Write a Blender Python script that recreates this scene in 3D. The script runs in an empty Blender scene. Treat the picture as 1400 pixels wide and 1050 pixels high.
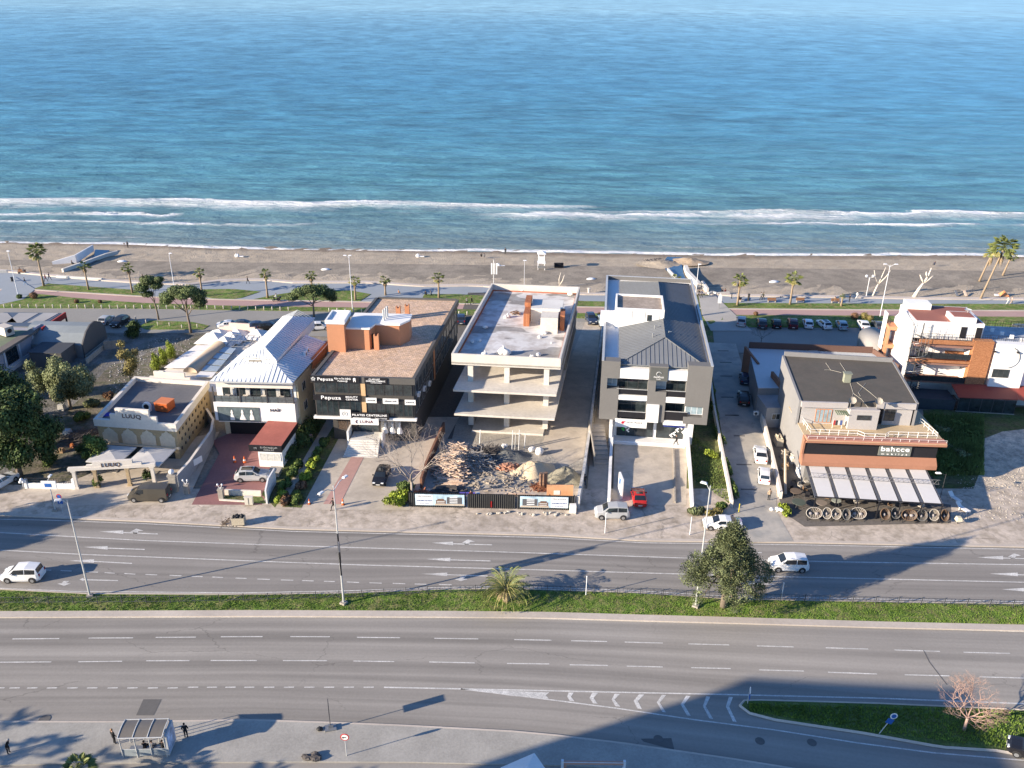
import bpy, math, random
from math import radians as R, sin, cos, pi, atan2, hypot, tan, sqrt
random.seed(11)
sc=bpy.context.scene; COL=sc.collection
# ---------- the survey: the drone stands 60 m up, the pixel of a surveyed point gives a ray -------------
F=1180.; CXP,CYP=700.,525.; CH=60.; PIT=R(24.62); ROL=R(.65)
def ray(px,py):
    x=px-CXP; y=py-CYP; c,s=cos(ROL),sin(ROL)
    u=x*c+y*s; v=-x*s+y*c; cp,sp=cos(PIT),sin(PIT)
    return (u, F*cp-v*sp, -F*sp-v*cp)
def G(px,py,z=0.):
    d=ray(px,py); t=(z-CH)/d[2]; return (d[0]*t,d[1]*t,z)
def proj(X,Y,Z):
    cp,sp=cos(PIT),sin(PIT); z=Z-CH; dep=Y*cp-z*sp
    v=(-Y*sp-z*cp)/dep*F; u=X/dep*F; c,s=cos(ROL),sin(ROL)
    return (CXP+u*c-v*s, CYP+u*s+v*c)
def top(X,Y,ty,z0=0.):
    lo,hi=z0,55.
    for _ in range(40):
        m=(lo+hi)/2
        if proj(X,Y,m)[1]>ty: lo=m
        else: hi=m
    return m
# ---------- materials ----------
MATS={}
def rgb(c): return (c[0],c[1],c[2],1)
def M(name,col=(.5,.5,.5),rough=.7,var=.15,scale=1.,bump=0.,spec=.3,metal=0.,big=.12,bscale=.12,tint=None,emit=0,sx=1,sy=1,alpha=1.):
    if name in MATS: return MATS[name]
    m=bpy.data.materials.new(name); MATS[name]=m; m.use_nodes=True
    nt=m.node_tree; N=nt.nodes; L=nt.links; b=N['Principled BSDF']
    b.inputs['Roughness'].default_value=rough; b.inputs['Metallic'].default_value=metal
    b.inputs['Specular IOR Level'].default_value=spec
    tc=N.new('ShaderNodeTexCoord'); mp=N.new('ShaderNodeMapping'); L.new(tc.outputs['Object'],mp.inputs['Vector'])
    mp.inputs['Scale'].default_value=(sx,sy,1)
    n1=N.new('ShaderNodeTexNoise'); n1.inputs['Scale'].default_value=scale*3; n1.inputs['Detail'].default_value=6; n1.inputs['Roughness'].default_value=.65
    n2=N.new('ShaderNodeTexNoise'); n2.inputs['Scale'].default_value=bscale; n2.inputs['Detail'].default_value=5; n2.inputs['Roughness'].default_value=.6
    L.new(mp.outputs[0],n1.inputs['Vector']); L.new(mp.outputs[0],n2.inputs['Vector'])
    def ramp(src,a):
        r=N.new('ShaderNodeMapRange'); r.inputs['From Min'].default_value=.3; r.inputs['From Max'].default_value=.7
        r.inputs['To Min'].default_value=1-a; r.inputs['To Max'].default_value=1+a; L.new(src,r.inputs[0]); return r.outputs[0]
    mu=N.new('ShaderNodeMath'); mu.operation='MULTIPLY'; L.new(ramp(n1.outputs[0],var),mu.inputs[0]); L.new(ramp(n2.outputs[0],big),mu.inputs[1])
    base=N.new('ShaderNodeRGB'); base.outputs[0].default_value=rgb(col); src=base.outputs[0]
    if tint:
        mx=N.new('ShaderNodeMix'); mx.data_type='RGBA'; mx.inputs['A'].default_value=rgb(col); mx.inputs['B'].default_value=rgb(tint)
        n3=N.new('ShaderNodeTexNoise'); n3.inputs['Scale'].default_value=bscale*4; n3.inputs['Detail'].default_value=7; L.new(mp.outputs[0],n3.inputs['Vector'])
        r=N.new('ShaderNodeMapRange'); r.inputs['From Min'].default_value=.42; r.inputs['From Max'].default_value=.62; L.new(n3.outputs[0],r.inputs[0]); L.new(r.outputs[0],mx.inputs['Factor']); src=mx.outputs['Result']
    vm=N.new('ShaderNodeVectorMath'); vm.operation='SCALE'; L.new(src,vm.inputs[0]); L.new(mu.outputs[0],vm.inputs['Scale'])
    L.new(vm.outputs[0],b.inputs['Base Color'])
    if bump:
        bp=N.new('ShaderNodeBump'); bp.inputs['Strength'].default_value=1; bp.inputs['Distance'].default_value=bump; L.new(n1.outputs[0],bp.inputs['Height']); L.new(bp.outputs[0],b.inputs['Normal'])
    if emit: b.inputs['Emission Color'].default_value=rgb(col); b.inputs['Emission Strength'].default_value=emit
    m['vm']=vm.name; m['mp']=mp.name
    return m
def node_uv_bands(m,amp,sc_v,sc_u=.15):
    nt=m.node_tree; N=nt.nodes; L=nt.links; vm=N[m['vm']]; b=N['Principled BSDF']
    uv=N.new('ShaderNodeTexCoord'); mp=N.new('ShaderNodeMapping'); mp.inputs['Scale'].default_value=(sc_u,sc_v,1); L.new(uv.outputs['UV'],mp.inputs[0])
    n=N.new('ShaderNodeTexNoise'); n.inputs['Scale'].default_value=1; n.inputs['Detail'].default_value=3; L.new(mp.outputs[0],n.inputs[0])
    r=N.new('ShaderNodeMapRange'); r.inputs['From Min'].default_value=.32; r.inputs['From Max'].default_value=.68; r.inputs['To Min'].default_value=1-amp; r.inputs['To Max'].default_value=1+amp; L.new(n.outputs[0],r.inputs[0])
    v2=N.new('ShaderNodeVectorMath'); v2.operation='SCALE'; L.new(vm.outputs[0],v2.inputs[0]); L.new(r.outputs[0],v2.inputs['Scale']); L.new(v2.outputs[0],b.inputs['Base Color'])
def brickify(m,c2,sc_,w=.5,h=.25,mortar=.03,coords='Object',rot=(0,0,0)):
    nt=m.node_tree; N=nt.nodes; L=nt.links; vm=N[m['vm']]; b=N['Principled BSDF']
    tc=N.new('ShaderNodeTexCoord'); mp=N.new('ShaderNodeMapping'); mp.inputs['Rotation'].default_value=rot; L.new(tc.outputs[coords],mp.inputs[0])
    br=N.new('ShaderNodeTexBrick'); br.inputs['Scale'].default_value=sc_; br.inputs['Brick Width'].default_value=w; br.inputs['Row Height'].default_value=h; br.inputs['Mortar Size'].default_value=mortar
    L.new(mp.outputs[0],br.inputs[0]); br.inputs['Color1'].default_value=(1,1,1,1); br.inputs['Color2'].default_value=(.72,.7,.68,1); br.inputs['Mortar'].default_value=rgb(c2)
    mx=N.new('ShaderNodeMix'); mx.data_type='RGBA'; mx.blend_type='MULTIPLY'; mx.inputs['Factor'].default_value=1; L.new(vm.outputs[0],mx.inputs['A']); L.new(br.outputs[0],mx.inputs['B']); L.new(mx.outputs['Result'],b.inputs['Base Color'])
def cracks(m,scale,width,dark,sx=1,sy=1):
    nt=m.node_tree; N=nt.nodes; L=nt.links; b=N['Principled BSDF']; src=b.inputs['Base Color'].links[0].from_socket
    tc=N.new('ShaderNodeTexCoord'); mp=N.new('ShaderNodeMapping'); mp.inputs['Scale'].default_value=(sx,sy,1); L.new(tc.outputs['Object'],mp.inputs[0])
    n=N.new('ShaderNodeTexNoise'); n.inputs['Scale'].default_value=1.2; n.inputs['Detail'].default_value=5; L.new(mp.outputs[0],n.inputs[0])
    va=N.new('ShaderNodeVectorMath'); va.operation='MULTIPLY_ADD'; va.inputs[1].default_value=(1.4,1.4,0); L.new(n.outputs['Color'],va.inputs[0]); L.new(mp.outputs[0],va.inputs[2])
    v=N.new('ShaderNodeTexVoronoi'); v.feature='DISTANCE_TO_EDGE'; v.inputs['Scale'].default_value=scale; L.new(va.outputs[0],v.inputs['Vector'])
    n2=N.new('ShaderNodeTexNoise'); n2.inputs['Scale'].default_value=scale*.9; L.new(mp.outputs[0],n2.inputs[0])
    g=N.new('ShaderNodeMapRange'); g.inputs[1].default_value=.48; g.inputs[2].default_value=.56; L.new(n2.outputs[0],g.inputs[0])
    r=N.new('ShaderNodeMapRange'); r.inputs[1].default_value=0; r.inputs[2].default_value=width; r.inputs[3].default_value=1-dark; r.inputs[4].default_value=1; L.new(v.outputs['Distance'],r.inputs[0])
    mx=N.new('ShaderNodeMix'); mx.inputs[2].default_value=1; L.new(g.outputs[0],mx.inputs[0]); L.new(r.outputs[0],mx.inputs[3])
    vm=N.new('ShaderNodeVectorMath'); vm.operation='SCALE'; L.new(src,vm.inputs[0]); L.new(mx.outputs[0],vm.inputs['Scale']); L.new(vm.outputs[0],b.inputs['Base Color'])
# ---------- mesh builder ----------
class MB:
    def __init__(s): s.v=[]; s.f=[]; s.m=[]; s.uv={}
    def add(s,vs,fs,mi=0):
        o=len(s.v); s.v+=[tuple(p) for p in vs]
        for f in fs: s.f.append(tuple(i+o for i in f)); s.m.append(mi)
        return o
    def box(s,x0,x1,y0,y1,z0,z1,mi=0,tx=0,ty=0):
        vs=[(x0,y0,z0),(x1,y0,z0),(x1,y1,z0),(x0,y1,z0),(x0+tx,y0+ty,z1),(x1-tx,y0+ty,z1),(x1-tx,y1-ty,z1),(x0+tx,y1-ty,z1)]
        s.add(vs,[(3,2,1,0),(4,5,6,7),(0,1,5,4),(1,2,6,5),(2,3,7,6),(3,0,4,7)],mi); return s
    def cbox(s,c,d,mi=0,rz=0,rx=0,ry=0):
        from mathutils import Euler,Vector
        e=Euler((rx,ry,rz)).to_matrix(); vs=[]
        for a in (-.5,.5):
            for b_,c_ in ((-.5,-.5),(.5,-.5),(.5,.5),(-.5,.5)):
                p=e@Vector((b_*d[0],c_*d[1],a*d[2])); vs.append((p.x+c[0],p.y+c[1],p.z+c[2]))
        s.add(vs,[(3,2,1,0),(4,5,6,7),(0,1,5,4),(1,2,6,5),(2,3,7,6),(3,0,4,7)],mi); return s
    def prism(s,poly,z0,z1,mi=0,caps=True):
        n=len(poly); vs=[(p[0],p[1],z0 if len(p)<3 else p[2]+z0) for p in poly]+[(p[0],p[1],z1 if len(p)<3 else p[2]+z1) for p in poly]
        fs=[(i,(i+1)%n,(i+1)%n+n,i+n) for i in range(n)]
        if caps: fs+=[tuple(range(n-1,-1,-1)),tuple(range(n,2*n))]
        s.add(vs,fs,mi); return s
    def poly(s,pts,mi=0): s.add(pts,[tuple(range(len(pts)))],mi); return s
    def profx(s,prof,x0,x1,mi=0):
        "prism with (y,z) profile along x"
        n=len(prof); vs=[(x0,p[0],p[1]) for p in prof]+[(x1,p[0],p[1]) for p in prof]
        s.add(vs,[(i,(i+1)%n,(i+1)%n+n,i+n) for i in range(n)]+[tuple(range(n-1,-1,-1)),tuple(range(n,2*n))],mi); return s
    def profy(s,prof,y0,y1,mi=0):
        "prism with (x,z) profile along y"
        n=len(prof); vs=[(p[0],y0,p[1]) for p in prof]+[(p[0],y1,p[1]) for p in prof]
        s.add(vs,[(i,(i+1)%n,(i+1)%n+n,i+n) for i in range(n)]+[tuple(range(n-1,-1,-1)),tuple(range(n,2*n))],mi); return s
    def tube(s,pts,r,n=6,mi=0,cap=True):
        from mathutils import Vector
        P=[Vector(p) for p in pts]; rs=r if isinstance(r,(list,tuple)) else [r]*len(P); rings=[]
        up=None
        for i,p in enumerate(P):
            t=(P[min(i+1,len(P)-1)]-P[max(i-1,0)]).normalized()
            if up is None:
                up=Vector((0,0,1)) if abs(t.z)<.9 else Vector((1,0,0))
            a=t.cross(up); a=a.normalized() if a.length>1e-6 else Vector((1,0,0)); b=t.cross(a).normalized(); up=a.cross(t).normalized()
            rings.append([p+(a*cos(2*pi*k/n)+b*sin(2*pi*k/n))*rs[i] for k in range(n)])
        vs=[q for rg in rings for q in rg]; fs=[]
        for i in range(len(P)-1):
            for k in range(n): fs.append((i*n+k,i*n+(k+1)%n,(i+1)*n+(k+1)%n,(i+1)*n+k))
        if cap: fs+=[tuple(range(n-1,-1,-1)),tuple(range((len(P)-1)*n,len(P)*n))]
        s.add(vs,fs,mi); return s
    def lathe(s,prof,n=12,c=(0,0,0),mi=0):
        vs=[];fs=[]
        for (r,z) in prof:
            for k in range(n): a=2*pi*k/n; vs.append((c[0]+r*cos(a),c[1]+r*sin(a),c[2]+z))
        for i in range(len(prof)-1):
            for k in range(n): fs.append((i*n+k,i*n+(k+1)%n,(i+1)*n+(k+1)%n,(i+1)*n+k))
        fs+=[tuple(range(n-1,-1,-1)),tuple(range((len(prof)-1)*n,len(prof)*n))]
        s.add(vs,fs,mi); return s
    def disc(s,c,r,nrm='y',n=16,t=.03,mi=0,r2=None):
        vs=[];fs=[]
        for d in (-t/2,t/2):
            for k in range(n):
                a=2*pi*k/n; u,w=r*cos(a),(r2 or r)*sin(a)
                vs.append((c[0]+u,c[1]+d,c[2]+w) if nrm=='y' else ((c[0]+d,c[1]+u,c[2]+w) if nrm=='x' else (c[0]+u,c[1]+w,c[2]+d)))
        fs=[tuple(range(n)),tuple(range(2*n-1,n-1,-1))]+[(k,n+k,n+(k+1)%n,(k+1)%n) for k in range(n)]
        s.add(vs,fs,mi); return s
    def blob(s,c,r,mi=0,n=7,m=5,jit=.15):
        rx,ry,rz=r if isinstance(r,(tuple,list)) else (r,r,r); vs=[(c[0],c[1],c[2]-rz)];fs=[]
        for i in range(1,m):
            ph=-pi/2+pi*i/m
            for k in range(n):
                a=2*pi*k/n; j=1+random.uniform(-jit,jit); vs.append((c[0]+rx*cos(ph)*cos(a)*j,c[1]+ry*cos(ph)*sin(a)*j,c[2]+rz*sin(ph)*j))
        vs.append((c[0],c[1],c[2]+rz)); T=len(vs)-1
        for k in range(n):
            fs.append((0,1+(k+1)%n,1+k)); fs.append((T,1+(m-2)*n+k,1+(m-2)*n+(k+1)%n))
            for i in range(m-2): fs.append((1+i*n+k,1+i*n+(k+1)%n,1+(i+1)*n+(k+1)%n,1+(i+1)*n+k))
        s.add(vs,fs,mi); return s
    def mesh(s,name,mats):
        me=bpy.data.meshes.new(name); me.from_pydata(s.v,[],s.f)
        for m in (mats if isinstance(mats,(list,tuple)) else [mats]): me.materials.append(m)
        if any(s.m): me.polygons.foreach_set('material_index',s.m)
        me.update(); return me
    def build(s,name,mats,parent=None,smooth=False,loc=None,rz=0,**tg):
        if not s.v: return None
        me=s.mesh(name,mats)
        if smooth: me.polygons.foreach_set('use_smooth',[True]*len(me.polygons))
        o=bpy.data.objects.new(name,me); COL.objects.link(o)
        if parent is not None: o.parent=parent
        if loc: o.location=loc
        o.rotation_euler[2]=rz
        for k,v in tg.items(): o[k]=v
        return o
def tag(o,label=None,cat=None,group=None,kind=None):
    if label: o['label']=label
    if cat: o['category']=cat
    if group: o['group']=group
    if kind: o['kind']=kind
    return o
def thing(name,label,cat,loc=(0,0,0),rz=0,group=None):
    o=bpy.data.objects.new(name,None); COL.objects.link(o); o.location=loc; o.rotation_euler=(0,0,rz); o.empty_display_size=.3
    return tag(o,label,cat,group)
def dup(root,loc,rz=0,label=None,group=None,scale=None):
    r=root.copy(); COL.objects.link(r); r.location=loc; r.rotation_euler=(0,0,rz)
    if scale: r.scale=(scale,)*3 if not isinstance(scale,(tuple,list)) else scale
    if label: r['label']=label
    if group: r['group']=group
    for ch in list(root.children):
        c=ch.copy(); COL.objects.link(c); c.parent=r
        for g in ch.children:
            d=g.copy(); COL.objects.link(d); d.parent=c
    return r
class FR:
    "a building's own axes: x along the street front, y inland to the sea, z up; px/plane look-ups from the survey rays"
    def __init__(s,o,yaw,z=0): s.o=o; s.a=R(yaw); s.z=z
    def loc(s,X,Y): dx,dy=X-s.o[0],Y-s.o[1]; c,n=cos(s.a),sin(s.a); return (dx*c-dy*n, dx*n+dy*c)   # yaw turns clockwise
    def wld(s,x,y): c,n=cos(s.a),sin(s.a); return (s.o[0]+x*c+y*n, s.o[1]-x*n+y*c)
    def roof(s,px,py,z): p=G(px,py,z+s.z); return s.loc(p[0],p[1])
    def _rl(s,px,py):
        d=ray(px,py); c,n=cos(s.a),sin(s.a); o=s.loc(0,0); return o,(d[0]*c-d[1]*n, d[0]*n+d[1]*c, d[2])
    def front(s,px,py,y=0):
        "x,z on the plane y=const"
        o,d=s._rl(px,py); t=(y-o[1])/d[1]; return (o[0]+d[0]*t, CH+d[2]*t-s.z)
    def side(s,px,py,x=0):
        o,d=s._rl(px,py); t=(x-o[0])/d[0]; return (o[1]+d[1]*t, CH+d[2]*t-s.z)
    def kw(s): return dict(loc=(s.o[0],s.o[1],s.z),rz=-s.a)
def text(body,size,mat,parent,loc,rot=(pi/2,0,0),name='lettering',ext=.02,bold=0,font=None,align='CENTER',width=None,space=1.,**tg):
    cu=bpy.data.curves.new(name,'FONT'); cu.body=body; cu.size=size; cu.extrude=ext; cu.align_x=align; cu.align_y='CENTER'; cu.offset=bold*.35; cu.space_character=space*1.08
    t=bpy.data.objects.new(name,cu); COL.objects.link(t); bpy.context.view_layer.update()
    me=bpy.data.meshes.new_from_object(t.evaluated_get(bpy.context.evaluated_depsgraph_get())); bpy.data.objects.remove(t)
    if width:
        xs=[v.co.x for v in me.vertices]; w=max(xs)-min(xs); k=width/w; c=(max(xs)+min(xs))/2
        for v in me.vertices: v.co.x=(v.co.x-(c if align=='CENTER' else min(xs)))*k
    me.materials.clear(); me.materials.append(mat); o=bpy.data.objects.new(name,me); COL.objects.link(o); o.parent=parent; o.location=loc; o.rotation_euler=rot
    for k,v in tg.items(): o[k]=v
    return o
def lerp(a,b,t): return a+(b-a)*t
def pl(poly,x):
    if x<=poly[0][0]: a,b=poly[0],poly[1]
    elif x>=poly[-1][0]: a,b=poly[-2],poly[-1]
    else:
        for a,b in zip(poly,poly[1:]):
            if a[0]<=x<=b[0]: break
    return lerp(a[1],b[1],(x-a[0])/(b[0]-a[0]))
def strip(name,up,lo,mat,z=0.,zu=None,x0=-260,x1=1660,dx=20,rows=1,label=None,kind='structure',skirt=0,zf=None,jit=0,**kw):
    "a ribbon of ground between two surveyed lines (far edge, near edge)"
    mb=MB(); zu=z if zu is None else zu; n=max(2,int((x1-x0)/dx)+1); uvs=[]
    for i in range(n):
        x=lerp(x0,x1,i/(n-1)); yu=pl(up,x); yl=pl(lo,x)
        if x<0 or x>1400:
            pass
        A=G(x,yl,z); B=G(x,yu,zu)
        for r in range(rows+1):
            t=r/rows; p=[lerp(A[k],B[k],t) for k in range(3)]
            if jit and 0<r<rows: p[2]+=random.uniform(0,jit)
            mb.v.append(tuple(p)); uvs.append((p[0]*.1,t))
    W=rows+1
    for i in range(n-1):
        for r in range(rows): mb.f.append((i*W+r,(i+1)*W+r,(i+1)*W+r+1,i*W+r+1)); mb.m.append(0)
    if skirt:
        for e in (0,rows):
            for i in range(n-1):
                a,b=mb.v[i*W+e],mb.v[(i+1)*W+e]; o=len(mb.v); mb.v+=[(a[0],a[1],a[2]-skirt),(b[0],b[1],b[2]-skirt)]; uvs+=[(0,0),(0,0)]
                mb.f.append((o,o+1,(i+1)*W+e,i*W+e) if e==0 else (i*W+e,(i+1)*W+e,o+1,o)); mb.m.append(0)
    o=mb.build(name,mat,**kw); uv=o.data.uv_layers.new(name='UVMap')
    for lp in o.data.loops: uv.data[lp.index].uv=uvs[lp.vertex_index]
    if kind: o['kind']=kind
    if label: o['label']=label
    return o
def patch(name,pts,mat,z=.02,skirt=0,kind='structure',**kw):
    P=[G(x,y,z) for x,y in pts]; mb=MB(); 
    if sum(a[0]*b[1]-b[0]*a[1] for a,b in zip(P,P[1:]+P[:1]))<0: P=P[::-1]
    if skirt: mb.prism([(p[0],p[1]) for p in P],z-skirt,z)
    else: mb.poly(P)
    o=mb.build(name,mat,**kw)
    if kind: o['kind']=kind
    return o
# ---------- camera, light ----------
from mathutils import Matrix, Vector
cam=bpy.data.cameras.new('camera'); co=bpy.data.objects.new('camera',cam); COL.objects.link(co); sc.camera=co
cam.sensor_width=36; cam.lens=F/1400*36; cam.clip_end=30000; cam.clip_start=.5
co.matrix_world=Matrix.Translation((0,0,CH))@Matrix.Rotation(pi/2-PIT,4,'X')@Matrix.Rotation(ROL,4,'Z')
SAZ,SEL=R(22.),R(17.)
w=bpy.data.worlds.new('World'); sc.world=w; w.use_nodes=True; nt=w.node_tree
sk=nt.nodes.new('ShaderNodeTexSky'); sk.sky_type='NISHITA'; sk.sun_disc=False; sk.sun_elevation=SEL
sd=Vector((-cos(SAZ)*cos(SEL),-sin(SAZ)*cos(SEL),sin(SEL)))
sk.sun_rotation=atan2(sd.x,sd.y); sk.altitude=60; sk.air_density=1.; sk.dust_density=.6; sk.ozone_density=2.5
bg=nt.nodes['Background']; tn=nt.nodes.new('ShaderNodeMix'); tn.data_type='RGBA'; tn.blend_type='MULTIPLY'; tn.inputs['Factor'].default_value=1; tn.inputs['B'].default_value=(.72,1.,1.38,1); nt.links.new(sk.outputs[0],tn.inputs['A']); nt.links.new(tn.outputs['Result'],bg.inputs[0]); bg.inputs[1].default_value=.165
sl=bpy.data.lights.new('sun','SUN'); sl.energy=11.5; sl.angle=R(.53); sl.color=(1,.85,.66); so=bpy.data.objects.new('sun',sl); COL.objects.link(so)
so.rotation_euler=(-sd).to_track_quat('-Z','Y').to_euler()
sc.render.engine='CYCLES'; sc.view_settings.view_transform='Standard'; sc.view_settings.look='None'; sc.view_settings.exposure=0
# ---------- ground sheets ----------
m_asph=M('asphalt',(.282,.262,.236),.85,.06,1.2,big=.06,bscale=.08,bump=.01); node_uv_bands(m_asph,.24,11,.10)
m_asph2=M('asphalt_upper',(.255,.237,.216),.85,.06,1.2,big=.07,bscale=.08,bump=.01); node_uv_bands(m_asph2,.22,9,.10)
m_beachroad=M('beach_asphalt',(.27,.26,.24),.85,.08,1,big=.1)
m_conc=M('pavement_concrete',(.54,.465,.39),.85,.16,.8,big=.2,bscale=.2,tint=(.37,.315,.255),bump=.03); cracks(m_conc,.22,.018,.35)
m_curb=M('kerb_stone',(.50,.44,.38),.8,.08,1)
m_dirt=M('dirt',(.30,.26,.21),.95,.22,.8,big=.2,bscale=.1,tint=(.22,.19,.155),bump=.08)
m_rubble=M('rubble',(.20,.19,.18),.95,.35,.9,big=.3,bscale=.1,tint=(.11,.105,.085),bump=.15)
m_grass=M('grass',(.115,.19,.03),.9,.4,1.5,big=.3,bscale=.25,tint=(.21,.20,.08),bump=.12)
m_dgrass=M('wild_grass',(.10,.135,.04),.95,.45,1.,big=.35,bscale=.12,tint=(.13,.12,.06),bump=.3)
m_white=M('road_paint',(.62,.61,.58),.7,.3,2.5,big=.2,bscale=.6,tint=(.48,.47,.45)); cracks(m_asph,.10,.006,.3,.6,1.6); cracks(m_asph2,.10,.006,.3,.6,1.6)
m_prom=M('promenade_paving',(.30,.33,.36),.8,.05,1,big=.06)
m_bike=M('cycle_path_paint',(.42,.28,.255),.8,.06,1,big=.06)
m_southwalk=M('pavement_pavers',(.345,.33,.30),.85,.10,1.6,big=.14,bscale=.3,bump=.015)
base=MB(); base.poly([(-900,-60,-.05),(900,-60,-.05),(900,199,-.05),(-900,199,-.05)]); base.build('ground',m_dirt,kind='structure')
WL=[(-300,322),(0,331),(176,333),(300,339),(650,343),(900,347),(1000,349),(1250,348.5),(1321,348),(1400,350),(1700,356)]
BB=[(-300,366),(0,369),(76,376.4),(141,382),(188,385),(261,388),(300,383),(355,381),(400,385),(505,385),(575,390),(650,389),(790,401),(920,402),(967,400),(1000,403),(1150,405),(1250,407),(1400,408),(1700,413)]
m_sand=M('sand',(.44,.37,.285),.95,.15,.9,big=.12,bscale=.12,tint=(.37,.31,.24),bump=.2)
nt=m_sand.node_tree; N=nt.nodes; L=nt.links; uvn=N.new('ShaderNodeTexCoord'); sp_=N.new('ShaderNodeSeparateXYZ'); L.new(uvn.outputs['UV'],sp_.inputs[0])
nn=N.new('ShaderNodeTexNoise'); nn.inputs['Scale'].default_value=2.2; nn.inputs['Detail'].default_value=5; L.new(uvn.outputs['UV'],nn.inputs[0])
ad=N.new('ShaderNodeMath'); ad.operation='MULTIPLY_ADD'; ad.inputs[1].default_value=.09; L.new(nn.outputs[0],ad.inputs[0]); L.new(sp_.outputs[1],ad.inputs[2])
rr=N.new('ShaderNodeValToRGB'); rr.color_ramp.elements[0].position=.80; rr.color_ramp.elements[0].color=(1,1,1,1); rr.color_ramp.elements[1].position=.865; rr.color_ramp.elements[1].color=(.6,.57,.56,1)
L.new(ad.outputs[0],rr.inputs[0]); mx=N.new('ShaderNodeMix'); mx.data_type='RGBA'; mx.blend_type='MULTIPLY'; mx.inputs['Factor'].default_value=1
L.new(N[m_sand['vm']].outputs[0],mx.inputs['A']); L.new(rr.outputs[0],mx.inputs['B']); L.new(mx.outputs['Result'],N['Principled BSDF'].inputs['Base Color'])
WL2=[(x,y-6) for x,y in WL]
strip('beach',WL2,BB,m_sand,z=-.02,zu=-.62,rows=24,jit=.12,dx=10)
# highway
UC=[(-300,697),(0,704),(60,707),(200,712.5),(400,723),(750,731.5),(880,739),(1100,741.5),(1400,747.5),(1700,754)]       # north kerb
MT=[(-300,806),(0,806),(120,812),(330,813),(480,811),(600,806),(700,805),(860,810),(1000,819),(1150,822),(1400,826),(1700,832)]   # median far edge
MBt=[(-300,836),(0,835.5),(350,834),(600,835),(750,836.5),(870,840),(1000,843.5),(1200,849.5),(1400,854),(1700,862)]
ML=[(x,y+8) for x,y in MBt]
SK=[(-300,987),(0,987),(180,987),(340,984.5),(450,988),(550,992),(700,1000),(760,1005.5),(850,1016),(920,1026),(1000,1037.5),(1060,1047),(1200,1070),(1700,1150)]
strip('road_upper_carriageway',UC,MT,m_asph2,z=.0,rows=4)
strip('road_lower_carriageway',ML,SK,m_asph,z=.0,rows=4)
o=strip('pavement_south',[(x,y) for x,y in SK],[(-300,1046),(0,1046),(100,1043),(420,1041),(560,1041.5),(800,1047),(1000,1062),(1700,1200)],m_southwalk,z=.13,skirt=.2)
strip('kerb_south',[(x,y-1.6) for x,y in SK],[(x,y+.6) for x,y in SK],m_curb,z=.135,skirt=.2)
strip('service_road',[(-300,1040),(800,1040),(1700,1190)],[(-300,1400),(1700,1400)],m_asph,z=.01,x0=-260,x1=1660)
# median
strip('median_verge',MT,MBt,m_grass,z=.12,rows=8,jit=.06,skirt=.2,dx=8)
strip('kerb_median',MBt,ML,m_curb,z=.14,skirt=.2)
strip('kerb_median_far',[(x,y-1.5) for x,y in MT],MT,m_curb,z=.14,skirt=.2)
# north pavement
NP=[(-300,640),(0,662),(150,668),(700,668),(1000,668),(1400,668),(1700,668)]
strip('pavement_north',NP,UC,m_conc,z=.12,rows=3,skirt=.2)
strip('kerb_north',[(x,y-3) for x,y in UC],[(x,y) for x,y in UC],m_curb,z=.125,skirt=.2)
# sea front strips
C1=[(-300,385),(0,396),(42,396),(86,399),(193,405.4),(300,409.6),(500,413),(650,416),(800,420),(1000,422.5),(1200,424),(1400,425),(1700,430)]
C2=[(-300,391),(0,400),(56,402),(107,407.5),(193,414),(300,417.5),(500,420.5),(650,423),(800,428),(1000,430.5),(1200,431.5),(1400,433),(1700,438)]
G2=[(-300,417),(0,421),(193,421.5),(300,423.5),(480,426),(800,435),(985,447),(1270,448),(1400,450),(1700,455)]
RB=[(-300,455),(300,455),(700,470),(1000,482),(1700,500)]
strip('promenade',BB,C1,m_prom,z=.03,rows=2)
strip('kerb_promenade',[(x,y-1.3) for x,y in BB],[(x,y+1) for x,y in BB],M('sea_wall_stone',(.55,.48,.42),.8,.1,1),z=.28,skirt=.5)
strip('cycle_path',C1,C2,m_bike,z=.045)
strip('kerb_cycle_path',[(x,y-1.2) for x,y in C1],C1,m_curb,z=.13,skirt=.15)
strip('road_beach',G2,RB,m_beachroad,z=.03)
strip('lawn_strip',C2,G2,m_grass,z=.09,rows=5,jit=.05,skirt=.15,dx=8)
for k,pp in enumerate([[(43,396),(66,387.5),(128,392),(182,396),(200,404.5),(193,404.7),(86,398.3)],
   [(276,395.5),(300,395),(320,395),(356,398.5),(330,407),(318,408.6),(296,408.6),(272,404)],
   [(455,397),(480,397),(507,402),(492,411.6),(400,410.5),(345,409.3),(375,403),(410,398)],
   [(580,402),(627,402),(660,404),(800,411.5),(830,412),(835,419.5),(660,415.2),(575,413.3)],
   [(975,414),(1217,415),(1400,415.5),(1500,417),(1500,426),(1200,423),(990,421.4)]]):
    patch('lawn_bed',pp,m_grass,z=.1,skirt=.1)
for a in [((0,409),(-60,404))]: pass
# paths crossing the lawn
patch('path_crossing',[(955,404),(978,404),(1028,452),(972,452),(960,430)],M('path_paving',(.40,.38,.35),.85,.08,1),z=.135,skirt=.1)
patch('path_plaza',[(-30,400),(0,398),(20,378),(48,395),(32,409),(0,416),(-60,418)],m_prom,z=.137,skirt=.1)
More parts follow.
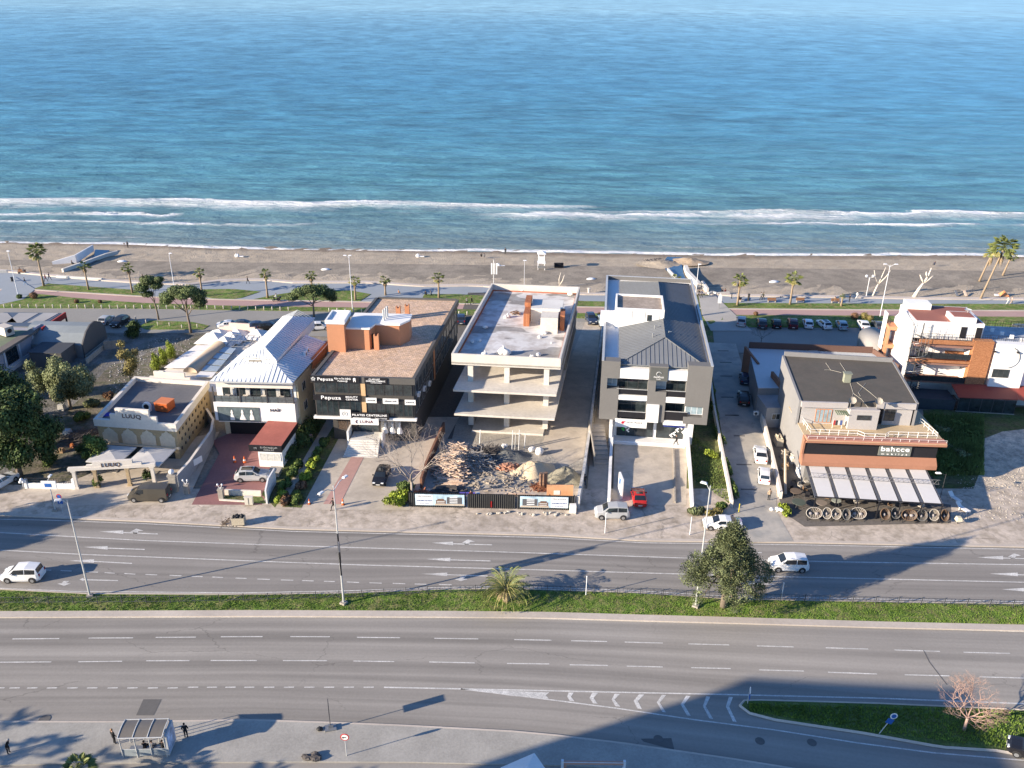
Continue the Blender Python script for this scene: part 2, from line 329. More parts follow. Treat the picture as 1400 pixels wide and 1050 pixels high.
# ---------- plots ----------
m_redpave=M('red_pavers',(.25,.125,.12),.85,.1,1.4,big=.12,bscale=.2); 
m_fore=M('forecourt_concrete',(.53,.465,.385),.85,.08,.9,big=.15,bscale=.15,tint=(.43,.375,.31))
m_drive=M('driveway_concrete',(.42,.39,.345),.85,.07,.9,big=.12,bscale=.12,tint=(.31,.30,.28))
cracks(m_fore,.3,.012,.25); cracks(m_drive,.3,.012,.3)
m_pink=M('pink_walk',(.44,.265,.23),.85,.07,1)
patch('plot_rubble_west',[(-200,540),(-200,445),(150,440),(300,440),(330,455),(200,520),(150,560),(60,640),(0,662),(-200,662)],m_rubble,z=.02)
patch('plot_hall_garden',[(150,500),(330,440),(420,440),(300,560),(215,670),(0,664)],M('garden_soil',(.19,.165,.13),.95,.3,1,big=.3,bscale=.2,tint=(.10,.10,.06),bump=.1),z=.055)
patch('forecourt_stone_hall',[(28,672),(105,655),(240,600),(255,600),(300,590),(262,672),(235,690),(105,690)],m_fore,z=.125)
patch('forecourt_red',[(290,603),(372,566),(400,600),(386,640),(368,668),(358,690),(262,690),(300,620)],m_redpave,z=.13)
patch('path_garden_strip',[(440,560),(470,560),(400,696),(375,696)],m_fore,z=.135)
patch('planting_strip_west',[(470,560),(476,575),(412,694),(386,693)],m_dgrass,z=.14)
patch('planting_strip_kiosk',[(396,600),(440,560),(446,575),(376,694),(358,676)],m_dgrass,z=.14)
patch('forecourt_clinic',[(455,595),(480,570),(628,570),(560,697),(412,697)],m_fore,z=.13)
patch('pink_walk',[(485,617),(501,618),(465,689),(442,689)],m_pink,z=.15)
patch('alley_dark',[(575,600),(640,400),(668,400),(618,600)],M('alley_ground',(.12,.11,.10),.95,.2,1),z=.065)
m_gravel=M('site_gravel',(.38,.35,.305),.95,.25,1.5,big=.2,bscale=.25,bump=.1)
patch('building_site_ground',[(560,690),(600,600),(640,560),(672,440),(820,440),(815,560),(797,690)],m_gravel,z=.05)
patch('site_concrete_apron',[(742,606),(768,520),(800,440),(822,440),(806,560),(798,625),(770,640)],m_fore,z=.07)
patch('passage_paving',[(801,690),(812,560),(822,470),(838,470),(838,610),(832,688)],m_fore,z=.1)
patch('forecourt_grey',[(838,690),(840,606),(940,606),(938,690)],m_fore,z=.13)
patch('garden_shaded',[(938,690),(940,606),(945,400),(968,400),(1003,690)],m_dgrass,z=.097)
patch('driveway_east',[(967,468),(1006,470),(1012,490),(1060,640),(1062,700),(1085,740),(1000,742),(1004,700),(975,520)],m_drive,z=.135)
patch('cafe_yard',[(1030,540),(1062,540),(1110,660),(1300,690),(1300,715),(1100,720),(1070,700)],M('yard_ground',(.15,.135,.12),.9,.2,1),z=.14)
patch('wild_plot_ground',[(1262,560),(1460,555),(1460,700),(1400,705),(1300,712),(1270,640)],m_dgrass,z=.08)
m_dust=M('dusty_gravel',(.62,.53,.42),.95,.3,1.2,big=.25,bscale=.2,tint=(.38,.33,.27),bump=.12)
patch('dusty_ground',[(1345,600),(1370,590),(1460,580),(1460,720),(1300,718),(1305,690),(1330,670),(1342,640)],m_dust,z=.1)
# ---------- sea ----------
def sea():
    m=bpy.data.materials.new('sea_water'); m.use_nodes=True; nt=m.node_tree; N=nt.nodes; L=nt.links; b=N['Principled BSDF']
    g=N.new('ShaderNodeNewGeometry'); sp=N.new('ShaderNodeSeparateXYZ'); L.new(g.outputs['Position'],sp.inputs[0])
    def math_(op,a,b_=None,c=None,cl=False):
        n=N.new('ShaderNodeMath'); n.operation=op; n.use_clamp=cl
        for i,v in enumerate((a,b_,c)):
            if v is None: continue
            if isinstance(v,(int,float)): n.inputs[i].default_value=v
            else: L.new(v,n.inputs[i])
        return n.outputs[0]
    def mapr(src,a,b_,c=0.,d=1.,sm=False):
        n=N.new('ShaderNodeMapRange'); n.interpolation_type='SMOOTHSTEP' if sm else 'LINEAR'
        for i,v in enumerate((a,b_,c,d)): n.inputs[i+1].default_value=v
        L.new(src,n.inputs[0]); return n.outputs[0]
    def noise(sx,sy,det=4,ro=.55,off=0,dist=0):
        mp=N.new('ShaderNodeMapping'); mp.inputs['Scale'].default_value=(sx,sy,1); mp.inputs['Location'].default_value=(off,off*.7,0); L.new(g.outputs['Position'],mp.inputs[0])
        n=N.new('ShaderNodeTexNoise'); n.inputs['Scale'].default_value=1; n.inputs['Detail'].default_value=det; n.inputs['Roughness'].default_value=ro; n.inputs['Distortion'].default_value=dist; L.new(mp.outputs[0],n.inputs[0]); return n.outputs[0]
    Y=sp.outputs[1]
    cr=N.new('ShaderNodeValToRGB'); L.new(mapr(Y,215,3000),cr.inputs[0]); e=cr.color_ramp.elements
    e[0].position=0; e[0].color=(.20,.27,.27,1); e[1].position=1; e[1].color=(.34,.56,.62,1)
    for p,c in ((.016,(.11,.235,.25)),(.03,(.09,.245,.29)),(.07,(.07,.235,.33)),(.15,(.075,.25,.38)),(.43,(.16,.36,.48))):
        x=e.new(p); x.color=rgb(c)
    # streaks : crests parallel to the shore, every size
    near=noise(.05,.11,6,.6,8); gust=noise(.0022,.004,4,.55,11); s=mapr(gust,.3,.7,-.16,.16)
    def band(sx,sy,off,y0,y1,y2,y3,amp):
        nonlocal s
        w_=math_('MULTIPLY',mapr(Y,y0,y1,0,1,True),mapr(Y,y2,y3,1,0,True)); s=math_('ADD',s,math_('MULTIPLY',mapr(noise(sx,sy,5,.62,off,.3),.36,.64,-amp,amp),w_))
    band(.055,.26,1,0,1,280,420,.50); band(.045,.13,3,200,300,450,700,.62); band(.045,.055,5,320,520,900,1500,.60); band(.035,.018,7,700,1200,2200,3600,.62); band(.016,.005,9,1800,3000,5000,9000,.55); band(.006,.0012,15,4000,7000,30000,40000,.45)
    k=math_('MULTIPLY_ADD',s,mapr(Y,200,6000,.52,.34),1.)
    vs=N.new('ShaderNodeVectorMath'); vs.operation='SCALE'; L.new(cr.outputs[0],vs.inputs[0]); L.new(k,vs.inputs['Scale'])
    # foam
    wob=math_('ADD',mapr(noise(.018,0,4,.6,21),.3,.7,-5,5),mapr(noise(.10,.02,5,.65,25),.3,.7,-1.5,1.5))
    lace=noise(.35,.75,7,.8,5,1.5); lace2=noise(.09,.22,5,.7,9,.8); gap=noise(.05,.02,4,.6,61); xm=noise(.010,.0,2,.5,31); xm2=noise(.016,.0,2,.5,47)
    X=sp.outputs[0]; foam=None
    def line(y0,front,back,gate,glo,ghi,amt,w=1.,wash=.72):
        nonlocal foam
        d=math_('SUBTRACT',math_('SUBTRACT',Y,math_('MULTIPLY',wob,w)),y0); g_=mapr(gate,glo,ghi)
        cr_=math_('MULTIPLY',mapr(d,front,0.,0,1,True),mapr(d,-3.0,-.8,0,1,True)); cr_=math_('MULTIPLY',cr_,mapr(math_('ADD',gap,math_('MULTIPLY',lace,.5)),.63,.76))
        ws=math_('MULTIPLY',mapr(d,front*.3,-1.,0,1,True),mapr(d,-back,-1.,0,1)); ws=mapr(math_('ADD',math_('MULTIPLY',ws,.42),math_('MULTIPLY_ADD',lace2,.45,math_('MULTIPLY',lace,.6))),.60,.88,0,wash)
        f=math_('MULTIPLY',math_('MULTIPLY',math_('MAXIMUM',cr_,math_('MULTIPLY',ws,mapr(d,2.,.0,0,1))),g_),amt,cl=True); foam=f if foam is None else math_('MAXIMUM',foam,f)
    leftg=math_('MULTIPLY_ADD',X,-.0035,xm); rightg=math_('MULTIPLY_ADD',X,.003,xm)
    midg=math_('MULTIPLY_ADD',math_('ABSOLUTE',math_('SUBTRACT',X,10)),-.004,math_('ADD',xm2,.14))
    line(265,.8,15,leftg,.36,.60,1.)
    line(257,.8,12,midg,.40,.55,1.)
    line(260,.8,11,rightg,.40,.62,.9,.8,.5)
    line(247,.7,5,xm2,.57,.64,.9,.7,.4)
    line(238,.6,4,leftg,.66,.76,.8,.6,.35)
    # swash follows the water's edge (UV v is the distance from it)
    uv=N.new('ShaderNodeTexCoord'); su=N.new('ShaderNodeSeparateXYZ'); L.new(uv.outputs['UV'],su.inputs[0]); V=math_('ADD',su.outputs[1],math_('MULTIPLY',wob,.25))
    sw=math_('MULTIPLY',mapr(V,-1.5,.3),mapr(V,1.0,4.4,1,0)); sw=math_('SUBTRACT',math_('ADD',sw,math_('MULTIPLY',math_('ADD',lace,lace2),.7)),1.22); foam=math_('MAXIMUM',foam,mapr(sw,.0,.4,0,.95))
    sw2=math_('MULTIPLY',mapr(V,5,6.5),mapr(V,7,11,1,0)); sw2=math_('MULTIPLY',mapr(math_('SUBTRACT',math_('MULTIPLY_ADD',sw2,.5,lace),.92),.0,.3,0,.7),mapr(xm2,.48,.58)); foam=math_('MAXIMUM',foam,sw2)
    shal=mapr(V,0,26,1,0); mxs=N.new('ShaderNodeMix'); mxs.data_type='RGBA'; L.new(math_('MULTIPLY',math_('MULTIPLY',shal,mapr(lace2,.35,.6)),.65),mxs.inputs['Factor']); L.new(vs.outputs[0],mxs.inputs['A']); mxs.inputs['B'].default_value=(.15,.16,.13,1)
    mx=N.new('ShaderNodeMix'); mx.data_type='RGBA'; L.new(foam,mx.inputs['Factor']); L.new(mxs.outputs['Result'],mx.inputs['A']); mx.inputs['B'].default_value=(.95,.93,.90,1)
    L.new(mx.outputs['Result'],b.inputs['Base Color']); b.inputs['Specular IOR Level'].default_value=.5
    L.new(mapr(foam,0,1,.30,.9),b.inputs['Roughness'])
    h=math_('ADD',math_('MULTIPLY',noise(.06,.30,6,.65,2),1.5),math_('MULTIPLY',near,5)); h=math_('ADD',h,math_('MULTIPLY',noise(.7,1.6,4,.6,13),.3)); h=math_('ADD',h,math_('MULTIPLY',foam,.5))
    bp=N.new('ShaderNodeBump'); bp.inputs['Strength'].default_value=.9; bp.inputs['Distance'].default_value=.6; L.new(h,bp.inputs['Height']); L.new(bp.outputs[0],b.inputs['Normal'])
    # mesh: ribbon with swell, growing coarser with distance
    xs=[-9000,-4000,-1800,-800,-420,-300]+[ -240+i*6 for i in range(81)]+[300,420,800,1800,4000,9000]
    dist=[0]; stp=1.2
    while dist[-1]<26000: dist.append(dist[-1]+stp); stp*=1.045 if dist[-1]>60 else 1.0
    mb=MB(); uvs=[]
    import mathutils.noise as mn
    def edge(x):
        lo,hi=0,0
        return x
    ex=[]; 
    for px in range(-300,1701,20):
        p=G(px,pl(WL,px)+1.2,-.45); ex.append((p[0],p[1]))
    def ey(x):
        if x<=ex[0][0]: return ex[0][1]
        if x>=ex[-1][0]: return ex[-1][1]
        for a,b_ in zip(ex,ex[1:]):
            if a[0]<=x<=b_[0]: return lerp(a[1],b_[1],(x-a[0])/(b_[0]-a[0]))
    for d in dist:
        fade=min(1,d/25)
        for x in xs:
            y=ey(x)+d
            z=-.45
            if abs(x)<300 and d<900:
                z+=fade*(.30*(mn.noise((x*.012,y*.11,0))) +.16*mn.noise((x*.03,y*.3,5)))
                z+=.35*math.exp(-((y-263-3*mn.noise((x*.02,0,1)))/2.2)**2)
            mb.v.append((x,y,z)); uvs.append((x*.1,d))
    W=len(xs)
    for j in range(len(dist)-1):
        for i in range(W-1): mb.f.append((j*W+i,j*W+i+1,(j+1)*W+i+1,(j+1)*W+i)); mb.m.append(0)
    o=mb.build('sea',m,smooth=True,kind='structure'); uv=o.data.uv_layers.new(name='UVMap'); u=[0.]*(2*len(o.data.loops))
    for i,lp in enumerate(o.data.loops): u[2*i],u[2*i+1]=uvs[lp.vertex_index]
    uv.data.foreach_set('uv',u)
sea()
# ---------- building helpers ----------
def zt(ox,oy,s): return lambda a,b:(ox+a/s,oy+b/s)
def rect(fr,z,a,b,c,d,yp=0):
    x0,z1=fr.front(*z(a,b),yp); x1,z0=fr.front(*z(c,d),yp); return x0,x1,z0,z1
m_glass=M('window_glass',(.03,.04,.045),.07,.4,.5,spec=.8,big=.4,bscale=.5)
m_glassl=M('light_glass',(.28,.36,.40),.08,.25,.5,spec=.8,big=.3,bscale=.5)
m_frame=M('window_frame_dark',(.06,.06,.065),.5,.05); m_framew=M('window_frame_white',(.7,.7,.7),.5,.05)
m_whitew=M('white_render',(.80,.79,.77),.75,.04,1,big=.06,bscale=.3); m_black=M('black_panel',(.018,.018,.022),.45,.1)
m_letter=M('white_letters',(.85,.85,.85),.5,.02,emit=.12); m_metal=M('grey_metal',(.32,.33,.34),.45,.1,metal=.6); m_galv=M('galvanised_steel',(.55,.56,.56),.5,.08,metal=.3)
m_concw=M('cast_concrete',(.62,.575,.51),.85,.08,.8,big=.12,bscale=.3,bump=.01); m_concd=M('old_concrete',(.33,.30,.26),.9,.18,.8,big=.2,bscale=.3)
def xf(mb,f):
    if f: mb.v=[f(*p) for p in mb.v]
    return mb
def window(par,x0,x1,z0,z1,y=0,nx=2,nz=1,f=None,mf=None,mg=None,w=.06,rail=0,label=None):
    fb=MB(); mf=mf or m_frame; t=.05
    fb.box(x0,x1,y-t,y,z0,z0+w); fb.box(x0,x1,y-t,y,z1-w,z1); fb.box(x0,x0+w,y-t,y,z0+w,z1-w); fb.box(x1-w,x1,y-t,y,z0+w,z1-w)
    for i in range(1,nx): c=lerp(x0,x1,i/nx); fb.box(c-w/2,c+w/2,y-t,y,z0+w,z1-w)
    for i in range(1,nz): c=lerp(z0,z1,i/nz); fb.box(x0+w,x1-w,y-t*.8,y,c-w/2,c+w/2)
    for i in range(rail): c=z0+.25+.22*i; fb.box(x0,x1,y-t-.06,y-t-.03,c,c+.03)
    o=xf(fb,f).build('window',mf,par)
    if label: o['label']=label
    g=MB(); g.box(x0+w*.5,x1-w*.5,y-.03,y+.01,z0+w*.5,z1-w*.5); xf(g,f).build('pane',mg or m_glass,o); return o
def railing(par,pts,h=.95,post=1.2,mat=None,bars=2,r=.025,name='railing',glass=None,infill=0):
    mb=MB(); 
    for a,b in zip(pts,pts[1:]):
        L=hypot(b[0]-a[0],b[1]-a[1]); n=max(1,round(L/post)); z=a[2]
        for i in range(n+1):
            x,y=lerp(a[0],b[0],i/n),lerp(a[1],b[1],i/n); mb.tube([(x,y,z),(x,y,z+h)],r,5)
        for k in range(bars):
            zz=z+h*(k+1)/bars; mb.tube([(a[0],a[1],zz),(b[0],b[1],zz)],r,5)
        if infill:
            m=max(1,int(L/infill))
            for i in range(m): x,y=lerp(a[0],b[0],(i+.5)/m),lerp(a[1],b[1],(i+.5)/m); mb.box(x-.012,x+.012,y-.012,y+.012,z+.05,z+h-.03)
    o=mb.build(name,mat or m_metal,par)
    if glass:
        g=MB()
        for a,b in zip(pts,pts[1:]):
            g.add([(a[0],a[1],a[2]+.05),(b[0],b[1],b[2]+.05),(b[0],b[1],b[2]+h-.05),(a[0],a[1],a[2]+h-.05)],[(0,1,2,3)])
        g.build('pane',glass,o)
    return o
def acunit(par,x,y,z,f=None):
    b=MB(); b.box(x-.4,x+.4,y-.35,y,z,z+.6); o=xf(b,f).build('air_conditioner',m_whitew,par)
    c=MB(); c.disc((x-.08,y-.36,z+.3),.22,'y',12,.03); xf(c,f).build('fan_grille',m_frame,o); return o
# ================= GREY OFFICE BUILDING =================
def grey():
    fr=FR((12.6,111.4),6.3); z2=zt(800,480,7); W,D,Hh_=15.35,40,12.7
    t=thing('office_building','grey and white three storey office building with standing seam hip roof','building',(fr.o[0],fr.o[1],0),-fr.a)
    mg=M('grey_render',(.165,.16,.155),.8,.05,1,big=.05,bscale=.3); mroof=M('grey_seam_roof',(.19,.20,.21),.5,.06,.6,spec=.4,big=.08,bscale=.2)
    b=MB(); 
    b.box(2.0,W-2.2,1.3,D,0,3.6)           # ground floor
    b.box(0,W,1.5,D,3.6,12.0)
    b.build('wall',m_whitew,t)
    # grey skin panels left / centre / right, parapets
    s=MB(); R_=lambda a,b_,c,d,y=0:rect(fr,z2,a,b_,c,d,y)
    xl=R_(150,140,300,700)[1]; 
    xa=R_(600,700,770,700); xr=R_(985,190,1165,755)[0]; zt_=12.7
    lw=R_(213,258,303,365); s.box(0,xl,0,1.5,3.6,lw[2]); s.box(0,xl,0,1.5,lw[3],zt_); s.box(0,lw[0],0,1.5,lw[2],lw[3])
    cx0,cx1=R_(605,290,770,480)[:2]; mw=R_(680,285,775,395)
    s.box(cx0,cx1,0,1.5,3.6,mw[2]); s.box(cx0,mw[0],0,1.5,mw[2],mw[3]); s.box(cx0,cx1,0,1.5,mw[3],12.3)
    rw=R_(965,530,1120,640); s.box(xr,W,0,1.5,rw[3],zt_); s.box(rw[1],W,0,1.5,rw[2],rw[3]); s.box(xr,W,0,1.5,3.6,rw[2])
    s.box(-.002,.25,1.5,D,3.6,zt_); s.box(W-.25,W+.002,1.5,D,3.6,zt_); s.box(.25,W-.25,D-.25,D+.002,3.6,zt_)
    s.build('facade_cladding',mg,t)
    p=MB()
    for r in ((315,165,620,275),(785,190,1010,290),(300,418,603,480),(770,440,982,505),(748,665,958,720)): x0,x1,z0,z1=R_(*r); p.box(x0,x1,.02,1.5,z0,z1)
    x0,x1,z0,z1=R_(590,505,695,680); p.box(x0,x1,-.25,-.003,z0,z1)
    for r in (lw,mw,rw): p.box(r[0],r[1],1.2,1.5,r[2],r[3])
    p.build('white_panel',m_whitew,t)
    bl=MB(); x0,x1,z0,z1=R_(748,718,958,730); bl.box(x0,x1,-.03,1.4,z0-.06,z1); bl.build('blue_trim',M('blue_trim',(.02,.04,.25),.5,.05),t)
    # recess glazing and balcony fronts
    for r,nx in (((305,270,607,365),3),((775,290,985,385),2),((295,480,592,570),2),((755,505,972,570),2)):
        x0,x1,z0,z1=R_(*r,1.3); window(t,x0,x1,z0-.9,z1+.1,1.42,nx,1)
    for r in ((302,358,603,422),(775,380,982,445),(292,572,590,645),(752,575,970,668)):
        x0,x1,z0,z1=R_(*r,.15); g=MB(); g.box(x0,x1,.12,.18,z0,z1); o=g.build('balcony_front',m_black,t); g=MB(); g.box(x0,x1,.08,.22,z1,z1+.06); g.build('handrail',m_galv,o)
    window(t,lw[0],lw[1],lw[2]+.1,lw[3],1.15,2,1,mf=m_framew,mg=m_glassl); window(t,mw[0],mw[1],mw[2]+.1,mw[3],1.15,1,1,mf=m_framew,mg=m_glassl); window(t,rw[0],rw[1],rw[2]+.3,rw[3],.4,3,1,mf=m_framew,mg=m_glassl)
    # ground floor shop front
    x0,x1,z0,z1=rect(fr,z2,278,735,640,862,1.3); window(t,2.7,x1,.45,3.5,1.26,4,1); a=x1+.45; x0,x1,z0,z1=rect(fr,z2,670,735,930,868,1.3); window(t,a,W-3.0,.45,3.5,1.26,2,1)
    pl_=MB(); pl_.box(1.6,2.0,-1.5,1.3,0,3.55); pl_.box(W-2.6,W-1.8,.2,1.3,0,3.55); pl_.box(2.0,W-2.6,-.3,1.29,0,.35); pl_.box(2.0,W-2.8,-.9,-.3,0,.18)
    pl_.build('entrance_plinth',m_whitew,t)
    for cx,cz in ((3.0,2.9),(3.5,2.4),(3.9,1.9),(3.0,2.1),(4.3,1.3),(11.0,1.2),(11.4,1.8),(11.9,2.3),(12.3,1.5),(10.6,.9)):
        ar=MB(); ar.cbox((cx,1.18,cz),(.55,.03,.18),0,0,0,.7); ar.cbox((cx,1.18,cz+.25),(.55,.03,.18),0,0,0,-.7); ar.build('window_decal',m_letter,t)
    gd=MB(); gd.cbox((3.6,1.16,1.5),(.5,.03,.22),0,0,0,.7); gd.cbox((3.6,1.16,1.7),(.5,.03,.22),0,0,0,-.7); gd.build('window_decal',M('green_decal',(.03,.5,.08),.5,.05),t)
    # sign
    x0,x1,z0,z1=R_(288,640,585,735); sg=MB(); sg.box(x0,x1,-.18,.0,z0,z1); s_=sg.build('sign_board',m_whitew,t)
    rd=MB(); rd.disc((x0+1.1,-.2,(z0+z1)/2+.1),.22,'y',12,.02); rd.cbox((x0+1.35,-.2,(z0+z1)/2+.25),(.3,.02,.12)); rd.build('logo',M('red_sign',(.5,.02,.05),.5,.05),s_)
    text('ESTET PLACE',.36,m_frame,s_,(x0+2.75,-.19,(z0+z1)/2+.15)); text('Tourism & Travel',.18,m_metal,s_,(x0+2.75,-.19,(z0+z1)/2-.2))
    x0,x1,z0,z1=R_(628,165,785,285); sg=MB(); sg.box(x0,x1,-.1,.0,z0,z1+.15); s_=sg.build('sign_board',M('slate_panel',(.10,.105,.10),.6,.05),t)
    cx=(x0+x1)/2; rg=MB(); rg.tube([(cx+.33*cos(a),-.14,z0+1.0+.33*sin(a)) for a in [R(20+d*20) for d in range(15)]],.05,5); rg.build('logo',m_galv,s_)
    text('PARADISE',.3,m_letter,s_,(cx,-.11,z0+.5)); text('PLAZA',.18,m_letter,s_,(cx,-.11,z0+.2))
    # hip roof with seams; a lower terrace runs along its left side
    ex0,ex1=2.35,W-.55; ez,rz_=12.15,13.9; rx=(ex0+ex1)/2+.4; y0,y1=.5,D-1.5
    r=MB(); A=(ex0,y0,ez);B=(ex1,y0,ez);C=(ex1,y1,ez);Dd=(ex0,y1,ez);P=(rx,y0+6.6,rz_);Q=(rx,y1-5,rz_)
    r.add([A,B,C,Dd,P,Q],[(0,1,4),(1,2,5,4),(2,3,5),(3,0,4,5)]); 
    r.box(ex0+.01,ex1-.01,y0+.02,y1-.01,12.0,12.14)
    rf=r.build('roof',mroof,t)
    sm=MB(); n=int((y1-y0)/.62)
    for i in range(1,n):
        y=y0+i*.62
        for ex in (ex0,ex1):
            if y<P[1]: k=(y-y0)/(P[1]-y0)
            elif y>Q[1]: k=(y1-y)/(y1-Q[1])
            else: k=1
            xr_=lerp(ex,rx,k); zr=lerp(ez,rz_,k); sm.tube([(ex,y,ez+.03),(xr_,y,zr+.03)],.035,4)
    for i in range(1,20):
        x=lerp(ex0,ex1,i/20); k=(x-ex0)/(rx-ex0) if x<rx else (ex1-x)/(ex1-rx); sm.tube([(x,y0,ez+.03),(x,lerp(y0,P[1],k),lerp(ez,rz_,k)+.03)],.035,4)
    for a,b_ in ((A,P),(B,P),(P,Q),(C,Q),(Dd,Q)): sm.tube([(a[0],a[1],a[2]+.04),(b_[0],b_[1],b_[2]+.04)],.07,5)
    sm.build('roof_seam',m_metal if 0 else M('seam_metal',(.15,.155,.16),.5,.05),rf)
    cp=MB(); cp.box(-.05,.3,0,D,zt_,zt_+.06); cp.box(W-.3,W+.05,0,D,zt_,zt_+.06); cp.box(.3,W-.3,D-.3,D+.05,zt_,zt_+.06); cp.build('parapet_cap',m_galv,t)
    # white stair tower on the roof
    bx,by=fr.roof(907,444,12.9); lx,ly=fr.roof(829,444,12.9); X,Y=fr.wld(bx,by); ht=top(X,Y,424,12.9)
    x0,x1=lx+1.3,bx; T=MB(); T.box(x0,x1,by,by+7,12.,ht-.35); T.box(x0,x1,by,by+.25,ht-.35,ht); T.box(x0,x1,by+6.75,by+7,ht-.35,ht); T.box(x0,x0+.25,by+.25,by+6.75,ht-.35,ht); T.box(x1-.25,x1,by+.25,by+6.75,ht-.35,ht)
    T.box(lx-1.0,x0-.002,by+.6,by+2.6,12.,ht-1.4); tw=T.build('stair_tower',m_whitew,t)
    g=MB(); g.box(x0+.25,x1-.25,by+.25,by+6.75,ht-.349,ht-.3); g.build('tower_roof',M('tower_roof_brown',(.33,.27,.22),.9,.25,.6,big=.25,bscale=.3),tw)
    for xx in (x0+2.6,x0+4.6,x0+6.8): g=MB(); g.box(xx-.03,xx+.03,by-.02,by,12.9,ht-.3); g.build('drain_pipe',m_metal,tw)
    window(tw,x0+4.9,x0+5.6,ht-1.9,ht-.9,by-.003,1)
    for x,y in ((7.2,8.2),(9.6,9.4),(7.6,11.6)): v=MB(); v.tube([(x,y,13.2),(x,y,14.1)],.07,6); v.tube([(x,y,14.0),(x+.4,y,14.0)],.06,6); v.build('vent_pipe',m_metal,rf)
    # side windows (left side sees the passage)
    for y in (6,11,16,21,26,31,36):
        for z in (4.6,8.4): window(t,0,1,0,1,0) if 0 else window(t,-1.0,1.0,z,z+1.5,0,2,1,f=lambda a,b_,c,yy=y:(b_-.003,yy-a,c))
grey()
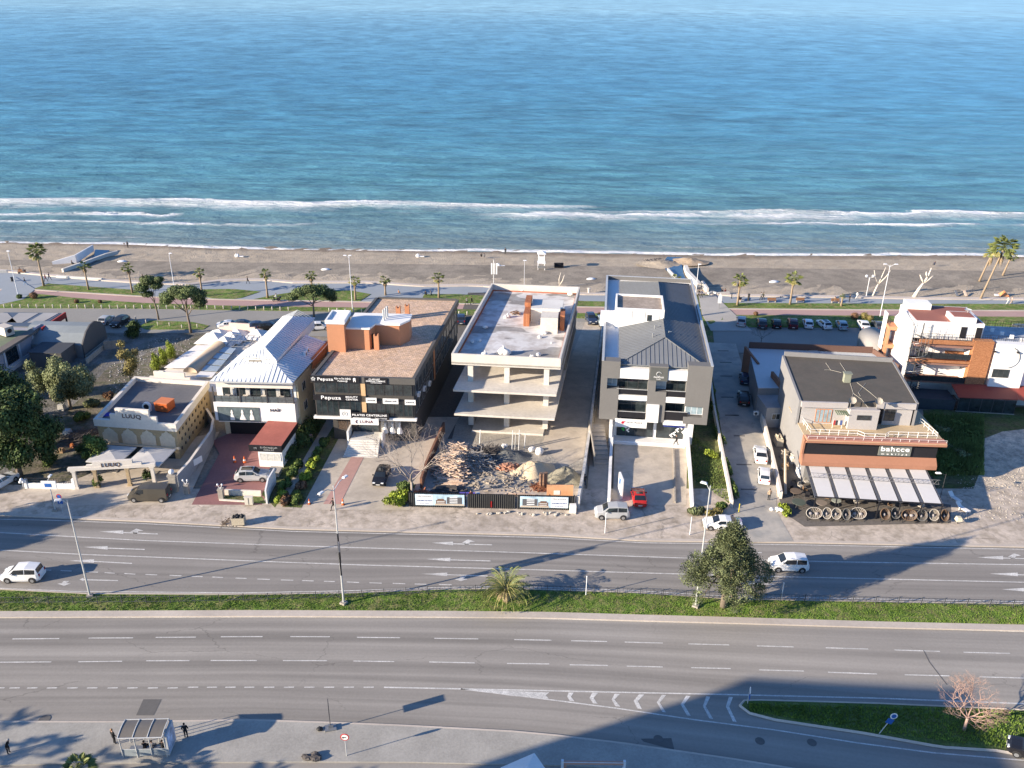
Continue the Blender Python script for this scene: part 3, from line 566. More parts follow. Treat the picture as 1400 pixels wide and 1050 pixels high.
# ================= UNFINISHED CONCRETE FRAME =================
def unfinished():
    z_roof=12.0; A=G(617,490,z_roof); fr=FR((-8.81,115.05),5.3); A=None
    C4=[fr.loc(*G(px,py,z_roof)[:2]) for px,py in ((617,490),(766,497),(789,392),(672,387))]
    W=C4[1][0]; D=C4[2][1]; kx=(C4[3][0]/C4[3][1])
    t=thing('unfinished_building','bare concrete frame of an unfinished four storey building with columns and open slabs','building',(fr.o[0],fr.o[1],0),-fr.a)
    kx=C4[3][0]/D; sk_=lambda x,y,z:(x+kx*(y),y,z)
    def slab(mb,x0,x1,y0,y1,z0,z1): 
        mb.prism([sk_(x0,y0,0)[:2],sk_(x1,y0,0)[:2],sk_(x1,y1,0)[:2],sk_(x0,y1,0)[:2]],z0,z1)
    lv=[(1.0,2.6,W-1.4,-3.2),(4.2,.5,W-.3,-2.2),(7.55,.4,W-.15,-1.9)]
    # front edges of each slab, surveyed
    lv=[]
    for z,(l,r_) in ((1.0,((641,597),(741,604))),(4.2,((623,565),(760,573))),(7.6,((621,532),(762,540)))):
        a=fr.roof(*l,z); b=fr.roof(*r_,z); lv.append((z,a[0],b[0],(a[1]+b[1])/2))
    lv[0]=(.35,lv[0][1],lv[0][2],lv[2][3]+1.5)
    for z,x0,x1,y0 in lv:
        s=MB(); slab(s,x0,x1,y0,D-.3,z-.32,z); s.build('floor_slab',m_concw,t)
    s=MB(); slab(s,0,W,0,D,10.45,10.72); 
    for a in ((0,W,0,.3),(0,W,D-.3,D)): slab(s,a[0],a[1],a[2],a[3],10.3,12.0)
    slab(s,0,.3,.3,D-.3,10.3,12.0); slab(s,W-.3,W,.3,D-.3,10.3,12.0); s.build('parapet',M('parapet_concrete',(.62,.58,.52),.85,.05,.8,big=.08,bscale=.3),t)
    rp=MB(); slab(rp,.32,W-.32,.32,D-.32,10.72,10.74); mr=M('roof_screed',(.64,.63,.62),.8,.08,.5,big=.10,bscale=.15,tint=(.46,.43,.41))
    nt=mr.node_tree; N=nt.nodes; L=nt.links; bs=N['Principled BSDF']; tc=N.new('ShaderNodeTexCoord'); mp=N.new('ShaderNodeMapping'); mp.inputs['Scale'].default_value=(.10,.22,1); L.new(tc.outputs['Object'],mp.inputs[0]); mp.inputs['Location'].default_value=(3.4,1.3,0)
    n=N.new('ShaderNodeTexNoise'); n.inputs['Scale'].default_value=1; n.inputs['Detail'].default_value=3; n.inputs['Roughness'].default_value=.45; L.new(mp.outputs[0],n.inputs[0]); r=N.new('ShaderNodeMapRange'); r.inputs['From Min'].default_value=.545; r.inputs['From Max'].default_value=.56; r.inputs['To Min'].default_value=1; r.inputs['To Max'].default_value=.52; L.new(n.outputs[0],r.inputs[0])
    v2=N.new('ShaderNodeVectorMath'); v2.operation='SCALE'; L.new(N[mr['vm']].outputs[0],v2.inputs[0]); L.new(r.outputs[0],v2.inputs['Scale']); L.new(v2.outputs[0],bs.inputs['Base Color'])
    rp.build('roof_screed',mr,t)
    rb=MB(); slab(rb,.32,.5,.4,D-.4,10.74,10.94); slab(rb,.5,W-.5,D-.52,D-.36,10.74,10.9); slab(rb,W-.6,W-.4,.5,D-.5,10.74,10.84); rb.build('brick_kerb',M('red_brick',(.42,.13,.06),.85,.2,3),t)
    # columns on three storeys
    y0c=fr.roof(645,594,1.0)[1]; xs=[fr.roof(647,594,1.0)[0],fr.roof(694,600,1.0)[0],fr.roof(744,603,1.0)[0]]
    y0c=max(.6,lv[2][3]+2.15); cc=1
    cols=[]
    for yi in range(7):
        yy=y0c+yi*(D-y0c-1.2)/6
        for j,xx in enumerate((fr.front(*zt(600,470,7)(303,320),y0c)[0],fr.front(*zt(600,470,7)(650,330),y0c)[0],fr.front(*zt(600,470,7)(1028,345),y0c)[0])):
            if j==1 and yi in(1,3,5): continue
            for z0,z1 in ((-.0,.68) if 0 else (0,.03),(.35,3.88),(4.2,7.28),(7.6,10.45)):
                c=MB(); c.box(xx-.38,xx+.38,yy-.2,yy+.45,z0,z1); c.v=[sk_(a,b_-0,c_) if 0 else (a+kx*b_,b_,c_) for a,b_,c_ in c.v]; cols.append(c)
    for c in cols: c.build('column',m_concw,t)
    # interior walls: stair core
    k=MB(); k.box(9.2,12.2,16,20.5,0,10.45); k.box(W-.6,W-.35,14,D-1,4.2,10.44); k.box(W-.6,W-.35,8,14,7.6,10.44); k.box(1.2,12,27,27.3,1.0,10.4); k.v=[(a+kx*b_,b_,c_) for a,b_,c_ in k.v]; k.build('core_wall',m_concd,t)
    # roof lift housing (white) and brick walls
    zz=zt(600,370,5.833); fl=fr.roof(*zz(808,497),10.74); fR=fr.roof(*zz(945,502),10.74); X,Y=fr.wld(*fl); h=top(X,Y,zz(0,375)[1],10.74)
    x0,x1,y0=fl[0],fR[0],fl[1]
    s=MB(); s.box(x0,x1,y0,y0+3.2,10.74,h,); hs=s.build('lift_housing',m_concw,t)
    s=MB(); s.box(x0+.05,x1+.2,y0+3.2,y0+5.0,10.74,h+.4); s.box(x0-1.9,x1+.5,y0+5.0,y0+9.5,10.74,h-.5); s.box(x0-1.9,x1+.5,y0+4.9,y0+9.6,h-.5,h-.3); s.build('stair_housing',M('light_concrete',(.66,.64,.60),.8,.05,1),t)
    br=M('hollow_brick',(.48,.20,.10),.85,.1,2); brickify(br,(.5,.2,.1),2.5,.6,.45,.04)
    s=MB(); s.box(x0-2.9,x0-1.95,y0+2.6,y0+7.8,10.74,12.9); s.box(x0-3.0,x0-2.0,y0+6.0,y0+9.8,12.9,13.6); s.box(x1+.3,x1+1.0,y0+1.4,y0+4.6,10.74,13.3); s.build('brick_wall',br,t)
    # rebar starters & rubble bags on the roof
    bag=M('white_sack',(.75,.73,.70),.85,.1,2,bump=.05)
    for a,b_,r_ in ((545,375,.5),(370,460,.45),(262,572,.4),(325,565,.4),(365,680,.55),(510,670,.95),(740,690,.35),(795,680,.45),(800,535,.4),(840,505,.45),(668,165,.5),(1050,195,.5),(898,578,.2),(180,0,0)):
        if not r_: continue
        X,Y,_=G(*zz(a,b_),10.74); q=MB(); 
        for k_ in range(3 if r_>.4 else 2): q.blob((random.uniform(-.3,.3)*r_*1.5,random.uniform(-.3,.3)*r_,r_*.45),(r_*.8,r_*.7,r_*.6),jit=.25)
        if r_>=.5: q.cbox((.1,0,r_*.9),(.25,.25,r_*1.2))
        o=q.build('rubble_sack',bag,None,True,loc=(X,Y,10.74)); tag(o,SACK.pop(0),'sack',group='white sacks on the unfinished roof')
    q=MB(); X,Y,_=G(*zz(612,345),10.74)
    for i in range(14): q.cbox((random.uniform(-.7,.7),random.uniform(-.5,.5),.08+random.uniform(0,.3)),(1.1,.12,.06),0,random.uniform(0,3))
    tag(q.build('scrap_pile',M('scrap_wood',(.25,.15,.09),.9,.2),loc=(X,Y,10.74)),'small brown pile of scrap on the bare concrete roof','scrap pile')
    # antenna mast at the back corner and a thin pole
    X,Y=fr.wld(C4[3][0]+.4,C4[3][1]-.2); a=thing('antenna_mast','white panel antenna mast beyond the back left corner of the concrete frame','antenna',(X,Y+.6,0))
    q=MB(); q.tube([(0,0,0),(0,0,16.2)],.09,6); q.build('pole',m_galv,a)
    for dx in (-.35,.05,.5):
        q=MB(); q.box(dx-.13,dx+.13,-.25,-.1,13.6,15.6); q.build('antenna_panel',m_whitew,a)
SACK=['white sack standing alone in the middle of the concrete roof','white sack on the shaded left part of the concrete roof','leftmost white sack by the left parapet of the roof','second white sack beside the leftmost one by the left parapet','crumpled white sack near the front left corner of the roof','largest heap of white sacks at the front of the concrete roof','flat white sack left of the upright block near the front parapet','upright white block near the front parapet of the concrete roof','white sack in front of the lift housing on the roof','white sack touching the front wall of the lift housing','white sack by the back parapet of the concrete roof','white sack in the back right corner of the concrete roof','small dark lump right of the lift housing front']
unfinished()
# ================= DARK CLINIC BUILDING WITH SHINGLE ROOF =================
def clinic():
    zR=10.7; P=[G(px,py,zR) for px,py in ((424,514),(567,518),(627,409),(515,405))]
    yaw=-math.degrees(atan2(P[1][1]-P[0][1],P[1][0]-P[0][0])); fr=FR((P[0][0],P[0][1]),yaw); Q=[fr.loc(p[0],p[1]) for p in P]; W=Q[1][0]
    t=thing('clinic_building','three storey building with dark window bands, shop signs and pinkish shingle roof','building',(fr.o[0],fr.o[1],0),-fr.a)
    z2=zt(400,490,7); kx=(Q[3][0]+Q[2][0]-W)/(Q[3][1]+Q[2][1]); D=(Q[2][1]+Q[3][1])/2; sh=lambda a,b_,c:(a+kx*b_,b_,c)
    msh=M('shingle_roof',(.84,.60,.42),.9,.28,1.1,big=.10,bscale=.3,bump=.04,tint=(.72,.53,.40)); brickify(msh,(.45,.42,.4),1.0,.55,.28,.035)
    md=M('dark_cladding',(.075,.07,.065),.6,.08,1); mor=M('orange_render',(.50,.235,.13),.8,.05,1,big=.05)
    zf=4.45
    b=MB(); b.box(.3,W-.3,.25,D-.3,zf,10.3); b.box(2.2,W-.4,1.4,D-.3,0,zf); xf(b,sh).build('wall',md,t)
    r=MB(); r.box(.45,W-.45,.45,D-.45,10.3,10.42); xf(r,sh).build('roof',msh,t)
    f=MB(); f.box(0,W,0,.45,9.75,zR); f.box(0,.45,.45,D-.45,9.75,zR); f.box(W-.45,W,.45,D-.45,9.75,zR); f.box(.45,W-.45,D-.45,D,9.75,zR); xf(f,sh).build('fascia',M('fascia_grey',(.11,.105,.10),.7,.06,1),t)
    f=MB(); f.box(-.03,W+.03,-.06,.5,zf-.35,zf); xf(f,sh).build('canopy_edge',m_whitew,t)
    # window bands
    R_=lambda a,b_,c,d,y=0:rect(fr,z2,a,b_,c,d,y)
    xc0,xc1,_,_=R_(650,250,700,360,.1); q=MB(); q.box(xc0,xc1,.08,.25,zf,9.75); q.build('pilaster',M('tan_render',(.60,.40,.22),.8,.05),t)
    u=R_(205,235,650,355,.1); zu0,zu1=u[2],9.7; n=4
    for i in range(4): a=lerp(.45,xc0-.08,i/4); window(t,a,lerp(.45,xc0-.08,(i+1)/4)-.06,zu0+.3,zu1,.2,2,1,rail=3 if i%2 else 0)
    for i in range(5): a=lerp(xc1+.08,W-.45,i/5); window(t,a,lerp(xc1+.08,W-.45,(i+1)/5)-.06,zu0+.1,zu1-.1,.2,2 if i%2 else 1,1,rail=3 if i%2 else 0)
    lo=R_(225,400,660,520,.1); zl1=zu0-.75
    for i in range(4): a=lerp(.45,xc0-.08,i/4); window(t,a,lerp(.45,xc0-.08,(i+1)/4)-.06,zf+.15,zl1,.2,2,1,rail=2)
    for i in range(5): a=lerp(xc1+.08,W-.45,i/5); window(t,a,lerp(xc1+.08,W-.45,(i+1)/5)-.06,zf+.25,zl1,.2,2,1,rail=3 if i in(1,3) else 0)
    # side facade toward the construction site
    sy=lambda a,b_,c:sh(W-.3-b_+.02,a,c)
    for i in range(14):
        a=1.2+i*(D-2.4)/14
        for z0,z1 in ((zf+.3,6.9),(7.5,9.6)): window(t,a,a+1.7,z0,z1,0,2,1,f=lambda x,y,z:sh(W-.28-y,x,z),mf=m_metal)
    for i in range(3): acunit(t,2.5+i*3.6,0,6.9-i*.8,f=lambda x,y,z:sh(W-.28-y,x,z))
    q=MB(); q.box(W-.32,W-.2,13.4,14.2,zf,9.7); xf(q,sh).build('side_panel',mor,t)
    # ground floor shops and stair
    window(t,3.0,5.8,1.7,zf-.45,1.36,2,1,mg=M('shop_window',(.10,.075,.06),.15,.9,2,spec=.7)); window(t,9.2,W-2.4,1.5,zf-.45,1.36,3,1,mg=M('dress_window',(.45,.42,.38),.25,.6,2,spec=.6)); window(t,6.2,8.9,1.5,zf-.45,1.37,3,1)
    dm=M('white_dress',(.78,.76,.72),.8,.05)
    for i in range(3):
        q=MB(); q.lathe([(.45,0),(.3,.6),(.12,1.1),(.2,1.45),(.08,1.6)],8,(9.9+i*1.05,1.1,1.6)); q.build('dress',dm,t)
    st=MB(); sx0=fr.roof(484,589,1.5)[0]; sx1=sx0+4.2
    for i in range(8): st.box(sx0-.15*i*.5,sx1+.02*i,1.3-2.2-.36*(i+1)+.0,1.3-2.2-.36*i if i else 1.35,0,1.5-.19*i)
    st.build('stair',M('marble_step',(.62,.60,.56),.6,.06,1),t)
    st=MB(); st.box(sx0-.5,sx0-.25,-.9,1.3,0,2.6); st.box(sx1+.2,sx1+.4,-.9,1.3,0,2.2); st.build('stair_post',m_whitew,t)
    q=MB(); q.add([(sx1+.4,-.9,0),(sx1+4.0,-.9,0),(sx1+4.0,1.35,1.35),(sx1+.4,1.35,1.35)],[(0,1,2,3)]) if 0 else None
    # signs
    def board(r,dy=-.14,mat=m_black,name='sign_board',th=.12):
        x0,x1,z0,z1=R_(*r,dy); s=MB(); s.box(x0,x1,dy,dy+th,z0,z1); return s.build(name,mat,t),x0,x1,z0,z1
    s,x0,x1,z0,z1=board((165,165,640,238)); w=x1-x0; zc=(z0+z1)/2
    text('Pepuza',.62,m_letter,s,(x0+w*.31,-.15,zc),bold=.02,width=w*.32); text('Ağız ve Diş Sağlığı',.34,m_letter,s,(x0+w*.66,-.15,zc+.16),bold=.012,width=w*.34); text('Polikliniği',.3,m_letter,s,(x0+w*.66,-.15,zc-.22),bold=.012,width=w*.2)
    q=MB(); q.blob((x0+w*.90,-.15,zc+.1),(.2,.03,.2)); q.cbox((x0+w*.885,-.15,zc-.15),(.1,.04,.3)); q.cbox((x0+w*.92,-.15,zc-.15),(.1,.04,.3)); q.build('tooth_logo',m_letter,s)
    def flower(s,x,z,r): 
        q=MB()
        for k in range(5): a=2*pi*k/5+.3; q.blob((x+r*.6*cos(a),-.16,z+r*.6*sin(a)),(r*.38,.03,r*.38),n=6,m=4)
        q.build('flower_logo',m_galv,s)
    flower(s,x0+.45,zc,.34)
    s,x0,x1,z0,z1=board((195,345,662,412),-.3); w=x1-x0; zc=(z0+z1)/2; flower(s,x0+.35,zc+.1,.36)
    for o in [s]: pass
    text('Pepuza',.75,m_letter,s,(x0+w*.37,-.31,zc),bold=.02,width=w*.41); text('BEAUTY',.34,m_letter,s,(x0+w*.80,-.31,zc+.19),bold=.015,width=w*.25); text('CENTER',.34,m_letter,s,(x0+w*.80,-.31,zc-.19),bold=.015,width=w*.25)
    s,x0,x1,z0,z1=board((685,185,905,250)); w=x1-x0; zc=(z0+z1)/2
    text('CLAPUVET',.3,m_letter,s,(x0+w*.45,-.15,zc+.25),bold=.012,width=w*.5); text('GÜRKAN TEMMAZ',.3,m_letter,s,(x0+w*.5,-.15,zc-.02),bold=.014,width=w*.86); text('VETERİNER',.2,m_letter,s,(x0+w*.52,-.15,zc-.28),width=w*.5)
    for k,r in enumerate(((700,378,805,428),(862,385,1013,438),(1073,398,1178,448))):
        s,x0,x1,z0,z1=board(r,-.1,m_whitew); text(['SATILIK','KİRALIK OFİS','KİRALIK'][k],.28,m_frame,s,((x0+x1)/2,-.11,(z0+z1)/2),width=(x1-x0)*.75)
    s,x0,x1,z0,z1=board((450,490,560,568),-.36,m_whitew); q=MB(); q.tube([((x0+x1)/2-.1+.36*cos(a),-.38,(z0+z1)/2+.36*sin(a)) for a in [2*pi*k/16 for k in range(17)]],.035,5); q.blob(((x0+x1)/2-.1,-.37,(z0+z1)/2),(.2,.02,.24)); q.build('logo',m_galv,s)
    s,x0,x1,z0,z1=board((565,515,925,590),-.3); w=x1-x0; text('PILATES CENTERLINE',.42,m_letter,s,(x0+w*.48,-.31,z1-.42),bold=.018,width=w*.93); text('Selin Yılmaz',.28,m_letter,s,(x0+w*.78,-.31,z0+.2),width=w*.32); q=MB(); q.box(x0+.1,x0+w*.5,-.33,-.3,z0+.16,z0+.24); q.build('underline',m_letter,s)
    s,x0,x1,z0,z1=board((553,575,825,640),-.55,m_whitew); w=x1-x0; mm=M('maroon_letters',(.12,.03,.05),.5,.05); text('LUNA',.62,mm,s,(x0+w*.57,-.56,(z0+z1)/2),bold=.015,width=w*.48); q=MB(); cx,cz=x0+w*.25,(z0+z1)/2; q.tube([(cx+.24*cos(a),-.57,cz+.24*sin(a)) for a in [R(60+24*k) for k in range(11)]],[.01,.03,.05,.065,.075,.08,.075,.065,.05,.03,.01],5); q.build('moon_logo',mm,s)
    # rooftop stair block (orange)
    zr=zt(400,390,5.833); z0=10.42
    p1=fr.roof(*zr(300,510),z0); p2=fr.roof(*zr(425,535),z0); X,Y=fr.wld(*p2); hT=top(X,Y,zr(0,290)[1],z0)
    t2=MB(); w0=p2[0]-p1[0]; t2.box(p1[0],p2[0],p2[1],p2[1]+4.2,z0,hT-.4); tw=t2.build('stair_tower',mor,t)
    q=MB(); q.box(p1[0]-.15,p2[0]+.15,p2[1]-.15,p2[1]+4.35,hT-.4,hT-.02); q.box(p1[0]-.15,p2[0]+.15,p2[1]-.15,p2[1]+.1,hT-.02,hT+.2); q.box(p1[0]-.15,p2[0]+.15,p2[1]+4.1,p2[1]+4.35,hT-.02,hT+.2); q.box(p1[0]-.15,p1[0]+.1,p2[1]+.1,p2[1]+4.1,hT-.02,hT+.2); q.box(p2[0]-.1,p2[0]+.15,p2[1]+.1,p2[1]+4.1,hT-.02,hT+.2); q.build('tower_cap',m_whitew,tw)
    x=p2[0]; y=p2[1]; h2=hT-1.6
    q=MB(); poly=[(x+.001,y+1.2),(x+3.4,y+1.2),(x+3.9,y+3.2),(x+7.6,y+3.2),(x+8.8,y+5.2),(x+8.8,y+7.4),(x+.001,y+7.4)]; q.prism(poly,z0,h2); q.build('lift_room',mor,tw)
    q=MB(); q.prism([(a+(.15 if a>x+1 else 0),b_-(.15 if b_<y+7 else -.15)) for a,b_ in poly],h2,h2+.28); q.build('lift_room_cap',m_whitew,tw)
    q=MB(); q.box(x+3.5,x+4.5,y+1.95,y+2.35,z0,z0+2.2); q.build('door',m_black,tw)
    for k_,(a,b_,hh) in enumerate(((675,510,2.2),(848,275,2.1),(918,250,1.9))):
        px_=fr.roof(*zr(a,b_),z0); q=MB(); q.box(px_[0]-.4,px_[0]+.35,px_[1]-.3,px_[1]+.3,z0,z0+hh); q.box(px_[0]-.4,px_[0]-.2,px_[1]-.3,px_[1]+.3,z0+hh,z0+hh+.25); q.box(px_[0]+.15,px_[0]+.35,px_[1]-.3,px_[1]+.3,z0+hh,z0+hh+.25); q.build('chimney',mor,t)
    for k_,(a,b_) in enumerate(((728,250),(742,235),(756,222))):
        px_=fr.roof(*zr(a,b_+30),h2+.28); q=MB(); q.tube([(px_[0],px_[1],h2+.28),(px_[0],px_[1],h2+2.0)],.16,8); q.build('flue_pipe',m_galv,t)
clinic()
def frame_from(pts,z):
    P=[G(px,py,z) for px,py in pts]; yaw=-math.degrees(atan2(P[1][1]-P[0][1],P[1][0]-P[0][0])); fr=FR((P[0][0],P[0][1]),yaw); return fr,[fr.loc(p[0],p[1]) for p in P]
def T_(name,label,cat,fr): return thing(name,label,cat,(fr.o[0],fr.o[1],0),-fr.a)
def wallrun(name,label,cat,pts,h,th,mat,z=0,capm=None,cap=.06,group=None):
    "free-standing wall along surveyed ground points (px,py)"
    P=[G(a,b,z)[:2] for a,b in pts]; w=MB(); c=MB()
    hs=h if isinstance(h,(list,tuple)) else [h]*len(P)
    for i,((a,b),(ha,hb)) in enumerate(zip(zip(P,P[1:]),zip(hs,hs[1:]))):
        dx,dy=b[0]-a[0],b[1]-a[1]; L=hypot(dx,dy); nx,ny=-dy/L*th/2,dx/L*th/2; k=1+.0
        for m_,z0,z1,g in ((w,-.02,0,1),(c,0,cap,1.35)):
            q=[(a[0]+nx*g,a[1]+ny*g),(a[0]-nx*g,a[1]-ny*g),(b[0]-nx*g,b[1]-ny*g),(b[0]+nx*g,b[1]+ny*g)]; hh=[ha,ha,hb,hb]
            lo=[(x,y,(z-.05 if m_ is w else z+hh[j]+.002)) for j,(x,y) in enumerate(q)]; hi=[(x,y,z+hh[j]+z1) for j,(x,y) in enumerate(q)]
            m_.add(lo+hi,[(0,1,2,3),(7,6,5,4),(0,4,5,1),(1,5,6,2),(2,6,7,3),(3,7,4,0)])
    t=w.build(name,mat); tag(t,label,cat,group)
    if capm: c.build('coping',capm,t)
    return t
m_cream=M('cream_render',(.72,.66,.58),.8,.06,1,big=.08,bscale=.3)
m_ochre=M('ochre_stone',(.47,.35,.20),.85,.16,1.2,big=.14,bscale=.3,tint=(.42,.32,.20))
m_flatroof=M('shaded_bitumen_roof',(.14,.14,.15),.85,.10,.8,big=.14,bscale=.2)  # bitumen grey darkened for the shade inside the hall parapet
def stonehall():
    fr,P=frame_from([(127,573),(240,581),(285,518),(184,517)],5.6); W=P[1][0]; D=(P[2][1]+P[3][1])/2; kx=(P[2][0]+P[3][0]-W)/(2*D); sh=lambda a,b,c:(a+kx*b,b,c)
    t=T_('stone_hall','ochre stone event hall with arches, flat grey roof and LUUQ sign on its parapet','building',fr); z=zt(0,500,4.667)
    b=MB(); b.box(.25,W-.25,.3,D-.25,0,4.9); xf(b,sh).build('wall',m_ochre,t)
    p=MB(); p.box(0,W,0,.45,4.55,5.6); p.box(W-.45,W,.45,D-.45,4.55,5.6); p.box(0,.45,.45,D-.45,4.55,5.6); p.box(0,W,D-.45,D,4.55,5.6); xf(p,sh).build('parapet',m_cream,t)
    r=MB(); r.box(.45,W-.45,.45,D-.45,4.9,4.96); xf(r,sh).build('roof',m_flatroof,t)
    x0,x1,z0,z1=rect(fr,z,730,270,955,345,.1); s=MB(); s.box(x0,x1,.02,.4,5.6,z1); s.box(x0-.9,x0-.003,.02,.4,5.6,5.6+(z1-5.6)*.5); s.box(x1+.003,x1+1,.02,.4,5.6,5.6+(z1-5.6)*.5); o=s.build('parapet_sign',m_cream,t)
    text('LUUQ',.85,M('sign_letters_brown',(.10,.06,.05),.6,.05),o,((x0+x1)/2-.1,0.0,5.6+(z1-5.6)*.42),bold=.03,width=(x1-x0)*.56)
    # five pointed arches
    am=M('plaster_arch',(.66,.56,.42),.85,.1,1)
    for i in range(4):
        xc=lerp(1.9,W-1.7,i/3); q=MB(); pr=[(xc-1.05,2.0),(xc+1.05,2.0),(xc+1.1,3.4),(xc+.75,3.7),(xc+.7,3.95),(xc+.3,4.1),(xc,4.45),(xc-.3,4.1),(xc-.7,3.95),(xc-.75,3.7),(xc-1.1,3.4)]
        q.profy(pr,.2,.32); q.build('arch_niche',am,t)
    q=MB(); q.box(.1,W-.1,.08,.32,1.7,1.95); q.build('string_course',am,t); q=MB(); q.box(1,W-1,.24,.3,0,1.6); q.build('shopfront',m_glass,t)
    # side wall with rows of small square openings
    for row,(z0,n) in enumerate(((3.5,9),(2.3,9),(1.1,8))):
        for i in range(n):
            a=1.2+i*(D-2.2)/n+(row%2)*.5; q=MB(); q.box(W-.27,W-.2,a,a+.35,z0,z0+.4); xf(q,sh).build('wall_opening',m_black,t)
    # clutter on the roof : orange container
    X,Y,_=G(226,560,4.96); c=thing('orange_container','bright orange metal box standing on the grey flat roof','container',(X,Y,4.96),-fr.a-.1); om=M('orange_paint',(.50,.11,.03),.5,.08,1)
    q=MB(); q.box(-1,1,-.9,1.0,.12,1.35); q.build('body',om,c); q=MB(); q.box(-1.03,1.03,-.93,1.03,1.35,1.42); q.build('lid',M('orange_lid',(.66,.22,.09),.5,.08),c); q=MB(); q.box(-.9,.9,-.8,.9,0,.12); q.build('skid',m_black,c)
    f=thing('roof_fan','round white extractor fan beside the LUUQ parapet sign','fan',(*G(202,562,4.96)[:2],4.96),-fr.a); q=MB(); q.disc((0,0,.75),.65,'y',14,.35); q.box(-.5,.5,-.1,.3,0,.4); q.build('housing',m_whitew,f); q=MB(); q.disc((0,-.19,.75),.4,'y',14,.03); q.build('grille',m_black,f)
    q=MB(); q.box(0,1.5,0,1.1,0,.06); tag(q.build('blue_tarpaulin',M('blue_tarp',(.03,.05,.42),.6,.1),loc=(*G(134,570,4.97)[:2],4.97),rz=.2),'bright blue tarpaulin in the front left corner of the flat roof','tarpaulin')
    # rear garden canopies
    zb=zt(200,400,5.584); t2=T_('garden_canopy','white garden canopy with tan barrel vault, tent tops and stepped cream gable walls','canopy',fr)
    def L(a,b_,h): x,y=fr.roof(*zb(a,b_),h); return (x,y,h)
    def quad(name,mat,pts,th=.08,par=t2):
        m=MB(); q=[L(*p) for p in pts]; n=len(q); m.add(q+[(x,y,zz-th) for x,y,zz in q],[tuple(range(n)),tuple(range(2*n-1,n-1,-1))]+[(i,n+i,n+(i+1)%n,(i+1)%n) for i in range(n)]); return m.build(name,mat,par)
    wp=M('white_canopy',(.74,.72,.70),.5,.05,.6,big=.06); tv=M('tan_vault',(.50,.40,.30),.7,.05)
    for k in range(4):
        a0,a1=k/4,(k+1)/4-.02; f_=lambda l,r,tt:(lerp(l[0],r[0],tt),lerp(l[1],r[1],tt))
        A,B=(135,572),(380,400); C,Dd=(330,575),(530,395)
        quad('canopy_panel',wp,[(*f_(A,B,a0),4.0),(*f_(C,Dd,a0),4.0),(*f_(C,Dd,a1),4.35),(*f_(A,B,a1),4.35)])
    q=MB(); a=L(335,610,4.0); b_=L(560,405,4.0); n=10; vs=[];w=1.15
    for p in (a,b_):
        for i in range(n+1): an=pi*i/n; vs.append((p[0]-w*cos(an),p[1],p[2]+.9*sin(an)))
    q.add(vs,[(i,i+1,n+2+i,n+1+i) for i in range(n)]+[tuple(range(n+1)),tuple(range(2*n+1,n,-1))]); q.build('barrel_vault',tv,t2,True)
    sg=M('skylight_glass',(.36,.42,.47),.15,.15,.6,spec=.6)
    for k in range(5):
        a0,a1=k/5,(k+1)/5-.03; A,B=(375,640),(590,405); C,Dd=(500,645),(690,420)
        quad('skylight_panel',sg if k else wp,[(*f_(A,B,a0),4.2),(*f_(C,Dd,a0),4.2),(*f_(C,Dd,a1),4.2),(*f_(A,B,a1),4.2)])
    for k,(a,b_,r) in enumerate(((520,355,2.6),(655,350,2.4),(560,330,2.4),(700,330,2.2),(850,330,2.2),(600,385,2.0))):
        c=L(a,b_,3.9); q=MB(); q.add([(c[0]-r,c[1]-r,3.9),(c[0]+r,c[1]-r,3.9),(c[0]+r,c[1]+r,3.9),(c[0]-r,c[1]+r,3.9),(c[0]+.0,c[1],5.2)],[(0,1,4),(1,2,4),(2,3,4),(3,0,4)]); q.build('tent_top',wp,t2)
    def gable(pl_,mat,name):
        # upright stepped wall : front plane through two surveyed feet
        a=L(*pl_[0]); b_=L(*pl_[1]); hs=pl_[2]; q=MB(); n=len(hs); 
        for i,h in enumerate(hs):
            x0,x1=lerp(a[0],b_[0],i/n),lerp(a[0],b_[0],(i+1)/n); y=lerp(a[1],b_[1],(i+.5)/n); q.box(x0,x1,a[1],a[1]+.35,0,h)
        return q.build(name,mat,t2)
    gable(((20,640,4.4),(355,640,4.4),[4.4,5.3,5.4,5.3,5.3,5.3,5.3,4.6]),m_cream,'gable_wall')
    gable(((520,290,4.3),(935,290,4.3),[4.3,5.0,5.3,5.9,5.9,5.9,5.9,5.3,5.0,4.3]),M('pink_stone',(.66,.52,.44),.85,.06),'rear_gable_wall')
    q=MB(); c0,c1=L(20,650,4.0),L(935,300,4.0); q.box(c0[0]+.5,P[1][0]+2,D+.4,c1[1]-.1,0,3.6); q.build('hall_wall',m_cream,t2)
    fm=MB(); c=L(760,390,4.3)
    for i in range(7):
        fm.tube([(c[0]-3+i,c[1]-1.3,4.2),(c[0]-3+i,c[1]+1.6,5.2)],.05,4)
        if i<6: fm.tube([(c[0]-3+i,c[1]-1.3,4.2),(c[0]-2+i,c[1]+1.6,5.2)],.05,4)
    for k in range(3): fm.tube([(c[0]-3,c[1]-1.3+k*1.45,4.2+k*.5),(c[0]+3,c[1]-1.3+k*1.45,4.2+k*.5)],.05,4)
    fm.build('steel_frame',m_metal,t2)
    # gate with LUUQ lettering
    zc=zt(20,590,7); g0=G(106,669); g1=G(212,663); gf=FR((g0[0],g0[1]),-math.degrees(atan2(g1[1]-g0[1],g1[0]-g0[0]))); L_=hypot(g1[0]-g0[0],g1[1]-g0[1])
    g=thing('entrance_gate','cream stone entrance gate with four pillars and brown LUUQ lettering over the forecourt','gate',(gf.o[0],gf.o[1],0.1),-gf.a)
    R2=lambda a,b_,c,d:rect(gf,zc,a,b_,c,d,0)
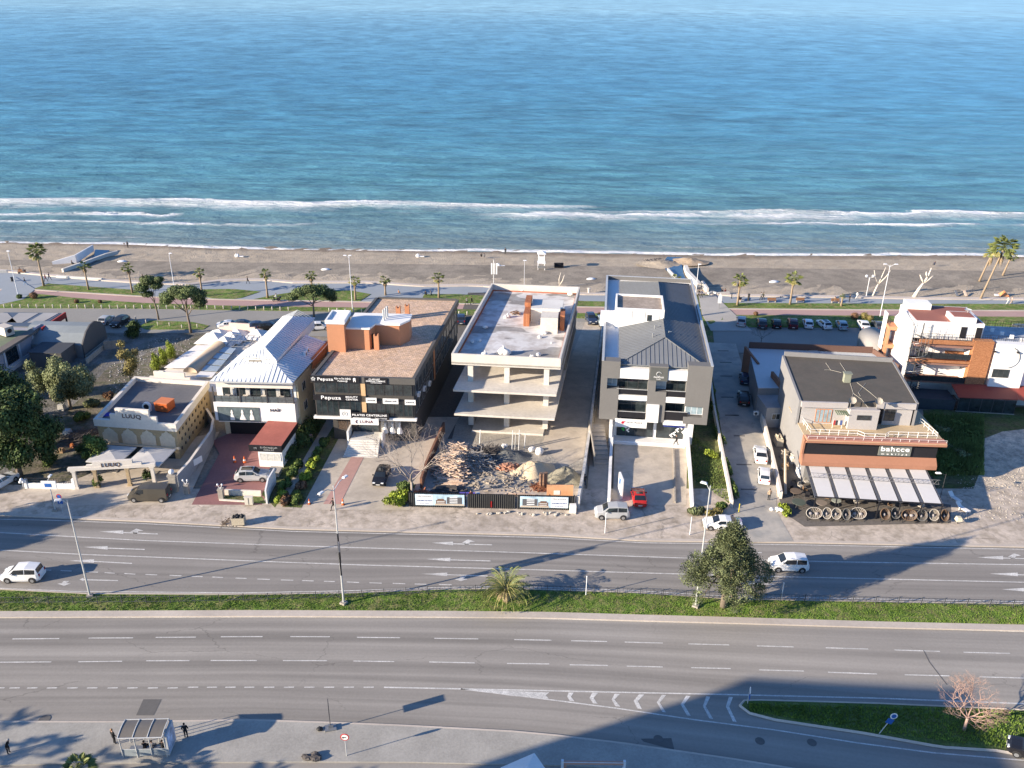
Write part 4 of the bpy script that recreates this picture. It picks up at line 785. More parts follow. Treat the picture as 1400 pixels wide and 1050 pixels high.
    q=MB(); zz=2.75; q.box(-.6,L_+.5,-.25,.25,zz,zz+.42); x0,x1,z0,z1=R2(742,292,1145,375); q.box(x0,x1,-.2,.2,zz+.42,max(zz+1.1,z1)); q.box(x0-.8,x0-.003,-.2,.2,zz+.42,zz+.72); q.box(x1+.003,x1+1.1,-.2,.2,zz+.42,zz+.72); bm=q.build('beam',m_cream,g)
    text('LUUQ',.8,MATS['sign_letters_brown'],bm,((x0+x1)/2-.2,-.24,zz+.62),bold=.025,width=(x1-x0)*.48)
    for xx,m_ in ((0,m_cream),(2.55,m_ochre),(L_*.68,m_ochre),(L_,m_cream)):
        q=MB(); q.box(xx-.28,xx+.28,-.22,.22,0,.3); q.box(xx-.2,xx+.2,-.18,.18,.3,zz-.2); q.box(xx-.3,xx+.3,-.24,.24,zz-.2,zz-.003); q.build('pillar',m_,g)
    # two square parasols
    cv=M('parasol_canvas',(.50,.49,.48),.8,.05,.8,big=.08,bscale=.4)
    for k,(cx,cy,lab) in enumerate(((152,619,'left square off-white parasol in front of the stone hall arches'),(206,622,'right square off-white parasol in front of the stone hall arches'))):
        X,Y,_=G(cx,cy,2.9); p=thing('square_parasol',lab,'parasol',(X,Y,.1),-fr.a,None); s_=2.3
        q=MB(); q.add([(-s_,-s_,2.6),(s_,-s_,2.6),(s_,s_,2.6),(-s_,s_,2.6),(0,0,2.95),(-s_,-s_,2.45),(s_,-s_,2.45),(s_,s_,2.45),(-s_,s_,2.45)],[(0,1,4),(1,2,4),(2,3,4),(3,0,4),(5,6,1,0),(6,7,2,1),(7,8,3,2),(8,5,0,3)]); q.build('canopy',cv,p)
        q=MB(); q.tube([(0,0,0),(0,0,2.9)],.05,8); q.build('pole',m_metal,p)
        q=MB(); q.box(-.5,.5,-.5,.5,0,.12); q.build('base',m_concd,p)
        q=MB(); 
        for sx in(-1,1):
            for sy in (-1,1): q.tube([(0,0,2.85),(sx*s_*.97,sy*s_*.97,2.58)],.03,4)
        q.build('frame',m_metal,p)
    # low front wall and railing left of the gate
    a=G(39,668); b_=G(101,669); f2=FR((a[0],a[1]),-math.degrees(atan2(b_[1]-a[1],b_[0]-a[0]))); LL=hypot(b_[0]-a[0],b_[1]-a[1])
    w=thing('garden_wall','low white wall with black metal railing left of the stone gate','wall',(f2.o[0],f2.o[1],0.1),-f2.a); q=MB(); q.box(0,LL,-.12,.12,0,.75); q.build('wall',m_whitew,w); q=MB(); q.box(-.35,0,-.2,.2,0,1.3); q.build('pillar',m_whitew,w); q=MB(); q.box(LL,LL+.35,-.2,.2,0,1.5); q.build('pillar',m_whitew,w)
    railing(w,[(0,0,.75),(LL,0,.75)],h=.75,mat=m_black,infill=.3,bars=2)
    q=MB(); 
    for k,(dx,dz,r) in enumerate(((-.5,1.35,.24),(-.75,1.0,.2),(-.35,1.0,.16))): q.blob((dx,-.2,dz),r,jit=0,n=8,m=6)
    q.tube([(-.5,-.2,0),(-.5,-.2,1.2)],.04,6); tag(q.build('balloon_cluster',M('white_balloon',(.75,.77,.8),.25,.03),None,True,loc=(f2.o[0],f2.o[1],.1)),'cluster of white round globes on the end of the low white wall','balloons')
stonehall()
# ================= WHITE BRIDAL HOUSE =================
def bridal():
    zE=9.7; z=zt(200,400,5.584); fr,P=frame_from([z(485,675),z(1118,690),z(1395,385)],zE); W=P[1][0]; D=P[2][1]; kx=(P[2][0]-W)/D
    t=T_('bridal_shop','white building with seamed white hip roofs, glazed balcony and bridal dress window','building',fr); sh=lambda a,b,c:(a+kx*b,b,c)
    def L(a,b_,h): x,y=fr.roof(*z(a,b_),h); return (x,y,h)
    Fy=.9; R_=lambda a,b_,c,d,y=Fy:rect(fr,z,a,b_,c,d,y)
    wx0=R_(510,830,545,1005)[0]; wx1=R_(510,830,1148,1005)[1]
    zb0=3.1; yb=MB(); yw=M('yellowish_render',(.60,.53,.38),.85,.1,1,big=.12)
    yb.box(wx0+.3,W-.4,Fy+1.6,D,0,8.9); xf(yb,sh).build('wall',yw,t)
    x0,x1,zf0,zf1=R_(512,835,1145,1000); q=MB(); q.box(wx0,wx1,Fy,Fy+1.6,zb0,zf1); q.box(wx0+.2,wx1-.2,Fy+.5,Fy+1.6,2.6,zb0); q.box(wx0,wx0+.3,Fy+.0,Fy+1.6,zf1,8.9) if 0 else None; q.build('front_panel',m_whitew,t)
    q=MB(); q.box(.4,W-.4,Fy+.02,Fy+2.4,8.35,9.5); q.build('eave_fascia',m_cream,t); q=MB(); q.box(0,W,-.05,.15,9.5,9.68); q.build('gutter',m_galv,t)
    q=MB(); q.box(1,W-1,Fy+1.55,Fy+1.6,0,2.6); q.build('shopfront',m_black,t)
    # dress showcase
    a=R_(540,870,875,985); q=MB(); q.box(a[0],a[1],Fy-.02,Fy-.0,a[2],a[3]); 
    o=window(t,a[0],a[1],a[2],a[3],Fy-.02,1,1,mg=M('showcase_glass',(.12,.155,.165),.12,.3,.6,spec=.7))
    for px_ in (650,730,800): c=R_(px_,880,px_,975); q=MB(); q.lathe([(.5 if px_==730 else .33,0),(.3,.5),(.12,.95),(.2,1.25),(.1,1.4),(.12,1.5),(.05,1.62)],8,(c[0],Fy-.05,c[2]+.1)); q.v=[(x,Fy-.06+(y-(Fy-.05))*.12-.02,zz) for x,y,zz in q.v]; q.build('wedding_dress',MATS['white_dress'],t)
    c=R_(945,885,1030,915); text('NAÏF',.62,m_frame,t,((c[0]+c[1])/2,Fy-.04,(c[2]+c[3])/2),bold=.012,width=c[1]-c[0])
    # glazed balcony level
    zg0=zf1
    q=MB(); q.box(wx0+.1,wx1-.1,Fy+1.55,Fy+1.6,zg0,8.4); q.build('balcony_backwall',m_whitew,t)
    for i in range(5): a0=lerp(wx0+1.0,wx1-.6,i/5); window(t,a0,a0+1.7,zg0+.1,8.2,Fy+1.5,2,1)
    cu=MB(); 
    for i in range(4): a0=lerp(wx0+2.2,wx1-2,i/3.4); cu.box(a0,a0+.5,Fy+1.3,Fy+1.38,zg0+.2,8.2)
    cs=cu; 
    for i in range(4):
        a0=lerp(wx0+2.2,wx1-2,i/3.4); q=MB()
        for k in range(5): q.box(a0+k*.12,a0+k*.12+.07,Fy+1.28,Fy+1.34+.03*(k%2),zg0+.2,8.2)
        q.build('curtain',MATS['white_dress'],t)
    for xx in (wx0+.05,lerp(wx0,wx1,.33),lerp(wx0,wx1,.66),wx1-.2): q=MB(); q.box(xx,xx+.15,Fy+.05,Fy+.2,zg0,8.35); q.build('post',m_frame,t)
    railing(t,[(wx0+.1,Fy+.12,zg0),(wx1-.1,Fy+.12,zg0)],h=1.0,mat=m_frame,bars=2,glass=M('rail_glass',(.10,.12,.13),.1,.3,spec=.7))
    for i in range(4):
        a0=wx0+1.5+i*2.6; q=MB(); q.box(a0,a0+.7,Fy+.6,Fy+1.1,zg0,zg0+.75); q.build('armchair',m_cream,t)
    # side windows
    for y in (4,8,12,16,20,24):
        for zz in (3.4,6.5): window(t,y,y+1.3,zz,zz+1.4,0,2,1,f=lambda x,y_,z_:sh(W-.38-y_,x,z_),mf=m_framew)
    # roofs
    rw=M('white_seam_roof',(.70,.72,.74),.4,.03,.6,spec=.4,big=.04,bscale=.2); E=(0,0,zE); F_=(W,0,zE)
    A=sh(0,0,zE);B=sh(W,0,zE); C=sh(W,D,zE); Dd=sh(0,D*.62,zE)
    uz=11.0
    U=[L(735,505,uz),L(992,545,uz)]; ub=L(1290,195,11.9); 
    roof=MB(); U0=(U[0][0],U[0][1],uz);U1=(U[1][0],U[1][1],uz); Cb=(C[0],C[1],zE+.5); U1b=(U1[0]+kx*(D-U1[1]),D,uz); U0b=(U0[0]+kx*(D-U0[1]),D,uz)
    A2=sh(0,D*.75,zE)
    roof.add([A,B,U1,U0],[(0,1,2,3)]); roof.add([B,C,U1b,U1],[(0,1,2,3)]); roof.add([A,U0,U0b,A2],[(0,1,2,3)]); roof.box(.05,W-.05,.1,2,9.5,9.66)
    rf=roof.build('roof',rw,t); 
    s=MB(); n=int(W/.62)
    for i in range(1,n):
        x=i*.62
        if x<U0[0]: p=(x,U0[1]*x/U0[0],lerp(zE,uz,x/U0[0]))
        elif x>U1[0]: k=(W-x)/(W-U1[0]); p=(x,U1[1]*k,lerp(zE,uz,k))
        else: k=(x-U0[0])/(U1[0]-U0[0]); p=(x,lerp(U0[1],U1[1],k),uz)
        s.tube([(x,0,zE+.03),(p[0],p[1],p[2]+.03)],.045,4)
    for i in range(1,int(D/.62)):
        y=i*.62; 
        if y<U1[1]: k=y/U1[1]; p=(lerp(W,U1[0],k),y,lerp(zE,uz,k))
        else: p=(U1[0]+kx*(y-U1[1]),y,uz)
        s.tube([(W+kx*y,y,zE+.03),(p[0],p[1],p[2]+.03)],.045,4)
    s.build('roof_seam',M('seam_white',(.50,.53,.56),.5,.05),rf)
    # upper storey with its own hip
    ze=11.6; ufl=L(735,490,ze); ufr=L(992,515,ze); ubr=L(1290,190,ze); ubl=L(1045,178,ze); rz_=13.0; r0=L(905,415,rz_); r1=L(1120,182,rz_)
    w=MB(); q=[ufl,ufr,ubr,ubl]; cx=sum(p[0] for p in q)/4; ins=[(p[0]*.96+cx*.04,p[1]+(.3 if p[1]<10 else -.3),0) for p in q]
    w.add([(p[0],p[1],10.0) for p in ins]+[(p[0],p[1],ze) for p in ins],[(0,1,5,4),(1,2,6,5),(2,3,7,6),(3,0,4,7)]); w.build('upper_wall',m_whitew,t)
    u=MB(); u.add([ufl,ufr,ubr,ubl,r0,r1],[(0,1,4),(1,2,5,4),(2,3,5),(3,0,4,5)]); u.add([(p[0],p[1],ze-.12) for p in q],[(3,2,1,0)]); ur=u.build('upper_roof',rw,t)
    s=MB(); n=int((ubr[1]-ufr[1])/.62)
    for i in range(1,n):
        k=i/n; a=tuple(lerp(ufr[j],ubr[j],k)+(.03 if j==2 else 0) for j in range(3)); y=a[1]
        kk=(y-r0[1])/(r1[1]-r0[1])
        if kk<0: f_=(y-ufr[1])/(r0[1]-ufr[1]); b_=(lerp(ufr[0],r0[0],f_)+kx*0,y,lerp(ze,rz_,f_)+.03)
        else: kk=min(1,kk); b_=(lerp(r0[0],r1[0],kk),y,rz_+.03)
        s.tube([a,b_],.04,4)
        a=tuple(lerp(ufl[j],ubl[j],k)+(.03 if j==2 else 0) for j in range(3)); s.tube([a,(b_[0],b_[1],b_[2])],.04,4) if kk>=0 else None
    for i in range(1,10):
        k=i/10; x,y=lerp(ufl[0],ufr[0],k),lerp(ufl[1],ufr[1],k); xr=r0[0]; f_=(x-ufl[0])/(xr-ufl[0]) if x<xr else (ufr[0]-x)/(ufr[0]-xr); s.tube([(x,y,ze+.03),(x,lerp(y,r0[1],f_),lerp(ze,rz_,f_)+.03)],.04,4)
    s.build('roof_seam',MATS['seam_white'],ur)
    q=MB(); c=L(830,525,11); q.box(c[0]-.9,c[0]+.9,c[1]-.1,c[1]+.0,11.0,11.25); q.build('roof_vent',m_concd,t)
    acunit(t,0,0,0,f=lambda x,y,z_:(W*.86+kx*9+x*.0-y,9+x,z_+10.1)); acunit(t,0,0,0,f=lambda x,y,z_:(W*.86+kx*9-y,10.3+x,z_+10.1))
    q=MB(); q.box(W-.3,W-.12,8,D,8.4,10.1); xf(q,sh).build('party_wall',MATS['orange_render'],t)
    # kiosk
    zk=zt(200,540,5.584); kf=FR(G(*zk(800,525))[:2],fr.a*180/pi+2); k=thing('sales_kiosk','small kiosk with dull red flat roof and dark sign band before the white building','kiosk',(kf.o[0],kf.o[1],0.1),-kf.a)
    rr=[kf.roof(*zk(a,b_),3.5) for a,b_ in ((785,385),(1030,395),(1155,215),(930,200))]; mrd=M('dull_red_roof',(.40,.13,.10),.7,.08,.8,big=.1,bscale=.4)
    q=MB(); q.prism(rr,3.4,3.5); q.build('roof',mrd,k); q=MB(); f0,f1=rr[0],rr[1]; q.box(f0[0]-.05,f1[0]+.05,f0[1]-.12,f0[1]+.02,2.6,3.52); sgn=q.build('sign_board',m_black,k)
    q=MB(); q.add([(rr[1][0]+.03,rr[1][1],2.6),(rr[2][0]+.03,rr[2][1],2.6),(rr[2][0]+.03,rr[2][1],3.52),(rr[1][0]+.03,rr[1][1],3.52)],[(0,1,2,3)]); q.build('side_fascia',m_black,k)
    cx=(f0[0]+f1[0])/2; text('ELVİN MAZLUM',.34,m_galv,sgn,(cx+.5,f0[1]-.13,3.22),width=2.3); text('MODA EVİ',.3,m_galv,sgn,(cx+.5,f0[1]-.13,2.85),width=1.4); q=MB(); q.tube([(f0[0]+.7,f0[1]-.14,2.95),(f0[0]+.7,f0[1]-.14,3.25),(f0[0]+.85,f0[1]-.14,3.1),(f0[0]+1.0,f0[1]-.14,3.25),(f0[0]+1.0,f0[1]-.14,2.95)],.03,4); q.build('logo',m_galv,sgn)
    q=MB(); q.box(f0[0]+1.0,f1[0]-.1,f0[1]+.25,rr[2][1]-.6,0,2.6); q.build('wall',m_whitew,k); window(k,f0[0]+1.2,f1[0]-.3,1.0,2.2,f0[1]+.24,3,1,mf=m_framew,mg=M('lit_shop_glass',(.55,.55,.52),.2,.2))
    q=MB(); q.box(f1[0]-1.3,f1[0]+.1,f0[1]-2.3,f0[1]-.9,0,.7); q.box(f1[0]-1.4,f1[0]+.2,f0[1]-2.4,f0[1]-.8,.7,.8,); tag(q.build('planter_box',m_concd,loc=(kf.o[0],kf.o[1],.1),rz=-kf.a),'low brown box planter in front of the red roofed kiosk','planter')
bridal()
# ================= FURNITURE SHOP (bahcce) AND PERGOLA =================
def furniture():
    z=zt(1050,470,5.385); a=G(1100,634,3.6); b_=G(1276,640,3.6); yaw=-math.degrees(atan2(b_[1]-a[1],b_[0]-a[0])); fr=FR((a[0],a[1]),yaw); W=hypot(b_[0]-a[0],b_[1]-a[1]); zT=7.75
    t=T_('furniture_shop','two storey furniture shop with terracotta bands, brown flat roof, roof terrace and white lettered sign','building',fr)
    ter=M('terracotta_band',(.34,.165,.105),.75,.05,1,big=.05); wg=M('side_wall_shade_grey',(.235,.232,.235),.85,.05,.6,big=.06)  # wall grey darkened to carry the shade the grey office casts on it
    Xw,Yw=fr.wld(5,2.6); zR=top(Xw,Yw,556,7.6); q=[fr.roof(*z(*p),zR) for p in ((255,462),(1140,490),(915,135),(120,88))]; 
    D=q[2][1]
    # lower body
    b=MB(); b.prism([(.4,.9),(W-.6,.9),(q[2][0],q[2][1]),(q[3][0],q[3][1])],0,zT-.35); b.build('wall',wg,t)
    lo=MB(); lo.profx([(-.45,3.55),(.9,3.55),(.9,4.95),(.3,4.95),(-.45,4.1)],-.3,W+.2); lo.build('lower_band',ter,t)
    up=MB(); up.profx([(.2,6.7),(.9,6.7),(.9,7.5),(-.9,7.5),(-.9,7.2)],-.5,W+.6); up.build('upper_band',ter,t)
    sd=MB(); sd.add([(-.3,-.45,3.55),(-.3,.9,3.55),(-.3,.9,7.5),(-.5,-.9,7.5),(-.3,.1,6.7),(-.3,.2,4.95),(-.3,-.45,4.1)],[(0,1,2,3,4,5,6)]); sd.v+=[(x-.25,y,zz) for x,y,zz in sd.v]; sd.f.append((13,12,11,10,9,8,7)); sd.m.append(0); sd.f+= [(i,7+i,7+(i+1)%7,(i+1)%7) for i in range(7)]; sd.m+=[0]*7
    sd.build('band_return',ter,t)
    q_=MB(); q_.box(-.3,W+.1,.25,.9,4.96,6.69); q_.build('dark_band',m_black,t)
    x0,x1,z0,z1=rect(fr,z,825,742,1045,828,.1); s=MB(); s.box(x0,x1,.05,.2,z0,z1); s=s.build('sign_board',M('sign_grey',(.16,.17,.155),.6,.05),t); text('bahcce',.95,m_letter,s,((x0+x1)/2,.02,(z0+z1)/2+.18),bold=.025,width=(x1-x0)*.88); text('mobilya',.3,m_letter,s,((x0+x1)/2,.02,z0+.25),space=2.,width=(x1-x0)*.8)
    # terrace
    dk=MB(); dk.box(-.5,W+.6,-.88,9,7.501,7.56); dk.build('terrace_floor',M('terrace_floor',(.52,.40,.25),.8,.08),t)
    led=MB(); led.box(-.45,W+.55,-.85,.35,7.561,7.75); led.build('terrace_ledge',M('terracotta_ledge',(.42,.20,.15),.8,.06),t)
    railing(t,[(-.4,-.8,7.75),(W+.5,-.8,7.75)],h=.35,bars=1,mat=m_whitew,r=.02); railing(t,[(-.1,6,7.56),(.3,.7,7.56),(W*.38,.7,7.56),(W*.42,0,7.56),(W*.58,0,7.56),(W*.62,.75,7.56),(W-.1,.75,7.56),(W-.7,5,7.56)],h=.8,bars=2,mat=m_whitew,r=.032)
    # penthouse
    zp=zR-.8; 
    def rp(a_,b2,h): return fr.roof(*z(a_,b2),h)
    f0=rp(255,475,zp)[0]+.1; yP=rp(255,470,zp)[1]+.1; W2=q[1][0]-.3
    m1=rp(585,475,zp)[0]; m2=rp(815,500,zp)[0]; pw=M('penthouse_panel',(.43,.41,.40),.8,.06,1)
    ph=MB(); ph.box(f0,m1,yP+.3,yP+1.3,7.56,zp-.01); ph.box(m1,m2,yP-1.0,yP+1.3,7.56,zp+.1); ph.box(m2+1.2,W2,yP+.6,yP+1.3,7.56,zp-.01); ph.build('penthouse_wall',pw,t)
    ed=MB(); ed.box(f0-.2,m1-.01,yP-.0,yP+.3,zp,zR); ed.box(m2+.01,W2+.2,yP+.3,yP+.6,zp,zR); ed.box(m1,m2,yP-1.05,yP-.8,zp+.1,zp+.4); ed.build('penthouse_fascia',M('grey_fascia',(.45,.42,.41),.8,.05),t)
    window(t,f0+1.9,f0+4.0,7.8,zp-.3,yP+.28,4,1,mf=M('orange_frame',(.6,.22,.06),.5,.05),mg=m_glassl); x=(m1+m2)/2; window(t,x-.9,x+.9,zp-1.1,zp-.4,yP-1.02,1,1); window(t,W2-3.6,W2-2.2,8.2,zp-.2,yP+.58,2,1)
    q_=MB(); q_.box(m2+.1,m2+1.1,yP+.9,yP+1.0,7.56,zp); q_.build('door',m_black,t)
    aw=MB(); 
    for i in range(6): aw.box(m1-1.6+i*.27,m1-1.6+i*.27+.14,yP-1.2,yP+.2,zp-.4,zp-.35)
    aw.build('awning',M('green_awning',(.14,.19,.12),.8,.1),t)
    # brown roof sheet, slightly sloping with raised rear upstand
    R0=[(q[0][0],q[0][1]+.0),(q[1][0],q[1][1]),(q[2][0],q[2][1]),(q[3][0],q[3][1])]; yq=yP
    R0[0]=(f0-.2,yP+.3); R0[1]=(W2+.25,yP+.62)
    mb_=M('brown_membrane',(.115,.10,.083),.85,.08,.8,big=.10,bscale=.2,tint=(.10,.09,.075))
    b=MB(); b.prism(R0,zR-.7,zR-.05); b.prism([(f0,yP+1.31),(W2,yP+1.31),(R0[2][0]-.1,R0[2][1]-.1),(R0[3][0]+.1,R0[3][1]-.1)],zT-.35,zR-.7); bo=b.build('roof',mb_,t)
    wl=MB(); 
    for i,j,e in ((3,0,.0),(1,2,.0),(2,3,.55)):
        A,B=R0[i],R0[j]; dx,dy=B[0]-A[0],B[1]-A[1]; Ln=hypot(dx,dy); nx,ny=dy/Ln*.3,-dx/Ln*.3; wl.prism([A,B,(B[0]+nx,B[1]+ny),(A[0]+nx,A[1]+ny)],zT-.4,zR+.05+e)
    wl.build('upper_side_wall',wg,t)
    # roof clutter
    c=rp(580,285,zR-.05); q_=MB(); q_.box(c[0]-.45,c[0]+.45,c[1]-.1,c[1]+.6,zR-.05,zR+1.2); ch=q_.build('chimney',M('chimney_green',(.25,.26,.20),.8,.08),t); q_=MB(); q_.box(c[0]-.55,c[0]+.55,c[1]-.2,c[1]+.7,zR+1.2,zR+1.35); q_.build('cap',M('chimney_cap',(.20,.21,.17),.8,.08),ch)
    cb=MB()
    for pts in (((425,140),(462,192)),((415,192),(455,192),(540,212)),((530,140),(580,215)),((605,290),(628,365),(690,410),(740,475)),((655,285),(740,350),(800,400),(930,470)),((628,365),(605,440)),((720,290),(665,360),(680,385))):
        cb.tube([(*rp(a_,b2,zR-.03),zR-.03) for a_,b2 in pts],.025,4)
    cb.build('cable',M('pale_cable',(.45,.42,.36),.7,.1),bo)
    for a_,b2 in ((640,490),(820,475)):
        c=rp(a_,b2,zR); zd=zR+.55; q_=MB(); q_.tube([(c[0],yP-.3,zR-.8),(c[0],yP-.3,zd)],.04,5); q_.lathe([(.05,0),(.35,.08),(.5,.22),(.52,.23),(.35,.13),(.04,.05)],10,(c[0],yP-.5,zd)); q_.v=[(x,y if zz<zd else yP-.5+(y-yP+.5)*.5-(zz-zd)*1.0,zz if zz<zd else zz+(y-yP+.5)*.8) for x,y,zz in q_.v]; q_.build('satellite_dish',m_concd,t)
    ln=thing('laundry_rack','drying rack hung with coloured washing on the roof terrace','laundry rack',(*fr.wld(m1-1.3,yP-.9),7.56),-fr.a); q_=MB(); q_.tube([(-.6,0,0),(-.6,0,1.2),(.6,0,1.2),(.6,0,0)],.03,5); q_.build('frame',m_whitew,ln)
    for i,c in enumerate(((.4,.05,.05),(.05,.05,.06),(.6,.6,.6),(.08,.12,.3))): q_=MB(); q_.box(-.55+i*.29,-.3+i*.29,-.06,.02,.5,1.2); q_.build('washing',M('cloth%d'%i if 0 else ['red_cloth','black_cloth','white_cloth','blue_cloth'][i],c,.9,.1),ln)
    # pergola : white retractable panels on dark rails
    p=[fr.roof(*zt(1080,620,5.833)(*s_),h) for s_,h in (((200,345),2.9),((1222,405),2.9),((1080,110),3.5),((115,52),3.5))]
    pg=thing('terrace_pergola','long terrace pergola with seven white fabric panels on dark steel rails before the furniture shop','pergola',(fr.o[0],fr.o[1],0),-fr.a)
    A,B,C,Dd=[(p[i][0],p[i][1],(2.9,2.9,3.5,3.5)[i]) for i in range(4)]
    l3=lambda a_,b2,k:tuple(lerp(a_[j],b2[j],k) for j in range(3)); fab=M('pergola_fabric',(.62,.61,.60),.8,.03,.6,big=.04); rail=M('pergola_rail',(.12,.13,.15),.5,.05,metal=.3)
    n=6
    for i in range(n):
        k0,k1=(i+.22)/n if 1 else 0,(i+1)/n; k0=(i+.15)/n
        a_,b2,c,d=l3(A,B,k0),l3(A,B,k1-.012),l3(Dd,C,k1-.012),l3(Dd,C,k0); q_=MB(); q_.add([a_,b2,c,d]+[(x,y,zz-.05) for x,y,zz in (a_,b2,c,d)],[(0,1,2,3),(7,6,5,4),(0,4,5,1),(1,5,6,2),(2,6,7,3),(3,7,4,0)]); q_.build('fabric_panel',fab,pg)
    for i in range(n+1):
        a_,c=l3(A,B,min(1,(i+.06)/n)),l3(Dd,C,min(1,(i+.06)/n)); q_=MB(); wd=.19 if i<n else .05; q_.add([(a_[0]-wd,a_[1],a_[2]-.03),(a_[0]+wd,a_[1],a_[2]-.03),(c[0]+wd,c[1],c[2]-.03),(c[0]-wd,c[1],c[2]-.03),(a_[0]-wd,a_[1],a_[2]-.15),(a_[0]+wd,a_[1],a_[2]-.15),(c[0]+wd,c[1],c[2]-.15),(c[0]-wd,c[1],c[2]-.15)],[(0,1,2,3),(7,6,5,4),(0,4,5,1),(1,5,6,2),(2,6,7,3),(3,7,4,0)]); q_.build('rail',rail,pg)
        q_=MB(); q_.box(a_[0]-.06,a_[0]+.06,a_[1]+.05,a_[1]+.17,0,2.75); q_.build('post',m_black,pg)
    q_=MB(); q_.tube([A,B],.08,6); q_.build('front_beam',m_black,pg)
    tr=MB(); k=.5; u0,u1=l3(A,Dd,k),l3(B,C,k); v0,v1=l3(A,Dd,k+.0),l3(B,C,k)
    P0=lambda tt,dz,dy:(lerp(u0[0],u1[0]+.6,tt),lerp(u0[1],u1[1],tt)+dy,lerp(u0[2],u1[2],tt)+dz)
    for dy,dz in ((0,.15),(.0,.75)): tr.tube([P0(0,dz,dy),P0(1,dz,dy)],.035,4)
    m_=26
    for i in range(m_): tr.tube([P0(i/m_,.15,0),P0((i+.5)/m_,.75,0),P0((i+1)/m_,.15,0)],.022,4)
    tr.build('lattice_truss',M('truss_grey',(.17,.17,.18),.6,.1),pg)
furniture()
# ================= LOW BUILDING WITH PALE BLUE ROOF =================
def lowshop():
    z=zt(960,400,5.385); zR=4.6; pts=[(415,705),(345,410),(340,365),(1245,395),(1400,490)]; fr=FR(G(*z(415,760),0)[:2],-3)
    t=T_('low_workshop','low workshop with light blue flat roof and brown parapet behind the furniture shop','building',fr); rp=lambda a,b,h:fr.roof(*z(a,b),h)
    A=rp(412,705,zR);B=rp(343,412,zR);C=rp(1250,450,zR);Dd=rp(1400,530,zR);E=(Dd[0],A[1]); F2=rp(565,705,zR); Gp=(F2[0],F2[1])
    poly=[A,F2,(F2[0]+.5,F2[1]+4),(Dd[0]-3,Dd[1]-3),Dd,C,B]
    b=MB(); b.prism(poly,0,zR); b.build('wall',MATS['side_wall_shade_grey'],t)
    r=MB(); r.prism(poly,zR+.002,zR+.06); r.build('roof',M('pale_metal_roof',(.50,.54,.57),.5,.04,.5,spec=.4,big=.06),t)
    pm=M('shaded_brown_parapet',(.13,.075,.06),.8,.08); P=[rp(343,368,zR+1.1),rp(1245,400,zR+1.1),rp(1290,490,zR+.9)]  # parapet brown lowered, its shadow is put into the colour
    w=MB(); 
    for a,b_,h in ((B,C,1.15),(C,(C[0]+1.2,C[1]-7),.9)):
        dx,dy=b_[0]-a[0],b_[1]-a[1]; L=hypot(dx,dy); nx,ny=-dy/L*.25,dx/L*.25; w.prism([a,b_,(b_[0]+nx,b_[1]+ny),(a[0]+nx,a[1]+ny)],0,zR+h)
    w.build('parapet',pm,t); x0=B[0]
    w=MB(); w.box(x0-.7,x0-.35,B[1]-7,B[1]+.3,0,zR+.3); w.build('brick_pier',M('dull_brick',(.26,.13,.08),.9,.2,2),t); w=MB(); w.box(F2[0]+.02,F2[0]+.4,F2[1],F2[1]+4.2,3.0,zR+1.0); w.build('brick_pier',MATS['dull_brick'],t)
    ad=MB(); ad.box(A[0]+.1,F2[0]-.1,A[1]-4.5,A[1]-.02,0,3.4); ad.box(A[0],F2[0],A[1]-4.6,A[1]-.03,3.4,3.5); an=ad.build('front_annex',M('annex_grey',(.30,.31,.33),.85,.05),t); x=(A[0]+F2[0])/2; window(an,x-.6,x+.7,1.5,2.5,A[1]-4.53,2,1,mf=m_framew); acunit(t,A[0]-.4,A[1]-1.5,.9)
    lad=MB(); 
    for k in range(2):
        lad.tube([(rp(755+k*100,415,zR)[0],rp(755,415,zR)[1],zR+.12),(rp(790+k*90,470,zR)[0],rp(790,472,zR)[1],zR+.12)],.04,4)
    for j in range(4): y=lerp(rp(755,415,zR)[1],rp(790,472,zR)[1],j/3); lad.tube([(rp(760+j*8,415,zR)[0],y,zR+.12),(rp(850+j*8,415,zR)[0],y,zR+.12)],.04,4)
    tag(lad.build('roof_ladder',m_galv,loc=(fr.o[0],fr.o[1],0),rz=-fr.a),'grey ladder lying on the light blue flat roof','ladder')
    # rounded dome canopy behind
    X,Y,_=G(*z(1235,420),0); dm=thing('round_canopy','rounded grey fabric canopy beside the workshop rear corner','canopy',(X,Y,0),-.1); q=MB(); q.profy([(-2.2,0)]+[(-2.2*cos(pi*i/10),2.6+1.5*sin(pi*i/10)) for i in range(11)]+[(2.2,0)],-7,1); q.build('cover',M('grey_canvas',(.30,.29,.28),.8,.05),dm,True) 
lowshop()
